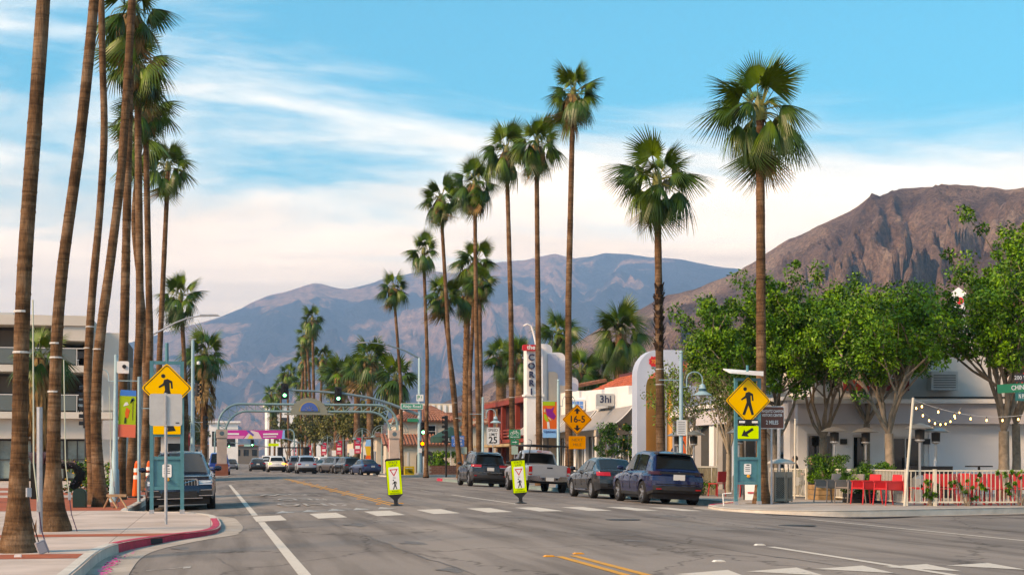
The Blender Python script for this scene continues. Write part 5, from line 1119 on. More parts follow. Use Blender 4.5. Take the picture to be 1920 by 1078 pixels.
# ------------------------------------------------------------------ in-street yield signs
def paddle(label, x, y, tilt):
    t = thing('crossing_paddle', label, 'sign', (x, y, zr(x) + .002), 0, 'in-street yield paddles')
    MB().lathe([(0.0, 0), (.17, 0), (.17, .015), (.08, .04), (.05, .07), (0, .07)], 14).build('base', black_p, t)
    k = obj('blade', MB().prism([(-.20, .30), (-.055, .16), (-.045, .05), (.045, .05), (.055, .16), (.20, .30), (.205, 1.24), (.17, 1.265), (-.17, 1.265), (-.205, 1.24)], -.012, .012).mesh('blade', black_p), t); k.rotation_euler = (0, -tilt, 0)
    plate(k, rrect(0, .755, .385, .90, .01), -.0125, lime_p, 'face', .003)
    plate(k, rrect(0, .735, .27, .60, .015), -.016, sign_white, 'panel', .002)
    o1 = [(-.115, .98), (.115, .98), (0, .78)]; o2 = [(-.07, .955), (.07, .955), (0, .83)]
    MB().add([(p[0], -.0185, p[1]) for p in o1] + [(p[0], -.0185, p[1]) for p in o2], [(i, (i + 1) % 3, 3 + (i + 1) % 3, 3 + i) for i in range(3)][0:3]).build('yield_symbol', sign_red, k)
    for q in walker(0, .57, .27): plate(k, q, -.0185, sign_black, 'pictogram', .001)
    txt('STATE', .085, sign_black, k, (0, -.017, 1.155)); txt('LAW', .085, sign_black, k, (0, -.017, 1.08)); txt('TO', .05, sign_black, k, (0, -.0195, .745)); txt('WITHIN', .05, sign_black, k, (0, -.017, .39)); txt('CROSSWALK', .05, sign_black, k, (0, -.017, .335))
paddle('lime in-street yield paddle on the yellow centre line, left of two', 4.68, 22.55, R(4.5))
paddle('lime in-street yield paddle on the lane line before the pickup, right of two', 8.25, 22.6, R(4.5))

# ------------------------------------------------------------------ banner lamp posts
def dancer_banner(t, x0, x1, z0, z1, y):
    w, hh = x1 - x0, z1 - z0
    def Q(pts): return [(x0 + a * w, z0 + b * hh) for a, b in pts]
    b = plate(t, Q([(0, 0), (1, 0), (1, 1), (0, 1)]), y, mat('banner_orange', (.80, .13, .02), .8), 'banner', .008)
    L_ = [([(0, 0), (1, 0), (1, .24), (0, .24)], mat('banner_sky', (.20, .50, .85), .8)), ([(0, .89), (.88, .89), (.88, 1), (0, 1)], mat('banner_lime', (.36, .52, .02), .8)),
          ([(.20, .84), (.30, .80), (.62, .80), (.82, .86), (.72, .72), (.95, .60), (.80, .50), (.55, .55), (.30, .62)], mat('banner_purple', (.26, .01, .25), .8)),
          ([(.08, .66), (.24, .64), (.44, .46), (.28, .44), (.12, .52)], mat('banner_lime', (.36, .52, .02))), ([(.30, .44), (.46, .44), (.52, .25), (.44, .25), (.42, .36), (.42, .25), (.34, .25)], sign_white),
          ([(.07, .72), (.20, .70), (.19, .79), (.09, .79)], mat('banner_skin', (.72, .50, .34), .8)), ([(.4, .58), (.62, .5), (.60, .47), (.36, .55)], mat('banner_skin', (.72, .50, .34)))]
    for i, (p, m_) in enumerate(L_): plate(b, Q(p), y - .0085 - .0015 * i, m_, 'print', .001)
    txt('Uptown', .17, mat('banner_ink', (.02, .07, .25), .7), b, (x0 + w * .5, y - .022, z0 + hh * .17), bold=.003)
def lamp_post(label, x, y, banner=None, plate_=False):
    t = thing('lamp_post', label, 'lamp post', (x, y, WALK), 0, 'pale blue lamp posts on the right pavement')
    MB().tube([(0, 0, 0), (0, 0, .1), (0, 0, .7), (0, 0, .74), (0, 0, 4.86)], [.13, .12, .10, .075, .058], 12).build('pole', pale_blue, t, smooth=True)
    MB().lathe([(.06, 0), (.075, .02), (.06, .06), (0, .1)], 10, (0, 0, 4.86)).build('cap', pale_blue, t)
    MB().tube([(0, 0, 3.95), (-.78, 0, 3.95)], .018, 6).build('crossbar', pale_blue, t)
    a = MB().tube([(.05, 0, 3.72), (.2, 0, 3.72), (.2, 0, 3.95)] + [(.2 + .28 - .28 * math.cos(q), 0, 3.98 + .26 * math.sin(q)) for q in [PI * i / 8 for i in range(9)]] + [(.76, 0, 3.8)], .022, 6).build('arm', pale_blue, t, smooth=True)
    hd = MB().lathe([(0.02, .36), (.09, .33), (.11, .22), (.13, .20), (.13, .10), (.33, -.02), (.33, -.035), (0.0, -.02)], 16, (.76, 0, 3.48)).build('lamp_head', pale_blue, t, smooth=True)
    MB().lathe([(.135, .19), (.135, .11)], 16, (.76, 0, 3.48)).build('collar', mat('deep_teal', (.02, .10, .14), .4), hd); MB().lathe([(.14, -.03), (.12, -.09), (0, -.12)], 12, (.76, 0, 3.48)).build('lens', mat('lamp_lens', (.6, .6, .56), .3), hd)
    if banner: dancer_banner(t, -.74, -.08, 2.28, 3.93, 0)
    if plate_:
        p = plate(t, rrect(-.02, 2.35, .34, .52, .02), -.09, sign_white, 'parking_notice')
        for k in range(7): plate(p, [(-.13, 2.52 - .06 * k), (.10, 2.52 - .06 * k), (.10, 2.54 - .06 * k), (-.13, 2.54 - .06 * k)], -.0965, mat('grey_ink', (.25, .25, .25), .6), 'text_bar', .001)
    return t
lamp_post('pale blue lamp post with parking notice right of the burnt palm', 15.0, 25.3, plate_=True)
lamp_post('pale blue lamp post with the orange dancer banner', 15.0, 36.1, banner=True)
lamp_post('pale blue lamp post beside the speed limit sign', 15.0, 47.6)
t = thing('lamp_post', 'pale blue lamp post with camera box and golfer banner on the left', 'lamp post', (-2.72, 28.0, WALK))
MB().tube([(0, 0, 0), (0, 0, .1), (.02, 0, .95), (.02, 0, 1.0), (.03, 0, 1.5), (.03, 0, 1.55), (.06, 0, 4.4)], [.17, .16, .125, .10, .09, .075, .055], 12).build('pole', pale_blue, t, smooth=True)
cb_ = MB().prism(rrect(.26, 4.02, .34, .36, .03), -.12, .12).build('camera_box', sign_white, t); MB().lathe([(0, -.03), (.06, -.03), (.06, 0)], 12, (.30, -.121, 4.04), axis='y').build('camera_lens', black_p, cb_)
MB().tube([(.05, 0, 3.62), (.78, 0, 3.62)], .018, 6).build('crossbar', pale_blue, t); MB().tube([(.72, 0, 1.0), (.72, 0, 3.75)], .045, 8).build('side_pole', pale_blue, t); MB().tube([(.72, 0, 0), (.72, 0, 1.0)], .05, 8).build('side_pole', pale_blue, t); MB().tube([(.72, 0, 2.8), (1.05, 0, 2.8)], .015, 6).build('crossbar', pale_blue, t)
a = MB().tube([(0, 0, 3.6), (-.16, 0, 3.6), (-.16, 0, 3.75)] + [(-.16 - .2 + .2 * math.cos(q), 0, 3.76 + .2 * math.sin(q)) for q in [PI * i / 8 for i in range(7)]], .018, 6).build('arm', pale_blue, t)
x0, w, z0, hh = .10, .54, 1.95, 1.38
def Q(pts): return [(x0 + a_ * w, z0 + b_ * hh) for a_, b_ in pts]
bn = plate(t, Q([(0, 0), (.95, -.02), (1, 1), (.12, 1)]), 0, mat('banner_lime', (.36, .52, .02)), 'banner', .008)
for i, (p, m_) in enumerate((([(.02, 0), (.95, -.02), (.97, .26), (.03, .27)], mat('banner_coral', (.80, .17, .10), .8)), ([(.12, .89), (1, .88), (1, 1), (.16, 1.02)], mat('banner_blue', (.02, .20, .62), .8)), ([(.42, .40), (.56, .40), (.66, .58), (.48, .64), (.40, .52)], mat('banner_orange', (.80, .13, .02))), ([(.30, .66), (.40, .74), (.52, .75), (.60, .69), (.5, .68)], sign_white), ([(.34, .29), (.46, .29), (.47, .42), (.38, .42)], mat('banner_dark', (.04, .06, .02), .8)), ([(.78, .36), (.81, .36), (.84, .76), (.81, .76)], sign_brown), ([(.66, .72), (.82, .86), (.98, .74), (.90, .80), (.82, .76), (.74, .82)], mat('deep_teal', (.02, .10, .14))))): plate(bn, Q(p), -.0085 - .0015 * i, m_, 'print', .001)

# ------------------------------------------------------------------ traffic signals at the junction
mast_m = mat('mast_blue_grey', (.17, .25, .28), .45, .2, var=.1, scale=2)
lit_green = mat('lit_green', (.03, 1.0, .45), .4, emis=4.0); lit_red = mat('lit_orange_red', (1.0, .10, .01), .4, emis=3.0); lens_off = mat('lens_dark', (.03, .012, .012), .2)
def signal_head(parent, x, y, z, lit=2, plate_=True, name='signal_head', rz=0.0):
    h_ = obj(name, MB().box((0, 0, 0), (.34, .22, 1.05)).mesh(name, black_p), parent, (x, y, z), rz)
    if plate_: MB().prism(rrect(0, 0, .60, 1.34, .06), .04, .06).build('backplate', black_p, h_)
    for k in range(3):
        zz = .34 - .34 * k
        MB().lathe([(0, -.005), (.125, 0)], 16, (0, -.118, zz), axis='y').build('lens', (lit_green if k == 2 else lit_red) if k == lit else lens_off, h_)
        v = MB()
        for i in range(12):
            a0, a1 = PI * (-.1 + 1.2 * i / 12), PI * (-.1 + 1.2 * (i + 1) / 12); v.add([(.145 * math.cos(a0), -.112, zz + .145 * math.sin(a0)), (.145 * math.cos(a1), -.112, zz + .145 * math.sin(a1)), (.14 * math.cos(a1), -.30, zz + .14 * math.sin(a1)), (.14 * math.cos(a0), -.30, zz + .14 * math.sin(a0))], [(0, 1, 2, 3)])
        v.build('visor', black_p, h_)
    return h_
t = thing('signal_mast', 'traffic signal mast with long curved arm and Alejo Road sign', 'traffic signal', (17.1, 72.5, WALK))
MB().tube([(0, 0, 0), (0, 0, 10.15)], [.20, .13], 12).build('pole', pale_blue, t, smooth=True); MB().lathe([(.3, 0), (.3, .12), (.21, .2)], 12).build('base', galv, t)
MB().tube([(0, 0, 5.2), (-1.0, 0, 5.55), (-2.6, 0, 6.15), (-4.4, 0, 6.65), (-6.6, 0, 6.98), (-9, 0, 7.15), (-11.8, 0, 7.25)], [.14, .135, .125, .115, .105, .095, .08], 10).build('mast_arm', mast_m, t, smooth=True)
MB().tube([(0, 0, 10.1), (-1.3, 0, 10.75), (-2.6, 0, 11.15), (-3.8, 0, 11.35), (-4.6, 0, 11.38)], [.075, .065, .055, .05, .045], 8).build('lamp_arm', mast_m, t, smooth=True); MB().prism([(-5.5, 11.30), (-4.5, 11.36), (-4.6, 11.45), (-5.3, 11.42)], -.15, .15).build('luminaire', galv, t); MB().bb(-3.65, -3.6, -.03, .03, 11.35, 11.7).build('camera_stalk', galv, t)
signal_head(t, -7.05, -.18, 6.88); signal_head(t, -11.6, -.18, 7.12)
for s, z in ((.22, 4.0),): signal_head(t, .26, -.25, 4.03, plate_=False)
ph = MB().box((.22, -.22, 2.7), (.46, .25, .46)).build('pedestrian_head', black_p, t); MB().lathe([(0, 0), (.15, .002)], 14, (.20, -.352, 2.7), axis='y').build('hand_symbol', lit_red, ph)
sn = MB().prism(rrect(-.70, 5.92, 1.95, .50, .04), -.26, -.235).build('street_name_plate', sign_white, t); plate(sn, rrect(-.70, 5.92, 1.85, .42, .03), -.261, mat('alejo_green', (0.01, .30, .20), .45), 'face', .003); txt('Alejo Road', .36, sign_white, sn, (-.70, -.268, 5.92), bold=.004)
pp = plate(t, rrect(.0, 6.66, .62, .58, .03), -.2, sign_white, 'parking_sign'); txt('P', .46, mat('park_green', (0, .30, .16), .5), pp, (-.12, -.208, 6.68), bold=.012); plate(pp, [(.12, 6.58), (.15, 6.58), (.15, 6.74), (.20, 6.74), (.135, 6.84), (.07, 6.74), (.12, 6.74)], -.2065, mat('park_green', (0, .3, .16)), 'arrow', .002)
g2 = plate(t, rrect(-.62, 4.72, .98, .28, .05), -.2, sign_green, 'street_plate'); MB().tube([(-1.1, -.19, 4.9), (-.1, -.19, 4.9)], .02, 6).build('plate_rail', galv, t)
MB().bb(-.16, .16, -.24, -.205, 1.9, 2.3).build('sticker_plate', sign_white, t); MB().bb(.28, .52, -.1, .12, 0, 1.6).build('control_box', sign_white, t)
t = thing('signal_pole', 'short signal pole with stacked black visors beside the umbrella', 'traffic signal', (16.55, 61.6, WALK)); post(3.4, .07, black_p, 'pole', t)
for z in (4.05,): signal_head(t, 0, 0, z, lit=9, plate_=False, rz=-PI / 2); 
for z in (2.9,): signal_head(t, 0, 0, 2.95, lit=9, plate_=False, rz=-PI / 2)
t = thing('signal_pole', 'tall pale blue signal pole with green light beside the shaggy palm', 'traffic signal', (-1.35, 73.0, WALK)); MB().tube([(0, 0, 0), (0, 0, 10.9)], [.17, .12], 10).build('pole', pale_blue, t, smooth=True); MB().bb(-.25, .25, -.1, .1, 10.9, 11.0).build('luminaire', galv, t)
signal_head(t, .35, -.2, 6.9, lit=9, plate_=False, rz=R(60)); signal_head(t, -.6, -.2, 3.95); ph = MB().box((-.6, -.2, 2.55), (.5, .25, .46)).build('pedestrian_head', black_p, t); MB().lathe([(0, 0), (.15, .002)], 14, (-.6, -.332, 2.55), axis='y').build('hand_symbol', lit_red, ph); signal_head(t, .9, 0, 4.3, lit=9, plate_=False, rz=R(90)); MB().tube([(0, 0, 4.3), (.9, 0, 4.3)], .03, 6).build('bracket', galv, t); MB().tube([(-.6, 0, 3.3), (0, 0, 3.3)], .03, 6).build('bracket', galv, t)
MB().lathe([(0, .0), (.14, .05), (.14, .25), (0, .3)], 10, (.45, 0, 8.9)).build('camera', sign_white, t)
t = thing('street_light', 'street light with long curved arm rising behind the left palms', 'street light', (-2.7, 45.0, WALK)); MB().tube([(0, 0, 0), (0, 0, 7.4)], [.11, .08], 10).build('pole', galv, t, smooth=True); MB().tube([(0, 0, 7.35), (.5, 0, 7.6), (1.1, 0, 7.95), (1.7, 0, 8.2), (2.3, 0, 8.32)], [.05, .045, .04, .035, .03], 8).build('arm', galv, t, smooth=True); MB().prism([(2.25, 8.28), (3.25, 8.33), (3.1, 8.40), (2.3, 8.38)], -.12, .12).build('luminaire', galv, t)
t = thing('signal_pole', 'dark signal pole seen edge-on left of the curving palm', 'traffic signal', (-5.6, 45, WALK)); post(3.6, .06, black_p, 'pole', t); signal_head(t, 0, -.1, 3.3, lit=9, plate_=False, rz=R(-80)); signal_head(t, .0, -.1, 4.3, lit=9, plate_=False, rz=R(-80))

# ------------------------------------------------------------------ gateway arch over the street
t = thing('street_arch', 'steel lattice welcome arch on two stone pillars across the street', 'arch', (7.65, 72.0, WALK)); stone = mat('pinkish_stone', (.55, .43, .36), .85, var=.1, scale=2); plinth = mat('red_plinth', (.30, .10, .06), .85, var=.2, scale=3); arch_m = mat('arch_blue_green', (.20, .33, .34), .45, .1, var=.08, scale=2)
for s in (-1, 1):
    p = MB().box((s * 7.05, 0, 2.0), (.80, .80, 2.1)).build('pillar', stone, t); MB().box((s * 7.05, 0, 3.42), (.92, .92, .68)).build('pillar_head', stone, p); MB().box((s * 7.05, 0, 3.07), (.72, .72, .05)).build('pillar_groove', dark_wall, p); MB().box((s * 7.05, 0, .48), (1.02, 1.02, .96)).build('plinth', plinth, p)
    MB().lathe([(0, -.004), (.19, 0)], 18, (s * 7.05, -.463, 3.44), axis='y').build('medallion', mat('slate_blue', (.10, .17, .20), .5), p)
def arc_path(r_in):
    zt = 5.85 - r_in; xo = 7.05 + .28 - r_in; rc = 1.75; P = [(-xo, 0, 3.76)]
    P += [(-xo + rc - rc * math.cos(a), 0, zt - rc + rc * math.sin(a)) for a in [PI / 2 * i / 8 for i in range(9)]]
    return P + [(-q[0], 0, q[2]) for q in P[::-1]]
o_, i_ = arc_path(0), arc_path(.58)
for dy in (-.22, .22):
    for nm, pth in (('outer_chord', o_), ('inner_chord', i_)): MB().tube([(p[0], dy, p[2]) for p in pth], .085, 8).build(nm, arch_m, t, smooth=True)
lat = MB(); 
def resamp(P, n):
    P = [Vector(p) for p in P]; L_ = [0]
    for a, b_ in zip(P, P[1:]): L_.append(L_[-1] + (b_ - a).length)
    out = []
    for k in range(n + 1):
        s = L_[-1] * k / n; i = max(0, min(len(P) - 2, int(np.searchsorted(L_, s)) - 1)); out.append(P[i].lerp(P[i + 1], (s - L_[i]) / max(1e-6, L_[i + 1] - L_[i])))
    return out
ro, ri = resamp(o_, 44), resamp(i_, 44)
web = MB().tube([(0, 0, 0), (0, 0, 1)], .022, 5, cap=False).mesh('web_bar', arch_m)
for k in range(44):
    a, b_ = (ro[k], ri[k + 1]) if k % 2 else (ri[k], ro[k + 1])
    for dy in (-.22, .22):
        d = b_ - a; o = obj('web_bar', web, t, (a.x, dy, a.z)); o.rotation_euler = d.to_track_quat('Z', 'Y').to_euler(); o.scale = (1, 1, d.length)
rim = [(1.55 * math.cos(PI * i / 24) * (1 if i % 2 else .93), 5.15 + 1.28 * math.sin(PI * i / 24) * (1 if i % 2 else .93)) for i in range(25)]
sb_ = MB().prism([(-2.0, 5.1)] + rim[::-1] + [(2.0, 5.1), (2.0, 5.0), (-2.0, 5.0)], -.34, .34).build('sun_badge', mat('badge_stone', (.24, .25, .20), .7), t)
MB().prism(circ(0, 5.28, .82, 20, 0, PI), -.37, -.342).build('badge_rim', mat('badge_gold', (.45, .33, .10), .5), sb_); MB().prism(circ(0, 5.30, .72, 20, 0, PI), -.40, -.372).build('badge_face', mat('badge_blue', (.05, .13, .42), .5), sb_)
for k in range(5): MB().prism([(.5 * math.cos(PI * (k + .5) / 5 + d) * s_, 5.31 + .5 * math.sin(PI * (k + .5) / 5 + d) * s_) for d, s_ in ((-.1, .4), (0, 1), (.1, .4))], -.42, -.402).build('sun_ray', mat('badge_gold', (.45, .33, .1)), sb_)

# ------------------------------------------------------------------ looped lamps with red banners beyond the arch
ban_red = mat('banner_red', (.62, .02, .08), .7)
def loop_lamp(label, x, y, banner, side=1):
    t = thing('loop_lamp', label, 'lamp post', (x, y, WALK), 0, 'looped lamp posts beyond the arch'); m_ = mat('loop_green_grey', (.16, .25, .26), .5)
    MB().tube([(0, 0, 0), (0, 0, .8), (0, 0, 4.6)], [.11, .08, .06], 8).build('pole', m_, t)
    for r_ in (.95, .72): MB().tube([(-r_ * side * math.cos(a), 0, 3.75 + r_ * math.sin(a)) for a in [PI * i / 14 for i in range(15)]], .03, 5).build('loop', m_, t)
    MB().tube([(-1.0, 0, 3.75), (1.0, 0, 3.75)], .025, 5).build('crossbar', m_, t)
    MB().lathe([(.0, .2), (.12, .15), (.30, 0), (0, -.03)], 10, (-.82 * side, 0, 3.52)).build('lamp_head', m_, t)
    if banner:
        b_ = plate(t, [(-.86, 2.0), (-.16, 2.0), (-.16, 3.68), (-.86, 3.68)], 0, ban_red, 'banner', .01)
        for k, (zz, hh_) in enumerate(((3.35, .10), (3.15, .06), (2.66, .34), (2.18, .22))): plate(b_, rrect(-.51, zz, .42 if k != 2 else .5, hh_, .03), -.012, sign_white if k != 3 else mat('banner_pink', (.75, .35, .35), .7), 'print', .001)
for i, (lb, x, y, bn_) in enumerate((('looped lamp post with red banner at the right arch pillar', 15.6, 74.6, 1), ('looped lamp post beyond the arch with the nearest full red banner', 15.4, 92, 1), ('looped lamp post beyond the arch, second full red banner', 15.4, 106, 1), ('looped lamp post beyond the arch, third red banner', 15.4, 121, 1), ('looped lamp post behind the right arch pillar without banner', 15.8, 83, 0), ('looped lamp post beyond the arch, fourth red banner', 15.4, 140, 1), ('looped lamp post far down the street, fifth red banner', 15.4, 165, 1), ('looped lamp post with red banner on the far left pavement', -1.6, 79, 1))): loop_lamp(lb, x, y, bn_)
# pink banner hung over the street
t = thing('street_banner', 'pink banner hung across the street far beyond the arch', 'banner', (7.0, 150.0, WALK)); bm_ = mat('banner_magenta', (.62, .03, .32), .7)
for s in (-1, 1): MB().tube([(s * 6.6, 0, 0), (s * 6.6, 0, 5.4)] + [(s * (6.6 - .9 + .9 * math.cos(a)), 0, 5.6 + .9 * math.sin(a)) for a in [PI / 2 * i / 6 for i in range(7)]], .12, 8).build('post', arch_m, t)
MB().bb(-5.7, 5.7, -.06, .06, 6.42, 6.5).build('crossbar', arch_m, t)
bn_ = MB().prism([(-5.5, 4.9), (5.0, 4.9), (5.0, 6.35), (-5.5, 6.35)], -.03, .03).build('panel', bm_, t)
for k, (p, m_) in enumerate((([(-5.5, 4.9), (-2, 4.9), (-1.6, 5.4), (-5.5, 5.4)], mat('b_pink', (.8, .3, .5), .7)), ([(-1.8, 4.9), (1.2, 4.9), (.6, 6.0), (-.6, 6.3)], mat('b_pale', (.75, .6, .6), .7)), ([(-1.2, 4.9), (-.2, 4.9), (-.6, 5.8)], mat('b_yellow', (.8, .6, .1), .7)), ([(-1.5, 6.3), (-.3, 5.3), (-.1, 5.6), (-1.0, 6.35)], mat('b_violet', (.15, .08, .4), .7)), ([(4.5, 4.9), (5.0, 4.9), (5.0, 6.35), (4.7, 6.35)], mat('b_blue', (.2, .45, .8), .7)), ([(-5.0, 5.55), (-2.6, 5.55), (-2.6, 5.85), (-5.0, 5.85)], sign_white), ([(1.4, 5.55), (3.9, 5.6), (3.9, 5.85), (1.4, 5.8)], sign_white), ([(1.4, 5.15), (3.6, 5.2), (3.6, 5.35), (1.4, 5.3)], sign_white))): plate(bn_, p, -.035 - .004 * k, m_, 'print', .003)
# far junction signals
t = thing('signal_mast', 'far traffic signal mast with green lights under the pink banner', 'traffic signal', (15.6, 160, WALK)); MB().tube([(0, 0, 0), (0, 0, 6)], .15, 8).build('pole', mast_m, t); MB().tube([(0, 0, 4.4), (-4, 0, 5.6), (-8, 0, 6.3), (-14, 0, 6.5)], [.12, .11, .1, .08], 8).build('mast_arm', mast_m, t)
for x in (-14.2, -8.8): signal_head(t, x, -.15, 4.6 if x < -10 else 4.4)
signal_head(t, .3, -.2, 2.6, plate_=False); MB().prism(rrect(-5.0, 4.1, 1.9, .5, .05), -.2, -.17).build('lime_plate', lime_p, t)
t = thing('signal_mast', 'farthest traffic signal mast low under the pink banner', 'traffic signal', (13.4, 215, WALK)); MB().tube([(0, 0, 0), (0, 0, 6)], .15, 8).build('pole', mast_m, t); MB().tube([(0, 0, 4.4), (-4, 0, 5.2), (-13, 0, 5.8)], [.12, .1, .08], 8).build('mast_arm', mast_m, t); signal_head(t, -9.6, -.15, 5.0); MB().prism(rrect(-5.0, 4.9, 2.0, .5, .05), -.2, -.17).build('street_name_plate', mat('pale_teal_plate', (.3, .55, .5), .5), t)
for lb, x, y in (('small white notice sign on a post by the skirted palms', 15.2, 98), ('small pale square sign on a post before the looped lamps', 15.3, 89), ('small white sign on a post left of the first looped lamp', 15.2, 113)): t = sign_post('notice_sign', lb, x, y, 2.5, group='small notice signs beyond the arch'); plate(t, rrect(0, 2.2, .55, .75, .05), -.04, sign_white)
t = thing('feather_flag', 'wavy multicoloured feather flag beyond the arch', 'flag', (14.9, 84, WALK)); post(3.3, .025, galv, 'pole', t)
for k, (z0_, z1_, m_) in enumerate(((2.65, 3.3, mat('banner_sky', (.2, .5, .85))), (1.75, 2.65, mat('flag_yellow', (.70, .45, .03), .8)), (1.25, 1.75, mat('banner_orange', (.8, .13, .02))))): plate(t, [(-.5 + .1 * math.sin(z0_ * 4), z0_), (-.02, z0_), (-.02, z1_), (-.5 + .1 * math.sin(z1_ * 4), z1_)], -.03, m_, 'flag', .006)

# ------------------------------------------------------------------ small things on the left pavement
t = thing('dome_bollard', 'dark green round-topped utility box on the brick paving', 'utility box', (-3.25, 25.0, WALK)); dg = mat('dark_green_enamel', (.008, .035, .03), .35)
MB().prism([(-.17, 0), (.17, 0), (.18, .34)] + [(.18 * math.cos(a), .34 + .18 * math.sin(a)) for a in [PI * i / 10 for i in range(1, 10)]] + [(-.18, .34)], -.12, .14).build('body', dg, t, smooth=True); MB().prism([(-.15, .03), (.15, .03), (.155, .33)] + [(.155 * math.cos(a), .33 + .155 * math.sin(a)) for a in [PI * i / 10 for i in range(1, 10)]] + [(-.155, .33)], -.13, -.121).build('door', dg, t)
org = mat('safety_orange', (.85, .11, .01), .5)
for i, (lb, x, y) in enumerate((('orange delineator post with white bands beside the banner post', -2.35, 30.8), ('orange delineator post partly hidden behind the parked SUV', -2.35, 36.6))):
    t = thing('delineator_post', lb, 'delineator', (x, y, WALK + .004), 0, 'orange delineator posts'); MB().lathe([(0, 0), (.24, 0), (.24, .05), (.08, .07), (0, .07)], 8).build('base', black_p, t); b_ = MB().tube([(0, 0, .06), (.06, 0, 1.15)], [.11, .085], 10).build('tube', org, t); 
    for z in (.62, .85): MB().lathe([(.105, 0), (.103, .13)], 10, (.06 * z / 1.15 + .003, 0, z)).build('white_band', sign_white, b_)
    MB().tube([(.06, 0, 1.14), (.062, 0, 1.22)], [.07, .05], 8).build('cap', org, t)
t = thing('wooden_barrier', 'low folding wooden barrier leaning by the banner lamp post', 'barrier', (-2.35, 24.3, WALK + .004)); wd = mat('barrier_wood', (.42, .27, .16), .8, var=.2, scale=6)
for s in (-1, 1): MB().tube([(s * .12, -.1, .32), (s * .12 + .2, -.2, 0)], .025, 5).build('leg', wd, t); 
for s in (-1, 1): MB().tube([(s * .12, -.1, .32), (s * .12 - .16, .15, 0)], .025, 5).build('leg', wd, t)
MB().box((.05, -.1, .33), (.5, .05, .07)).build('rail', wd, t)
for lb, x, y, rz in (('grey floodlight box lying at the foot of the nearest palm', -2.08, 12.75, .5),):
    t = thing('floodlight', lb, 'floodlight', (x, y, WALK), rz); o = MB().box((0, 0, .10), (.13, .07, .17)).build('housing', mat('flood_grey', (.28, .29, .32), .5), t); o.rotation_euler = (0, R(-22), 0); MB().box((-.02, -.037, .10), (.11, .004, .14)).build('lens', mat('flood_lens', (.5, .5, .5), .2), o); MB().tube([(-.08, 0, .16), (-.16, .05, .5), (-.2, .05, .78)], .008, 5).build('cable', black_p, t); MB().box((-.2, .04, .82), (.06, .05, .12)).build('junction_box', galv, t)
for i, (lb, x, y, z1) in enumerate((('thin pale conduit pipe up the nearest palm', -2.23, 12.98, 3.4), ('thin pale conduit pipe up the second palm', -2.38, 16.7, 3.0), ('thin pale conduit pipe up the curving palm', -2.48, 25.0, 3.2))):
    t = thing('conduit', lb, 'pipe', (x, y, WALK), 0, 'conduits up the palm trunks'); MB().tube([(.05, 0, .55), (-.02, 0, 1.2), (-.03 - .02 * i, 0, z1)], .011, 5).build('pipe', mat('conduit_green', (.45, .50, .40), .5), t); MB().tube([(.18, -.05, 0), (.08, 0, .3), (.05, 0, .55)], .009, 5).build('cable', mat('purple_cable', (.06, .03, .07), .6), t); MB().box((.05, -.02, .62), (.05, .04, .14)).build('junction_box', galv, t)
gr = mat('purple_grass', (.16, .10, .12), .8, var=.4, scale=5); drk = mat('dark_foliage', (.012, .014, .012), .9)
t = thing('planter', 'dark planter block with purple fountain grass between the near palms', 'planter', (-5.1, 31.0, WALK)); MB().bb(-.35, .35, -.3, .3, 0, 1.15).build('block', drk, t)
b_ = MB(); rr_ = random.Random(4)
for k in range(420):
    a = rr_.uniform(0, 6.28); l = rr_.uniform(.25, .55); s = rr_.uniform(0, .3); p0 = Vector((math.cos(a) * s, math.sin(a) * s, 1.1)); p1 = p0 + Vector((math.cos(a) * l * .6, math.sin(a) * l * .6, l * .8)); p2 = p1 + Vector((math.cos(a) * l * .5, math.sin(a) * l * .5, -l * .15)); w_ = Vector((-math.sin(a), math.cos(a), 0)) * .008; b_.add([p0 - w_, p0 + w_, p1 + w_, p1 - w_, p2], [(0, 1, 2, 3), (3, 2, 4)])
b_.build('grass', gr, t)['kind'] = 'stuff'
t = thing('bicycle_rack', 'black curved rack with dark fuzzy creeper right of the second palm', 'rack', (-4.15, 31.2, WALK)); MB().tube([(-.8, 0, 0), (-.8, 0, .75), (-.55, 0, 1.05), (-.1, 0, 1.08), (.12, 0, .82), (.02, 0, .55), (-.15, 0, .32)], [.05, .06, .09, .12, .15, .16, .12], 8).build('frame', drk, t, smooth=True); obj('creeper', leaf_cloud([(-.5, 0, 1.1), (-.2, 0, 1.15), (.1, 0, .95), (.12, 0, .7), (0, 0, .5)], [.2, .2, .2, .2, .2], 120, .07, [gr, drk], [.5, .5], 3), t)
t = thing('info_panel', 'low slanted panel with blue print at the left edge', 'sign', (-6.55, 29.0, WALK)); MB().add([(-.5, -.1, .55), (.3, -.1, .55), (.3, .25, 1.05), (-.5, .25, 1.05)], [(0, 1, 2, 3)]).build('panel', mat('panel_blue', (.08, .25, .55), .4), t); MB().bb(-.5, .3, .0, .2, 0, .5).build('stand', mat('tan_stand', (.6, .45, .25), .7), t)
pet = mat('bougainvillea_petal', (.70, .02, .28), .6); t = obj('fallen_petals', None); b_ = MB(); rr_ = random.Random(8)
for k in range(150):
    y = rr_.gauss(12.1, .75); y = min(max(y, 10.2), 14); x = -1.30 + rr_.uniform(0, .16) + max(0, y - 13) * .15; a = rr_.uniform(0, 6.28); s = rr_.uniform(.012, .03); z = zr(x) + .014 + rr_.uniform(0, .02); x, y = stretch_xy(x, y)
    b_.add([(x + s * math.cos(a + q), y + s * math.sin(a + q), z + rr_.uniform(0, .015)) for q in (0, 1.57, 3.14, 4.71)], [(0, 1, 2, 3)])
bpy.data.objects.remove(t); o = b_.build('fallen_petals', pet); o['kind'] = 'stuff'; o['label'] = 'pink petals fallen in the left gutter'
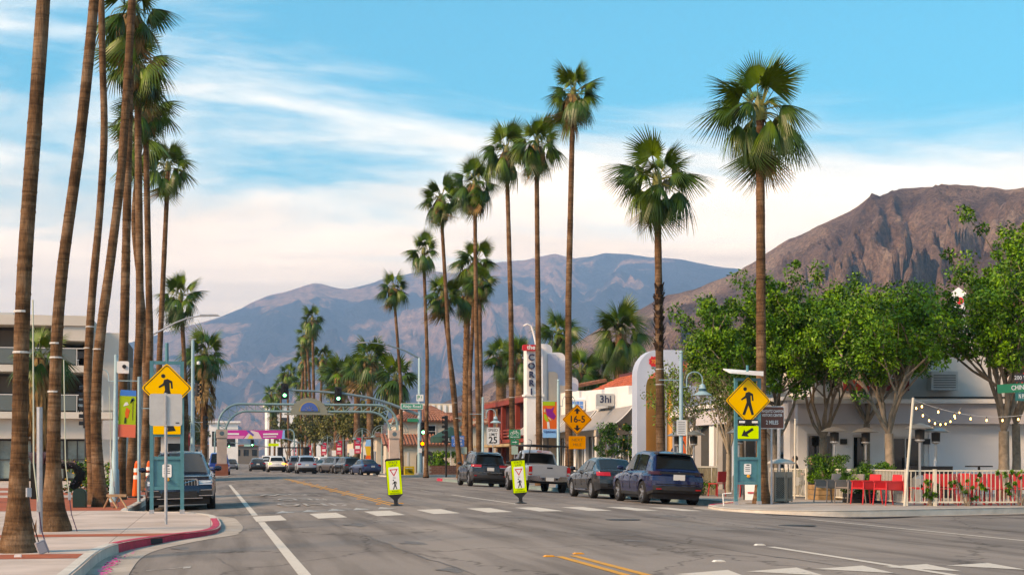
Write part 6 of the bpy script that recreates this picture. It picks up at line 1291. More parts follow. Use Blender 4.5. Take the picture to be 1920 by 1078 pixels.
t = tag(MB().prism([(-.045, 0), (.045, 0), (.04, .03), (-.04, .03)], -.03, .03).build('litter', sign_white), 'small white scrap of litter on the red brick band', 'litter'); t.location = (*stretch_xy(-2.33, 12.42), WALK + .005)
t = tag(MB().box((0, 0, .035), (.32, .02, .07)).build('storm_drain_mouth', dark_in), 'dark storm drain opening in the red kerb', 'drain'); t.location = (*stretch_xy(-.93, 14.86), zr(-.9) + .02); t.rotation_euler = (0, 0, R(58)); t.scale = (2.2, 1.6, 1.2)

# ------------------------------------------------------------------ litter bin
t = thing('litter_bin', 'beige slatted litter bin with lattice sides and domed lid', 'litter bin', (15.72, 20.9, WALK)); bm_ = mat('bin_beige', (.30, .26, .21), .55, var=.1, scale=5)
MB().lathe([(0, .02), (.25, .02), (.25, .86), (0, .86)], 8).build('liner', mat('bin_liner', (.02, .02, .02), .9), t)
for k in range(6):
    a = PI / 6 + k * PI / 3 + R(4); pnl = obj('panel', None, t, (0, 0, 0), a); 
    pnl.empty_display_size = .1
    s = MB(); w_ = .31; y0 = -.285
    for x in (-w_ / 2 + .02, w_ / 2 - .02): s.box((x, y0, .47), (.04, .03, .86))
    for z, hh_ in ((.10, .08), (.83, .16)): s.box((0, y0, z), (w_ - .082, .028, hh_))
    fr_ = s.build('frame', bm_, pnl); lt = MB()
    for i in range(-6, 14):
        for d in (1, -1):
            xa, za = -w_ / 2 + .03, .14 + .06 * i; xb, zb = w_ / 2 - .03, za + .25 * d
            if d < 0: za, zb = za + .12, za + .12 - .25
            t0, t1 = 0.0, 1.0
            lo, hi = min(za, zb), max(za, zb)
            if hi < .15 or lo > .74: continue
            def clampt(zv): return (zv - za) / (zb - za)
            for bound, sgn in ((.14, 1), (.75, -1)):
                tb = clampt(bound)
                if (za - bound) * sgn < 0: t0 = max(t0, tb)
                if (zb - bound) * sgn < 0: t1 = min(t1, tb)
            if t1 - t0 < .05: continue
            lt.tube([(xa + (xb - xa) * t0, y0 + .004 * d, za + (zb - za) * t0), (xa + (xb - xa) * t1, y0 + .004 * d, za + (zb - za) * t1)], .008, 4)
    lt.build('lattice', bm_, pnl)['kind'] = 'stuff'
for k in range(4): a = PI / 4 + k * PI / 2; MB().tube([(.24 * math.cos(a), .24 * math.sin(a), .9), (.22 * math.cos(a), .22 * math.sin(a), 1.16)], .018, 6).build('lid_post', bm_, t)
MB().lathe([(.40, 1.14), (.41, 1.17), (.28, 1.25), (.1, 1.29), (0, 1.3)], 16).build('lid', mat('bin_lid', (.50, .47, .42), .5), t, smooth=True)
# ================================================================== VEHICLES
def paint(name, c, rough=.28, metal=.0): return mat(name, c, rough, metal, coat=1.0, spec=.5)
car_glass = mat('car_glass', (.010, .012, .013), .03, spec=.35)
tyre_m = mat('tyre_rubber', (.014, .014, .015), .85); rim_m = mat('alloy_rim', (.50, .51, .53), .3, .8); rim_dark = mat('dark_rim', (.05, .05, .055), .35, .6)
clad = mat('grey_cladding', (.022, .023, .025), .6); chrome = mat('chrome', (.6, .6, .62), .12, 1.0); tail_m = mat('tail_lens', (.42, .006, .008), .12, spec=.6, coat=.6); tail_d = mat('tail_lens_dark', (.05, .01, .012), .12, coat=.6)
plate_m = mat('number_plate', (.62, .63, .62), .5); lamp_m = mat('head_lens', (.45, .48, .52), .08, .3, coat=.8); amber_lit = mat('lit_amber', (1.0, .35, .03), .4, emis=3.5)
WH = {}
def wheel_meshes(r, w, style):
    k = (r, w, style)
    if k in WH: return WH[k]
    b = MB(); b.lathe([(r * .62, -w * .42), (r * .70, -w / 2), (r * .93, -w / 2), (r, -w * .36), (r, w * .36), (r * .93, w / 2), (r * .70, w / 2), (r * .62, w * .42)], 28, axis='x')
    ty = b.mesh('wheel', tyre_m, True, 40)
    b = MB(); b.lathe([(0, w * .20), (r * .60, w * .16), (r * .60, w * .46), (r * .665, w * .46), (r * .665, w * .30), (r * .6, -w * .4)], 24, axis='x'); dish = b.mesh('rim', rim_dark if style != 'cap' else rim_m, True, 40)
    b = MB(); n = 5 if style != 'cap' else 9
    for i in range(n):
        a = 2 * PI * i / n
        for da in ((-.13, .13) if style == 'split' else ((-.0,))):
            for q in ((a + da),):
                c, s = math.cos(q), math.sin(q); wd = r * (.07 if style == 'split' else .12); tw = .18 if style == 'twist' else 0
                c2, s2 = math.cos(q + tw), math.sin(q + tw)
                p0 = (c * r * .08, s * r * .08); p1 = (c2 * r * .63, s2 * r * .63)
                b.add([(w * .40, p0[0] + s * wd, p0[1] - c * wd), (w * .40, p0[0] - s * wd, p0[1] + c * wd), (w * .47, p1[0] - s * wd * .8, p1[1] + c * wd * .8), (w * .47, p1[0] + s * wd * .8, p1[1] - c * wd * .8), (w * .25, p0[0] + s * wd, p0[1] - c * wd), (w * .25, p0[0] - s * wd, p0[1] + c * wd), (w * .30, p1[0] - s * wd * .8, p1[1] + c * wd * .8), (w * .30, p1[0] + s * wd * .8, p1[1] - c * wd * .8)], [(0, 1, 2, 3), (0, 3, 7, 4), (1, 5, 6, 2), (0, 4, 5, 1)])
    b.lathe([(r * .11, w * .36), (r * .11, w * .5), (0, w * .52)], 12, axis='x'); sp_ = b.mesh('spokes', rim_m)
    WH[k] = (ty, dish, sp_); return WH[k]

def car(label, x, y, rz, L, W, H, wb, wr, body, deck, roof, kind, group=None, wheel='five', cat='car', name='car', front=None, sill=.26, cladding=True, tails=None, plate_z=.8, detail=True, wins=None, z=None, tumble=.17, ax0=None, slope=0.0, antenna=True, rails=False):
    """local +Y is forward; deck = (y, z) line of bonnet, waist and boot; roof = (y, z) line of the cabin, back to front"""
    zz = zroad(x) if z is None else z
    t = thing(name, label, cat, (x, y, zz), rz, group, raw=True); t.rotation_euler = (0, slope, rz)
    fy = (wb / 2 if ax0 is None else ax0 + wb); ry = fy - wb
    hw = W / 2; L2 = L / 2
    def w_at(yy):
        u = abs(yy) / L2; return hw * (1 - .10 * max(0, (u - .55) / .45) ** 2.2)
    ra = wr + .07
    def low(yy):
        zl = sill + .10 * max(0, (abs(yy) - L2 + .55) / .55)
        for ya in (ry, fy):
            d = abs(yy - ya)
            if d < ra: zl = max(zl, wr + math.sqrt(ra * ra - d * d) * .98)
        return zl
    ys = sorted(set([round(-L2 + L * i / 26, 3) for i in range(27)] + [round(ya + ra * math.cos(PI * i / 9), 3) for ya in (ry, fy) for i in range(10)] + [round(p[0], 3) for p in deck if -L2 < p[0] < L2]))
    ys = [q for q in ys if -L2 <= q <= L2]; ys = [q for i, q in enumerate(ys) if i == 0 or q - ys[i - 1] > .012]
    FR_ = (0, .13, .34, .58, .80, .93, 1.0); IN = (.050, .030, .008, .0, .018, .05, .11)
    def section(yy, end=0):
        zl = low(yy); zt = interp(deck, yy); s0 = sill + .10 * max(0, (abs(yy) - L2 + .55) / .55); w = w_at(yy); P = []
        for f_, i_ in zip(FR_, IN):
            zq = max(zl, s0 + f_ * (zt - s0)); P.append((w - i_, yy, zq))
        return P, zt
    def end_shift(P, s, zt):       # s = -1 rear, +1 front: bumper stands out, upper part leans in
        out = []
        for px, py, pz in P:
            f_ = (pz - sill) / max(.1, zt - sill); d = .0 if .22 < f_ < .45 else (.10 * (.22 - f_) / .22 + .01 if f_ <= .22 else (.05 * ((f_ - .45) / .55) + (.10 * max(0, f_ - .8) / .2) if kind != 'pickup' else .015))
            out.append((px, py - s * d, pz))
        return out
    rows = []; zts = []
    for i, yy in enumerate(ys):
        P, zt = section(yy)
        if i == 0: P = end_shift(P, -1, zt)
        if i == len(ys) - 1: P = end_shift(P, 1, zt)
        rows.append(P); zts.append(zt)
    b = MB()
    for s in (1, -1):
        G = [[(s * p[0], p[1], p[2]) for p in r] for r in rows]
        for k in range(len(FR_) - 1):
            b.grid([[r[k], r[k + 1]] for r in G], 1 if (cladding and k < 1) else 0, flip=(s < 0))
    # bonnet, boot and cabin floor surface
    b.grid([[(-r[-1][0], r[-1][1], r[-1][2]), (-r[-1][0] * .55, r[-1][1], r[-1][2] + .022), (0, r[-1][1], r[-1][2] + .03), (r[-1][0] * .55, r[-1][1], r[-1][2] + .022), (r[-1][0], r[-1][1], r[-1][2])] for r in rows], 0, flip=True)
    for idx, s in ((0, -1), (len(rows) - 1, 1)):
        r = rows[idx]; Gd = []
        for k, p in enumerate(r):
            bow = .13 if kind != 'pickup' or s > 0 else .02
            Gd.append([(p[0] * u, p[1] + s * bow * (1 - abs(u) ** 2.6), p[2] + (.03 * (1 - u * u) if k == len(r) - 1 else 0)) for u in (-1, -.85, -.5, 0, .5, .85, 1)])
        for k in range(len(Gd) - 1): b.grid(Gd[k:k + 2], 1 if (cladding and k < 2) else 0, flip=(s > 0))
    body_o = b.build('body', [body, clad], t, smooth=True, ang=42)
    MB().box((0, 0, (sill + .83) / 2), (W - .34, L - .45, .95 - sill + .06)).build('underbody', black_p, t)  # black box added to darken the wheel wells, lowered to deepen shade beneath
    bow_r = .13 if kind != 'pickup' else .02
    def rear_y(u, zq): return float(np.interp(zq, [p[2] for p in rows[0]], [p[1] for p in rows[0]])) - bow_r * (1 - abs(u) ** 2.6)
    def front_y(u, zq): return float(np.interp(zq, [p[2] for p in rows[-1]], [p[1] for p in rows[-1]])) + .13 * (1 - abs(u) ** 2.6)
    # cabin
    beltz = max(interp(deck, 0), 0.0); hwb = hw - .115
    def hx(zq, yy): return (hwb - tumble * max(0, min(1, (zq - beltz) / (H - beltz)))) * (1 - .05 * abs(yy) / L2)
    rys = sorted(set([p[0] for p in roof] + [roof[0][0] + (roof[-1][0] - roof[0][0]) * i / 30 for i in range(31)]))
    cb = MB()
    for s in (1, -1): cb.grid([[(s * (hx(interp(deck, q), q) + .01), q, interp(deck, q) - .03), (s * hx((interp(deck, q) + interp(roof, q)) / 2, q), q, (interp(deck, q) + interp(roof, q)) / 2), (s * hx(interp(roof, q), q), q, max(interp(roof, q) - .05, interp(deck, q) - .02)), (s * (hx(interp(roof, q), q) - .07), q, max(interp(roof, q), interp(deck, q) - .01))] for q in rys], flip=(s < 0))
    cb.grid([[(-(hx(interp(roof, q), q) - .07), q, interp(roof, q)), (-.4 * hx(interp(roof, q), q), q, interp(roof, q) + .022), (0, q, interp(roof, q) + .03), (.4 * hx(interp(roof, q), q), q, interp(roof, q) + .022), (hx(interp(roof, q), q) - .07, q, interp(roof, q))] for q in rys], flip=True)
    cb.build('cabin', body, t, smooth=True, ang=45)
    def end_glass(p, q, nm, f0=.08, f1=.93, out=.012):
        Gd = []; d = Vector((0, q[0] - p[0], q[1] - p[1])); nv = Vector((0, -d.z, d.y)).normalized()
        if nv.z < 0: nv = -nv
        for i in range(4):
            f_ = f0 + (f1 - f0) * i / 3; yy = p[0] + (q[0] - p[0]) * f_; zq = p[1] + (q[1] - p[1]) * f_; w = hx(zq, yy) - .095
            Gd.append([(u * w, yy + nv.y * (out + .0), zq + nv.z * out + .03 * (1 - u * u)) for u in (-1, -.6, 0, .6, 1)])
        o = MB().grid(Gd).build(nm, car_glass, t, smooth=True, ang=180)
        if o.data.polygons[4].normal.dot(nv) < 0: o.data.flip_normals()
        return o
    end_glass(roof[0], roof[1], 'rear_window', .12 if kind != 'sedan' else .06); end_glass(roof[-1], roof[-2], 'windscreen', .03, .94)
    for y0, y1 in (wins or ((-.95, -.12), (-.05, .75))):
        for s in (1, -1):
            Gd = []
            for i in range(9):
                q = y0 + (y1 - y0) * i / 8; zb = interp(deck, q) + .035; zt = max(interp(roof, q) - .095, zb + .01)
                Gd.append([(s * (hx(zb + (zt - zb) * f_, q) + .012), q, zb + (zt - zb) * f_) for f_ in (0, .5, 1)])
            MB().grid(Gd, flip=(s < 0)).build('side_window', car_glass, t, smooth=True, ang=180)
    # wheels
    ty, dish, sp_ = wheel_meshes(wr, .23, wheel)
    for ya in (ry, fy):
        for s in (1, -1):
            o = obj('wheel', ty, t, (s * (hw - .135), ya, wr), (0, 0, 0 if s > 0 else PI)); obj('rim', dish, o); obj('spokes', sp_, o)
    if not detail: 
        for s in (-1, 1): MB().box((s * hw * .74, rear_y(.74, tails[0]) - .004, tails[0]), (.30, .03, .12)).build('tail_light', tails[1] if len(tails) > 1 else tail_m, t); MB().box((s * hw * .72, front_y(.72, .68) + .004, .68), (.34, .04, .13)).build('headlight', lamp_m, t)
        MB().box((0, rear_y(0, plate_z) - .008, plate_z), (.34, .012, .16)).build('number_plate', plate_m, t); return t
    # mirrors, handles, door seams
    for s in (1, -1):
        m_ = MB().lathe([(0, -.10), (.06, -.08), (.085, 0), (.06, .08), (0, .10)], 10, axis='x').build('mirror', body if kind != 'pickup' else black_p, t, (s * (hw + .08), roof[-1][0] - .42, interp(deck, .6) + .10), smooth=True); m_.scale = (1.1, .9, .95)
        MB().box((s * (hw - .03), roof[-1][0] - .40, interp(deck, .6) + .05), (.16, .05, .04)).build('mirror_arm', black_p, t)
        for q in (.30, -.62): MB().box((s * (hw - .012), q, interp(deck, q) - .13), (.03, .17, .03)).build('door_handle', body, t)
        for q in (fy - wr - .30, (fy + ry) / 2 - .10, ry + wr + .12):
            MB().box((s * (hw - .004), q, .5 * (interp(deck, q) + sill) + .05), (.012, .012, interp(deck, q) - sill - .25)).build('door_seam', black_p, t)
    if antenna: MB().prism([(roof[1][0] + .10, H), (roof[1][0] + .26, H), (roof[1][0] + .12, H + .10)], -.012, .012, 'yz').build('antenna', body, t)
    if rails:
        for s in (1, -1): MB().tube([(s * (hwb - tumble - .02), q, interp(roof, q) + .035) for q in (roof[1][0] + .1, -.4, .2, roof[-2][0] - .05)], .018, 6).build('roof_rail', chrome, t)
    return t, dict(rear_y=rear_y, front_y=front_y, hw=hw, L2=L2, hx=hx)
def tail_light(t, g, s, u0, u1, z0, z1, m, name='tail_light', wrap=.12):
    hw = g['hw']; f_ = g['rear_y']; Gd = []
    for zq in (z0, (z0 + z1) / 2, z1):
        r = [(s * u * hw * .955, f_(u, zq) - .014, zq) for u in (u0, (u0 + u1) / 2, u1)]
        r.append((s * (hw * .935 + .016), f_(1, zq) + .03, zq)); r.append((s * (hw * .965 + .012), f_(1, zq) + .03 + wrap, zq)); Gd.append(r)
    return MB().grid(Gd, flip=(s > 0)).build(name, m, t, smooth=True, ang=180)

blue_paint = paint('deep_blue_paint', (.006, .010, .055), .22, .1); grey_paint = paint('graphite_paint', (.022, .021, .024), .25, .15); silver_paint = paint('silver_paint', (.46, .48, .51), .3, .55); black_paint = paint('black_grey_paint', (.014, .016, .020), .2, .15); navy_paint = paint('navy_paint', (.008, .014, .036), .22, .1)
SL = R(2.6)     # cross fall of the parking lane
RCG = 'cars parked along the right kerb'
# --- blue crossover, nearest on the right
t, g = car('dark blue crossover parked nearest on the right, rear towards the camera', 13.76, 43.65, 0, 4.37, 1.80, 1.63, 2.66, .345, blue_paint,
    [(-2.2, .98), (-1.7, 1.00), (.8, .98), (1.0, .97), (2.0, .86), (2.2, .74)], [(-2.02, 1.0), (-1.62, 1.50), (-1.2, 1.59), (-.3, 1.63), (.3, 1.58), (1.15, .98)], 'suv', RCG, 'twist', wins=((-1.25, -.42), (-.34, .62)), slope=SL, z=-.145)
for s in (1, -1):
    tail_light(t, g, s, .62, .93, .90, 1.0, tail_d); MB().box((s * .62, g['rear_y'](.7, .50) - .008, .47), (.16, .02, .035)).build('reflector', tail_m, t)
MB().box((0, g['rear_y'](0, .86) - .012, .955), (1.25, .03, .07)).build('trim_bar', black_p, t); MB().box((0, g['rear_y'](0, .84) - .012, .83), (.36, .014, .17)).build('number_plate', plate_m, t); MB().lathe([(0, -.012), (.045, -.01), (.045, 0)], 14, (0, g['rear_y'](0, .96) - .028, .965), axis='y').build('badge', chrome, t)
MB().box((0, -1.68, 1.535), (1.12, .22, .03)).build('spoiler', black_p, t); MB().box((0, g['rear_y'](0, .62) - .006, .62), (1.5, .02, .02)).build('bumper_seam', black_p, t); MB().tube([(0, -1.93, 1.12), (.30, -1.86, 1.17), (.42, -1.83, 1.19)], .014, 5).build('wiper', black_p, t)
# --- black sedan
t, g = car('dark grey sedan parked between the blue crossover and the silver pickup', 13.72, 49.6, 0, 4.62, 1.78, 1.44, 2.70, .32, black_paint,
    [(-2.31, .90), (-2.1, 1.0), (-1.4, 1.0), (.8, .92), (1.05, .92), (2.1, .78), (2.31, .64)], [(-1.75, 1.0), (-.95, 1.38), (-.2, 1.44), (.25, 1.40), (1.25, .92)], 'sedan', RCG, 'cap', cladding=False, wins=((-.98, -.28), (-.20, .72)), slope=SL, z=-.145, tumble=.2)
for s in (1, -1): tail_light(t, g, s, .52, .95, .80, .93, tail_m); MB().box((s * .80, g['rear_y'](.85, .86) + .06, .845), (.10, .012, .03)).build('reverse_lamp', lamp_m, t) if False else None
MB().box((0, g['rear_y'](0, .72) - .01, .70), (.36, .014, .17)).build('number_plate', plate_m, t); MB().box((0, g['rear_y'](0, .9) - .008, .86), (.9, .015, .03)).build('trim_bar', black_p, t)
for s in (1, -1): MB().box((s * .89, .0, .30), (.02, 1.5, .035)).build('sill_trim', chrome, t)
# --- silver pickup with ladder rack
t, g = car('silver pickup truck with a black tubular ladder rack', 13.82, 61.2, 0, 5.25, 1.90, 1.80, 3.25, .38, silver_paint,
    [(-2.65, 1.14), (-.6, 1.14), (-.45, 1.13), (1.0, 1.10), (1.35, 1.10), (2.5, .98), (2.65, .82)], [(-.62, 1.14), (-.48, 1.66), (-.1, 1.78), (.4, 1.76), (1.4, 1.10)], 'pickup', RCG, 'five', 'truck', 'pickup_truck', sill=.46, cladding=False, wins=((-.42, .02), (.10, .95)), slope=SL, z=-.145, ax0=-1.62)
ry_ = g['rear_y']
MB().box((0, ry_(0, .9) - .012, .92), (1.42, .02, .40)).build('tailgate', silver_paint, t); MB().box((0, ry_(0, .9) - .026, 1.03), (.24, .012, .06)).build('tailgate_handle', black_p, t)
for s in (1, -1): MB().box((s * .82, ry_(.8, .9) - .012, .90), (.15, .03, .36)).build('tail_light', tail_m, t); MB().box((s * .82, ry_(.8, .9) - .028, .80), (.12, .006, .08)).build('reverse_lamp', lamp_m, t)
bp_ = MB().prism([(-.93, .50), (-.93, .68), (-.45, .68), (-.40, .62), (.40, .62), (.45, .68), (.93, .68), (.93, .50), (.40, .46), (-.40, .46)], ry_(0, .6) - .13, ry_(0, .6) + .02).build('bumper', chrome, t); MB().box((0, ry_(0, .6) - .14, .56), (.34, .012, .15)).build('number_plate', plate_m, t)
for s in (1, -1): MB().box((s * .29, ry_(0, .6) - .137, .57), (.10, .012, .07)).build('bumper_step', black_p, t)
MB().box((0, -.52, 1.73), (.22, .03, .035)).build('brake_lamp', tail_m, t)
rk = MB()
for s in (1, -1):
    for yy in (-2.35, -.75): MB().tube([(s * .88, yy, 1.12), (s * .80, yy, 1.95)], .022, 6).build('rack_post', black_p, t)
    MB().tube([(s * .80, -2.5, 1.95), (s * .80, -.75, 1.97), (s * .78, 1.1, 2.0)], .024, 6).build('rack_rail', black_p, t)
    MB().tube([(s * .80, -2.5, 1.95), (s * .72, -2.1, 2.15), (s * .66, -1.3, 2.22)], .014, 5).build('rack_loop', black_p, t)
for yy in (-2.4, -.75, .6): MB().tube([(-.80, yy, 1.96), (.80, yy, 1.96)], .022, 6).build('rack_bar', black_p, t)
MB().box((.0, -1.5, 1.985), (1.5, 1.5, .02)).build('rack_deck', black_p, t)
# --- graphite SUV
t, g = car('graphite sport utility vehicle parked farthest of the four on the right', 13.84, 74.1, 0, 4.82, 1.94, 1.77, 2.92, .385, grey_paint,
    [(-2.4, 1.06), (-1.9, 1.10), (.8, 1.05), (1.1, 1.04), (2.2, .98), (2.4, .80)], [(-2.26, 1.10), (-1.95, 1.62), (-1.5, 1.74), (-.3, 1.77), (.35, 1.71), (1.25, 1.05)], 'suv', RCG, 'five', wins=((-1.9, -1.25), (-1.15, -.32), (-.24, .72)), slope=SL, z=-.145, rails=True)
for s in (1, -1): tail_light(t, g, s, .50, .92, 1.00, 1.12, tail_m); MB().box((s * .66, g['rear_y'](.66, .97) - .014, .975), (.34, .012, .03)).build('reverse_lamp', lamp_m, t); MB().box((s * .76, g['rear_y'](.8, .55) - .01, .56), (.12, .02, .05)).build('reflector', tail_m, t)
MB().box((0, g['rear_y'](0, .9) - .012, .90), (.36, .014, .17)).build('number_plate', plate_m, t); MB().box((0, -2.02, 1.68), (1.25, .2, .035)).build('spoiler', grey_paint, t); MB().box((0, g['rear_y'](0, .74) - .01, .73), (1.2, .02, .025)).build('trim_bar', chrome, t)
# --- grey car behind, mostly hidden
car('grey-blue car parked side-on behind the pickup, mostly hidden', stretch_xy(21.3, 58.2)[0], stretch_xy(21.3, 58.2)[1], R(75), 4.6, 1.8, 1.45, 2.7, .33, paint('grey_blue_paint', (.16, .19, .23), .3, .3), [(-2.3, .88), (-1.4, 1.0), (.8, .93), (1.1, .92), (2.3, .66)], [(-1.75, 1.0), (-.9, 1.40), (-.1, 1.45), (.25, 1.41), (1.25, .92)], 'sedan', None, 'five', cladding=False, detail=False, tails=(.85,), z=WALK, wins=((-.95, -.2), (-.1, .75)))
# --- navy SUV facing the camera on the left
t, g = car('navy sport utility vehicle with chrome grille parked on the left, facing the camera', -.80, 42.2, PI, 4.70, 1.90, 1.66, 2.86, .37, navy_paint,
    [(-2.35, 1.02), (-1.8, 1.06), (.8, 1.02), (1.05, .99), (1.9, .92), (2.2, .86), (2.35, .76)], [(-2.2, 1.06), (-1.85, 1.46), (-1.4, 1.57), (-.5, 1.61), (.0, 1.56), (1.25, .99)], 'suv', None, 'five', wins=((-1.75, -1.2), (-1.1, -.3), (-.2, .68)), rails=True, z=-.165, slope=R(1.5), tumble=.24)
fy_ = g['front_y']
gp = [(-.46, .84), (.46, .84), (.42, .60), (-.42, .60)]
MB().prism(rrect(0, .72, .98, .30, .06), fy_(0, .72) - .05, fy_(0, .72) + .012).build('grille_frame', chrome, t); gk = MB().prism(rrect(0, .72, .90, .235, .05), fy_(0, .72) + .0125, fy_(0, .72) + .018).build('grille', black_p, t)
for k in range(11): MB().box((-.40 + .08 * k, fy_(0, .72) + .021, .72), (.014, .006, .20)).build('grille_bar', rim_m, gk)
MB().lathe([(0, .012), (.055, .01), (.055, 0)], 16, (0, fy_(0, .72) + .022, .72), axis='y').build('badge', chrome, t); MB().tube([(-.40, fy_(0, .72) + .024, .82), (.40, fy_(0, .72) + .024, .62)], .012, 5).build('badge_bar', chrome, t)
for s in (1, -1):
    MB().grid([[(s * u, fy_(u / .95, zq) + .012, zq) for u in (.50, .62, .74, .85)] for zq in (.70, .76, .82)], flip=(s < 0)).build('headlight', lamp_m, t, smooth=True, ang=180); MB().tube([(s * .52, fy_(.55, .76) + .02, .76), (s * .82, fy_(.86, .77) + .025, .775)], .014, 5).build('daylight_strip', sign_white, t)
    MB().box((s * .68, fy_(.72, .48) + .006, .48), (.34, .03, .14)).build('air_intake', black_p, t); MB().box((s * .68, fy_(.72, .40) + .016, .41), (.36, .02, .018)).build('trim_strip', chrome, t); MB().box((s * .70, fy_(.72, .56) + .014, .56), (.30, .02, .016)).build('trim_strip', chrome, t)
MB().box((0, fy_(0, .45) + .006, .45), (.92, .03, .17)).build('lower_intake', black_p, t); MB().box((0, fy_(0, .36) + .012, .345), (1.2, .02, .02)).build('trim_strip', chrome, t)

# --- traffic and parked cars beyond the arch
D_SED = [(-2.3, .92), (-2.1, 1.0), (-1.4, 1.0), (.8, .93), (1.05, .92), (2.1, .78), (2.3, .66)]; R_SED = [(-1.75, 1.0), (-.95, 1.38), (-.2, 1.45), (.25, 1.41), (1.25, .92)]
D_SUV = [(-2.25, 1.02), (-1.8, 1.05), (.8, 1.02), (1.05, 1.0), (2.1, .92), (2.25, .78)]; R_SUV = [(-2.12, 1.05), (-1.8, 1.52), (-1.3, 1.64), (-.3, 1.67), (.3, 1.62), (1.2, 1.0)]
D_VAN = [(-2.5, 1.15), (-2.0, 1.16), (.8, 1.1), (1.4, 1.05), (2.3, .95), (2.5, .8)]; R_VAN = [(-2.42, 1.16), (-2.25, 1.85), (-1.6, 1.98), (.2, 2.0), (.8, 1.92), (1.7, 1.05)]
FCG = 'cars in the street beyond the arch'
pw_c, pk, psl, pnv, prd, pgr = paint('white_car', (.62, .62, .60), .3), paint('black_car', (.018, .018, .02), .25), paint('silver_blue_car', (.33, .37, .43), .3, .4), paint('far_navy', (.02, .04, .11), .28, .2), paint('red_car', (.38, .015, .02), .3), paint('grey_car', (.12, .12, .13), .3, .3)
far = [('blue van with pale windscreen at the left kerb beyond the arch', 0.7, 80.5, PI, 'v', paint('van_blue', (.02, .06, .28), .3)), ('silver-blue crossover leading the right lane beyond the arch', 8.3, 81.0, 0, 'u', psl), ('white crossover with brake lights lit beyond the arch', 6.4, 92.0, 0, 'u', pw_c), ('white sedan following in the left lane beyond the arch', 5.5, 112.0, 0, 's', pw_c), ('second white car tucked behind the white sedan', 7.0, 118.0, 0, 's', pw_c), ('dark saloon on the left lane far beyond the arch', 2.6, 121.0, PI, 's', pgr), ('red car half hidden behind the silver-blue crossover', 8.8, 93.5, 0, 's', prd),
       ('navy coupe, rightmost of the cars parked beyond the arch', 13.4, 78.6, R(12), 's', pnv), ('black crossover next to the navy coupe beyond the arch', 12.3, 82.0, R(10), 'u', pk), ('dark grey crossover third from the pillar beyond the arch', 11.6, 86.0, R(18), 'u', pgr), ('dark car fourth from the pillar beyond the arch', 11.2, 89.6, R(18), 's', pgr), ('red-tailed white crossover fifth from the pillar beyond the arch', 10.9, 93.0, R(18), 'u', pw_c), ('black crossover sixth from the pillar beyond the arch', 10.6, 97.0, R(18), 'u', pk), ('dark car seventh from the pillar beyond the arch', 10.4, 101.0, R(18), 's', pgr), ('black crossover close behind the silver-blue one', 8.0, 87.0, 0, 'u', pgr),
       ('black car in the right lane well behind the crossovers', 7.6, 104.0, 0, 'u', pk), ('dark saloon queued in the left lane behind the white crossover', 5.0, 101.0, 0, 's', pk), ('grey car at the left kerb far down the street', .4, 128.0, PI, 's', pgr), ('dark car at the left kerb farther down the street', .4, 140.0, PI, 'u', pk), ('white box van far down the street by the red banners', 8.4, 142.0, 0, 'v', pw_c), ('dark car in the left lane by the far signals', 3.0, 150.0, PI, 's', pk)]
proto = {}
for lb, x, y, rz, kd, pm in far:
    x, y = stretch_xy(x, y)
    if kd in proto:
        c = copy_tree(proto[kd]); c.location = (x, y, zroad(x)); c.rotation_euler = (0, 0, rz); c['label'] = lb
    else:
        L_, W_, H_, wb_, wr_, D_, R_ = {'s': (4.6, 1.82, 1.45, 2.7, .33, D_SED, R_SED), 'u': (4.5, 1.86, 1.67, 2.7, .36, D_SUV, R_SUV), 'v': (5.0, 1.95, 2.0, 3.0, .36, D_VAN, R_VAN)}[kd]
        c = car(lb, x, y, rz, L_, W_, H_, wb_, wr_, pm, D_, R_, {'s': 'sedan', 'u': 'suv', 'v': 'van'}[kd], FCG, 'five', cladding=(kd == 'u'), detail=False, tails=(.88,), wins={'s': ((-.95, -.25), (-.15, .75)), 'u': ((-1.6, -.9), (-.8, .62)), 'v': ((-1.9, -.2), (-.1, 1.0))}[kd]); proto[kd] = c
    for ch in c.children:
        if ch.name.split('.')[0] in ('body', 'cabin'): ch.material_slots[0].link = 'OBJECT'; ch.material_slots[0].material = pm
        if 'brake lights lit' in lb and ch.name.startswith('tail_light'): ch.material_slots[0].link = 'OBJECT'; ch.material_slots[0].material = amber_lit
t = thing('food_trailer', 'dark open trailer with red base beside the silver-blue crossover', 'trailer', (9.6, 108, -.05)); MB().bb(-1.7, 1.7, -1.2, 1.2, .5, 1.2).build('body', prd, t); MB().bb(-1.9, 1.9, -1.4, 1.4, 2.75, 2.9).build('roof', black_p, t)
for sx in (-1.6, 1.6): MB().bb(sx - .3, sx + .3, -1.1, 1.1, 1.2, 2.75).build('side_panel', black_p, t)
for sx in (-1, 1): obj('wheel', wheel_meshes(.33, .23, 'five')[0], t, (sx * 1.4, 0, .33))
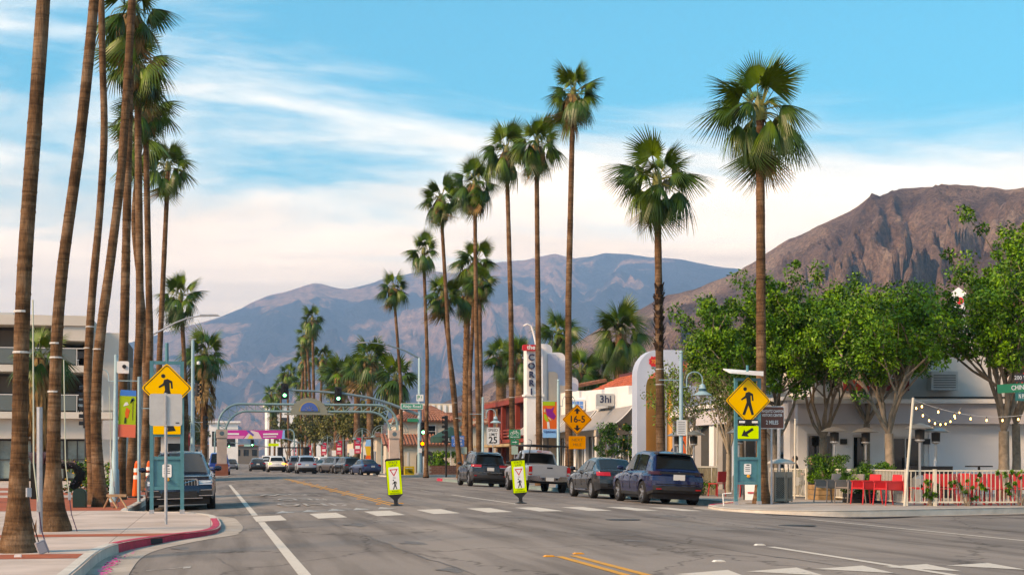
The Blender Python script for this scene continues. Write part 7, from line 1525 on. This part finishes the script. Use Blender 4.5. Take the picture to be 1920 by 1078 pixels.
# ================================================================== RESTAURANT PATIO
fence_m = mat('cream_fence_paint', (.62, .58, .48), .55, var=.1, scale=4); red_pl = mat('red_plastic', (.62, .035, .04), .45, var=.06, scale=3); grey_pl = mat('taupe_plastic', (.23, .20, .18), .55)
bar_me = MB().box((0, 0, .5), (.022, .022, 1.0)).mesh('bar', fence_m)
def fence(label, a, b_, h=.98, zb=.08, posts=True):
    a, b_ = Vector(stretch_xy(*a)), Vector(stretch_xy(*b_)); d = b_ - a; L_ = d.length; t = thing('fence_panel', label, 'fence', (a.x, a.y, WALK), math.atan2(d.y, d.x), 'cream patio fence panels', raw=True)
    MB().bb(0, L_, -.02, .02, h - .04, h).build('top_rail', fence_m, t); MB().bb(0, L_, -.018, .018, zb, zb + .04).build('bottom_rail', fence_m, t)
    n = max(3, int(L_ / .115))
    for k in range(1, n): o = obj('bar', bar_me, t, (L_ * k / n, 0, zb + .04)); o.scale = (1, 1, h - zb - .08)
    if posts:
        for x in (0, L_): MB().bb(x - .035, x + .035, -.035, .035, 0, h + .02).build('post', fence_m, t)
    return t
c0 = (17.95, 18.45); 
fence('cream fence panel running right from the patio corner towards the side street', (18.72, 18.18), (21.2, 17.35))
fence('narrow cream fence panel right beside the leaning white post', (18.0, 18.47), (18.70, 18.20))
fence('cream fence panel at the right edge of the patio', (21.25, 17.33), (23.6, 16.95))
fence('cream fence panel behind the red bench', (18.35, 20.3), (18.02, 18.5))
fence('cream fence panel between the two hedges', (18.45, 21.9), (18.36, 20.35))
fence('cream fence panel left of the first hedge', (17.95, 24.4), (17.98, 22.6))
def vine_on(label, x, y, w, h, seed, n=16): return bush('creeper', label, x, y, w, .25, h, seed, n=n, per=26, leaf=.11, mats=[LF[0], LF[2], LF[1]], wts=(.5, .3, .2), z0=.1, cat='creeper')
for i, (lb, x, y, w, h) in enumerate((('creeper trailing over the fence below the bar table', 19.5, 17.82, 1.1, 1.0), ('creeper spilling over the right part of the fence', 20.9, 17.38, 1.3, 1.15), ('creeper growing at the corner fence post', 18.6, 18.25, .5, .8), ('creeper on the left fence by the dining guests', 17.9, 23.4, .9, 1.1))): vine_on(lb, x, y, w, h, 300 + i)
# posts carrying the string lights
lean = thing('light_post', 'leaning white post at the patio corner carrying string lights', 'post', (17.82, 18.35, WALK)); MB().tube([(0, 0, 0), (.27, .02, 2.95)], .038, 8).build('pole', fence_m, lean)
for lb, x, y, h in (('straight white post at the right end of the string lights', 22.5, 17.6, 2.75), ('white post left of the first hedge', 17.75, 22.9, 2.55), ('white post before the thatched fence', 17.2, 28.6, 2.75), ('white post right of the patio heaters on the left', 17.9, 27.6, 2.6)):
    t = thing('light_post', lb, 'post', (x, y, WALK), 0, 'white patio posts'); MB().tube([(0, 0, 0), (.02, 0, h)], .03, 8).build('pole', fence_m, t); MB().lathe([(0, 0), (.04, .0), (.04, .03), (0, .04)], 8, (.02, 0, h)).build('cap', fence_m, t)
bulb_lit = mat('lit_bulb', (1.0, .62, .22), .4, emis=2.5); wire = mat('white_cable', (.6, .58, .55), .5)
bulb_me = MB().lathe([(0, -.035), (.018, -.024), (.022, -.007), (.014, .02), (.010, .035)], 10).mesh('bulb', bulb_lit, True)
def string_lights(label, a, b_, sag, n):
    a, b_ = Vector((*stretch_xy(a[0], a[1]), a[2])), Vector((*stretch_xy(b_[0], b_[1]), b_[2])); t = thing('string_lights', label, 'string lights', (0, 0, 0), 0, 'string lights over the patio'); P = [a.lerp(b_, i / 20) - Vector((0, 0, sag * 4 * (i / 20) * (1 - i / 20))) for i in range(21)]
    MB().tube(P, .008, 5).build('cable', wire, t)
    for k in range(n):
        f_ = (k + .6) / n; p = a.lerp(b_, f_) - Vector((0, 0, sag * 4 * f_ * (1 - f_))); o = obj('bulb', bulb_me, t, p - Vector((0, 0, .10))); MB().tube([p - Vector((0, 0, .06)), p], .012, 5).build('socket', black_p, t)
string_lights('string of lit bulbs sagging from the leaning post to the right post', (18.1, 18.37, 2.88), (22.5, 17.6, 2.68), .36, 9)
string_lights('string of lit bulbs running from the leaning post back to the wall', (18.1, 18.37, 2.88), (25.5, 23.6, 3.1), .55, 9)
string_lights('string of lit bulbs along the right edge of the patio', (22.5, 17.6, 2.68), (27.0, 17.0, 2.7), .25, 5)
# patio heaters
steel = mat('heater_steel', (.45, .45, .44), .35, .7); mesh_d = mat('burner_mesh', (.04, .035, .03), .6, .5)
def heater(label, x, y, h=2.35):
    t = thing('patio_heater', label, 'patio heater', (x, y, WALK), 0, 'mushroom patio heaters')
    MB().lathe([(0, 0), (.23, 0), (.23, .68), (.15, .76), (.05, .8)], 12).build('tank_cover', steel, t); MB().tube([(0, 0, .78), (0, 0, h - .55)], .04, 8).build('pole', steel, t)
    MB().lathe([(.05, h - .55), (.15, h - .50), (.15, h - .46)], 12).build('burner_cup', steel, t); MB().lathe([(.14, h - .46), (.15, h - .16), (0, h - .14)], 12).build('burner', mesh_d, t); MB().lathe([(.44, h - .13), (.45, h - .115), (.28, h - .02), (.06, h + .04), (0, h + .05)], 20).build('reflector', steel, t, smooth=True)
for lb, x, y in (('patio heater right of the leaning white post', 20.7, 20.7), ('patio heater just behind and right of the first by the leaning post', 23.4, 22.7), ('patio heater before the patio door', 21.5, 23.9), ('patio heater behind the left hedge', 20.0, 23.7), ('patio heater left of the crossing beacon', 17.7, 28.9), ('patio heater leftmost of the row by the lamp post', 17.75, 30.2), ('patio heater seen between the beacon and the palm', 17.9, 26.2)): heater(lb, x, y)
# benches and chairs
def bench(label, x, y, rz, m, w=.62):
    t = thing('armchair', label, 'armchair', (x, y, WALK), rz, 'moulded armchairs on the pavement')
    MB().prism([(-.30, .40), (.26, .44), (.26, .48), (-.30, .45)], -w / 2, w / 2, 'yz').build('seat', m, t); MB().prism([(-.30, .42), (-.34, .84), (-.30, .85), (-.25, .45)], -w / 2 + .02, w / 2 - .02, 'yz').build('backrest', m, t)
    for s in (1, -1):
        MB().box((s * w / 2, 0, .66), (.045, .60, .035)).build('armrest', m, t); MB().box((s * w / 2, .0, .54), (.02, .46, .2)).build('side_panel', m, t)
        for yy, dy in ((.25, .05), (-.27, -.07)): MB().tube([(s * w / 2, yy, .66), (s * (w / 2 + .02), yy + dy * .4, .3), (s * (w / 2 + .03), yy + dy, 0)], [.024, .022, .017], 6).build('leg', m, t)
bench('taupe moulded armchair before the first hedge, left of the pair', 17.30, 20.75, R(100), grey_pl, .60); bench('taupe moulded armchair right beside its twin', 17.45, 20.05, R(100), grey_pl, .60)
bench('red moulded armchair before the second hedge', 17.55, 19.5, R(95), red_pl, .60); bench('red moulded armchair touching the leaning white post', 17.75, 18.85, R(95), red_pl, .60)
def chair(label, x, y, rz, m=red_pl, group='red patio chairs'):
    t = thing('patio_chair', label, 'chair', (x, y, WALK), rz, group); MB().box((0, 0, .44), (.44, .44, .03)).build('seat', m, t); MB().prism([(-.22, .50), (-.27, .86), (-.24, .86), (-.19, .48)], -.20, .20, 'yz').build('backrest', m, t)
    for sx in (1, -1):
        for sy in (1, -1): MB().tube([(sx * .18, sy * .18, .44), (sx * .21, sy * .22, 0)], .02, 5).build('leg', m, t)
        MB().tube([(sx * .2, -.22, .5), (sx * .2, -.25, .86)], .018, 5).build('back_post', m, t)
for i, (lb, x, y, rz) in enumerate((('red patio chair just right of the corner fence post', 19.1, 18.9, .3), ('red patio chair behind the fence, second from the corner', 19.75, 18.75, -.4), ('red patio chair behind the fence, third from the corner', 20.35, 18.45, .2), ('red patio chair behind the fence, fourth from the corner', 21.0, 18.3, PI), ('red patio chair behind the fence below the tree trunk', 21.7, 18.5, .4), ('red patio chair at the right fence post', 22.4, 18.2, PI - .3), ('red patio chair half cut by the right edge', 23.0, 18.0, .1), ('red patio chair close behind the first fence bars', 18.95, 18.45, 2.9), ('red patio chair close behind the fence, between second and third', 19.6, 18.2, 3.3), ('red patio chair close behind the middle of the front fence', 20.15, 18.0, 3.0), ('red patio chair close behind the right half of the front fence', 20.7, 17.85, 3.2), ('red patio chair close behind the panel right of the fence post', 21.5, 17.75, 3.0), ('red patio chair close behind the last bars at the right', 22.1, 17.65, 3.3), ('red patio chair second row behind the corner', 19.6, 19.7, 1.2), ('red patio chair second row behind the fence middle', 21.3, 19.4, -1.1), ('red patio chair by the thatched fence left of the beacon', 16.6, 25.6, .5), ('red patio chair right of the beacon base', 16.9, 24.4, -.6), ('red patio chair inside the fence behind the grey armchairs', 19.3, 22.0, .8))): chair(lb, x, y, rz)
t = thing('bar_table', 'dark tall table behind the right fence', 'table', (22.55, 20.2, WALK)); MB().lathe([(0, 1.04), (.42, 1.04), (.42, 1.08), (0, 1.08)], 18).build('tabletop', black_p, t); MB().tube([(0, 0, .03), (0, 0, 1.04)], .04, 8).build('column', black_p, t); MB().lathe([(0, 0), (.28, 0), (.28, .03), (0, .03)], 14).build('base', black_p, t)
cloth = mat('white_tablecloth', (.70, .69, .67), .9)
t = thing('dining_table', 'small table with white cloth before the seated guests', 'table', (18.45, 24.0, WALK)); MB().prism([(-.4, -.4), (.4, -.4), (.4, .4), (-.4, .4)], .73, .75, 'xy').build('tabletop', cloth, t); MB().grid([[(.42 * math.cos(a) * (1 if k == 0 else 1.08 + .04 * math.sin(5 * a)), .42 * math.sin(a) * (1 if k == 0 else 1.08 + .04 * math.sin(5 * a)), .752 - .36 * k) for a in [2 * PI * i / 24 for i in range(25)]] for k in (0, 1)]).build('tablecloth', cloth, t); MB().tube([(0, 0, 0), (0, 0, .73)], .03, 6).build('leg', black_p, t)
for k in range(3): MB().lathe([(.03, 0), (.035, .12), (.0, .12)], 8, (-.15 + .16 * k, .05, .752)).build('glass', lamp_m, t)
t = thing('service_counter', 'dark counter with bottles behind the heaters near the white wall', 'counter', (22.6, 22.2, WALK), -A); MB().bb(-.7, .7, -.3, .3, 0, 1.05).build('body', black_p, t); MB().lathe([(.05, 0), (.05, .18), (.02, .25), (.02, .3)], 8, (.2, 0, 1.05)).build('bottle', sign_white, t)
# thatched screen, planter, menu board
t = thing('thatch_fence', 'woven reed fence screen left of the crossing beacon', 'fence', (15.75, 27.3, WALK), R(-20)); reed = mat('reed', (.34, .29, .19), .9, var=.45, scale=30, stretch=(1, 1, .15), bump=.6); rd_ = random.Random(3)
for k in range(70): o = MB().tube([(k * .024, rd_.uniform(-.012, .012), 0), (k * .024 + rd_.uniform(-.01, .01), 0, 1.02 + rd_.uniform(-.03, .03))], .014, 4).build('reed', reed, t)
MB().bb(0, 1.7, -.03, .03, .98, 1.04).build('top_rail', fence_m, t)
t = thing('planter_box', 'wooden planter box under the first hedge', 'planter', (18.45, 22.1, WALK)); wpl = mat('planter_wood', (.30, .18, .08), .85, var=.3, scale=4)
for k in range(3): MB().bb(-.55, .55, -.42, .42, .01 + .16 * k, .155 + .16 * k).build('plank', wpl, t)
t = thing('planter_box', 'dark planter box under the second hedge', 'planter', (18.25, 20.15, WALK))
for k in range(2): MB().bb(-.68, .68, -.35, .35, .01 + .14 * k, .135 + .14 * k).build('plank', black_p, t)
t = thing('menu_board', 'white folding menu board behind the palm at the right corner', 'menu board', (15.9, 22.5, WALK), R(-15)); 
for s in (1, -1): MB().add([(-.28, s * .22, .02), (.28, s * .22, .02), (.28, s * .02, 1.15), (-.28, s * .02, 1.15), (-.28, s * .25, .02), (.28, s * .25, .02), (.28, s * .045, 1.15), (-.28, s * .045, 1.15)], [(0, 1, 2, 3), (7, 6, 5, 4), (0, 4, 5, 1), (1, 5, 6, 2), (2, 6, 7, 3), (3, 7, 4, 0)]).build('panel', sign_white if s < 0 else black_p, t)
MB().box((-.1, -.235, .25), (.2, .012, .04)).build('red_mark', sign_red, t)
t = thing('kerb_stake', 'short white bent stake at the right kerb corner', 'stake', (13.25, 20.1, WALK)); MB().tube([(0, 0, 0), (-.03, 0, .33), (.22, 0, .35)], .018, 6).build('rod', sign_white, t)
for lb, x, y, m_ in (('dark grey electric box beside the parking notice post', 16.2, 28.2, galv), ('pale grey bollard by the thatched fence', 15.6, 28.9, alu)): t = thing('utility_box', lb, 'utility box', (x, y, WALK)); MB().prism(rrect(0, .6, .22, 1.2, .03), -.1, .1).build('box', m_, t); MB().bb(-.12, .12, -.12, .12, 1.19, 1.24).build('lid', m_, t)

# ------------------------------------------------------------------ seated guests
def person(label, x, y, rz, shirt, skin, hair, hair_m=None, z=0):
    """seated figure: one continuous skinned body, hair as a child"""
    V = [((0, 0, .52), .15), ((0, .01, .72), .135), ((0, .0, .95), .155), ((0, .0, 1.07), .10), ((0, .02, 1.14), .052), ((0, .03, 1.20), .075), ((0, .035, 1.28), .092), ((0, .03, 1.36), .08),
         ((.17, 0, 1.03), .065), ((.24, .06, .80), .05), ((.16, .30, .78), .036), ((.12, .38, .80), .03), ((-.17, 0, 1.03), .065), ((-.24, .06, .80), .05), ((-.16, .30, .78), .036), ((-.12, .38, .80), .03),
         ((.10, .05, .50), .10), ((.12, .45, .50), .072), ((.12, .47, .10), .048), ((.12, .58, .05), .036), ((-.10, .05, .50), .10), ((-.12, .45, .50), .072), ((-.12, .47, .10), .048), ((-.12, .58, .05), .036), ((0, .13, 1.265), .02)]
    E_ = [(0, 1), (1, 2), (2, 3), (3, 4), (4, 5), (5, 6), (6, 7), (2, 8), (8, 9), (9, 10), (10, 11), (2, 12), (12, 13), (13, 14), (14, 15), (0, 16), (16, 17), (17, 18), (18, 19), (0, 20), (20, 21), (21, 22), (22, 23), (6, 24)]
    me = bpy.data.meshes.new('body'); me.from_pydata([v for v, _ in V], E_, []); o = bpy.data.objects.new('body', me); COL.objects.link(o)
    md = o.modifiers.new('skin', 'SKIN'); sv = me.skin_vertices[0].data
    for i, (_, r) in enumerate(V): sv[i].radius = (r, r)
    sv[0].use_root = True
    o.modifiers.new('sub', 'SUBSURF').levels = 2; o.modifiers['sub'].render_levels = 2
    dg_ = bpy.context.evaluated_depsgraph_get(); m2 = bpy.data.meshes.new_from_object(o.evaluated_get(dg_)); bpy.data.objects.remove(o)
    m2.materials.clear(); m2.materials.append(shirt); m2.materials.append(skin); m2.materials.append(mat('dark_trousers', (.03, .03, .035), .9))
    for p in m2.polygons:
        c = p.center; p.material_index = 1 if (c.z > 1.11 or (c.y > .26 and c.z > .72)) else (2 if c.z < .56 else 0); p.use_smooth = True
    t = thing('person', label, 'person', (x, y, WALK + z), rz, 'guests seated on the patio'); obj('body', m2, t)
    if hair: h_ = MB().lathe([(.094, -.02), (.104, .04), (.09, .10), (.05, .135), (0, .145)], 12, (0, .012, 1.27)).build('hair', hair_m, t, smooth=True); MB().lathe([(.10, -.10), (.104, 0)], 12, (0, .0, 1.27)).build('hair_back', hair_m, h_) if hair > 1 else None
    for s in (1, -1): MB().lathe([(0, -.02), (.022, 0), (0, .02)], 6, (s * .092, .03, 1.265), axis='x').build('ear', skin, t)
    for s in (1, -1): MB().lathe([(0, -.006), (.011, 0), (0, .006)], 6, (s * .035, .118, 1.295), axis='y').build('eye', sign_black, t)
    return t
sk1 = mat('skin_tan', (.36, .19, .12), .6); sk2 = mat('skin_pink', (.50, .25, .19), .6); blk = mat('black_shirt', (.015, .015, .017), .9); hr = mat('dark_hair', (.015, .012, .01), .7)
person('seated guest with dark hair and black shirt facing left', 18.95, 24.4, R(75), blk, sk1, 1, hr); person('seated guest in dark top leaning over the table, head bare', 19.0, 23.6, R(60), blk, sk2, 0); person('seated guest partly hidden behind the palm trunk', 17.45, 24.9, R(-60), mat('brown_shirt', (.10, .05, .035), .9), sk2, 1, hr)
for i, (lb, x, y, rz) in enumerate((('dark chair under the guest facing left', 18.95, 24.4, R(75)), ('dark chair under the guest leaning over the table', 19.0, 23.6, R(60)), ('dark chair under the guest behind the palm', 17.45, 24.9, R(-60)))): chair(lb, x, y, rz, mat('dark_chair', (.03, .028, .026), .6), 'dark chairs of the guests')
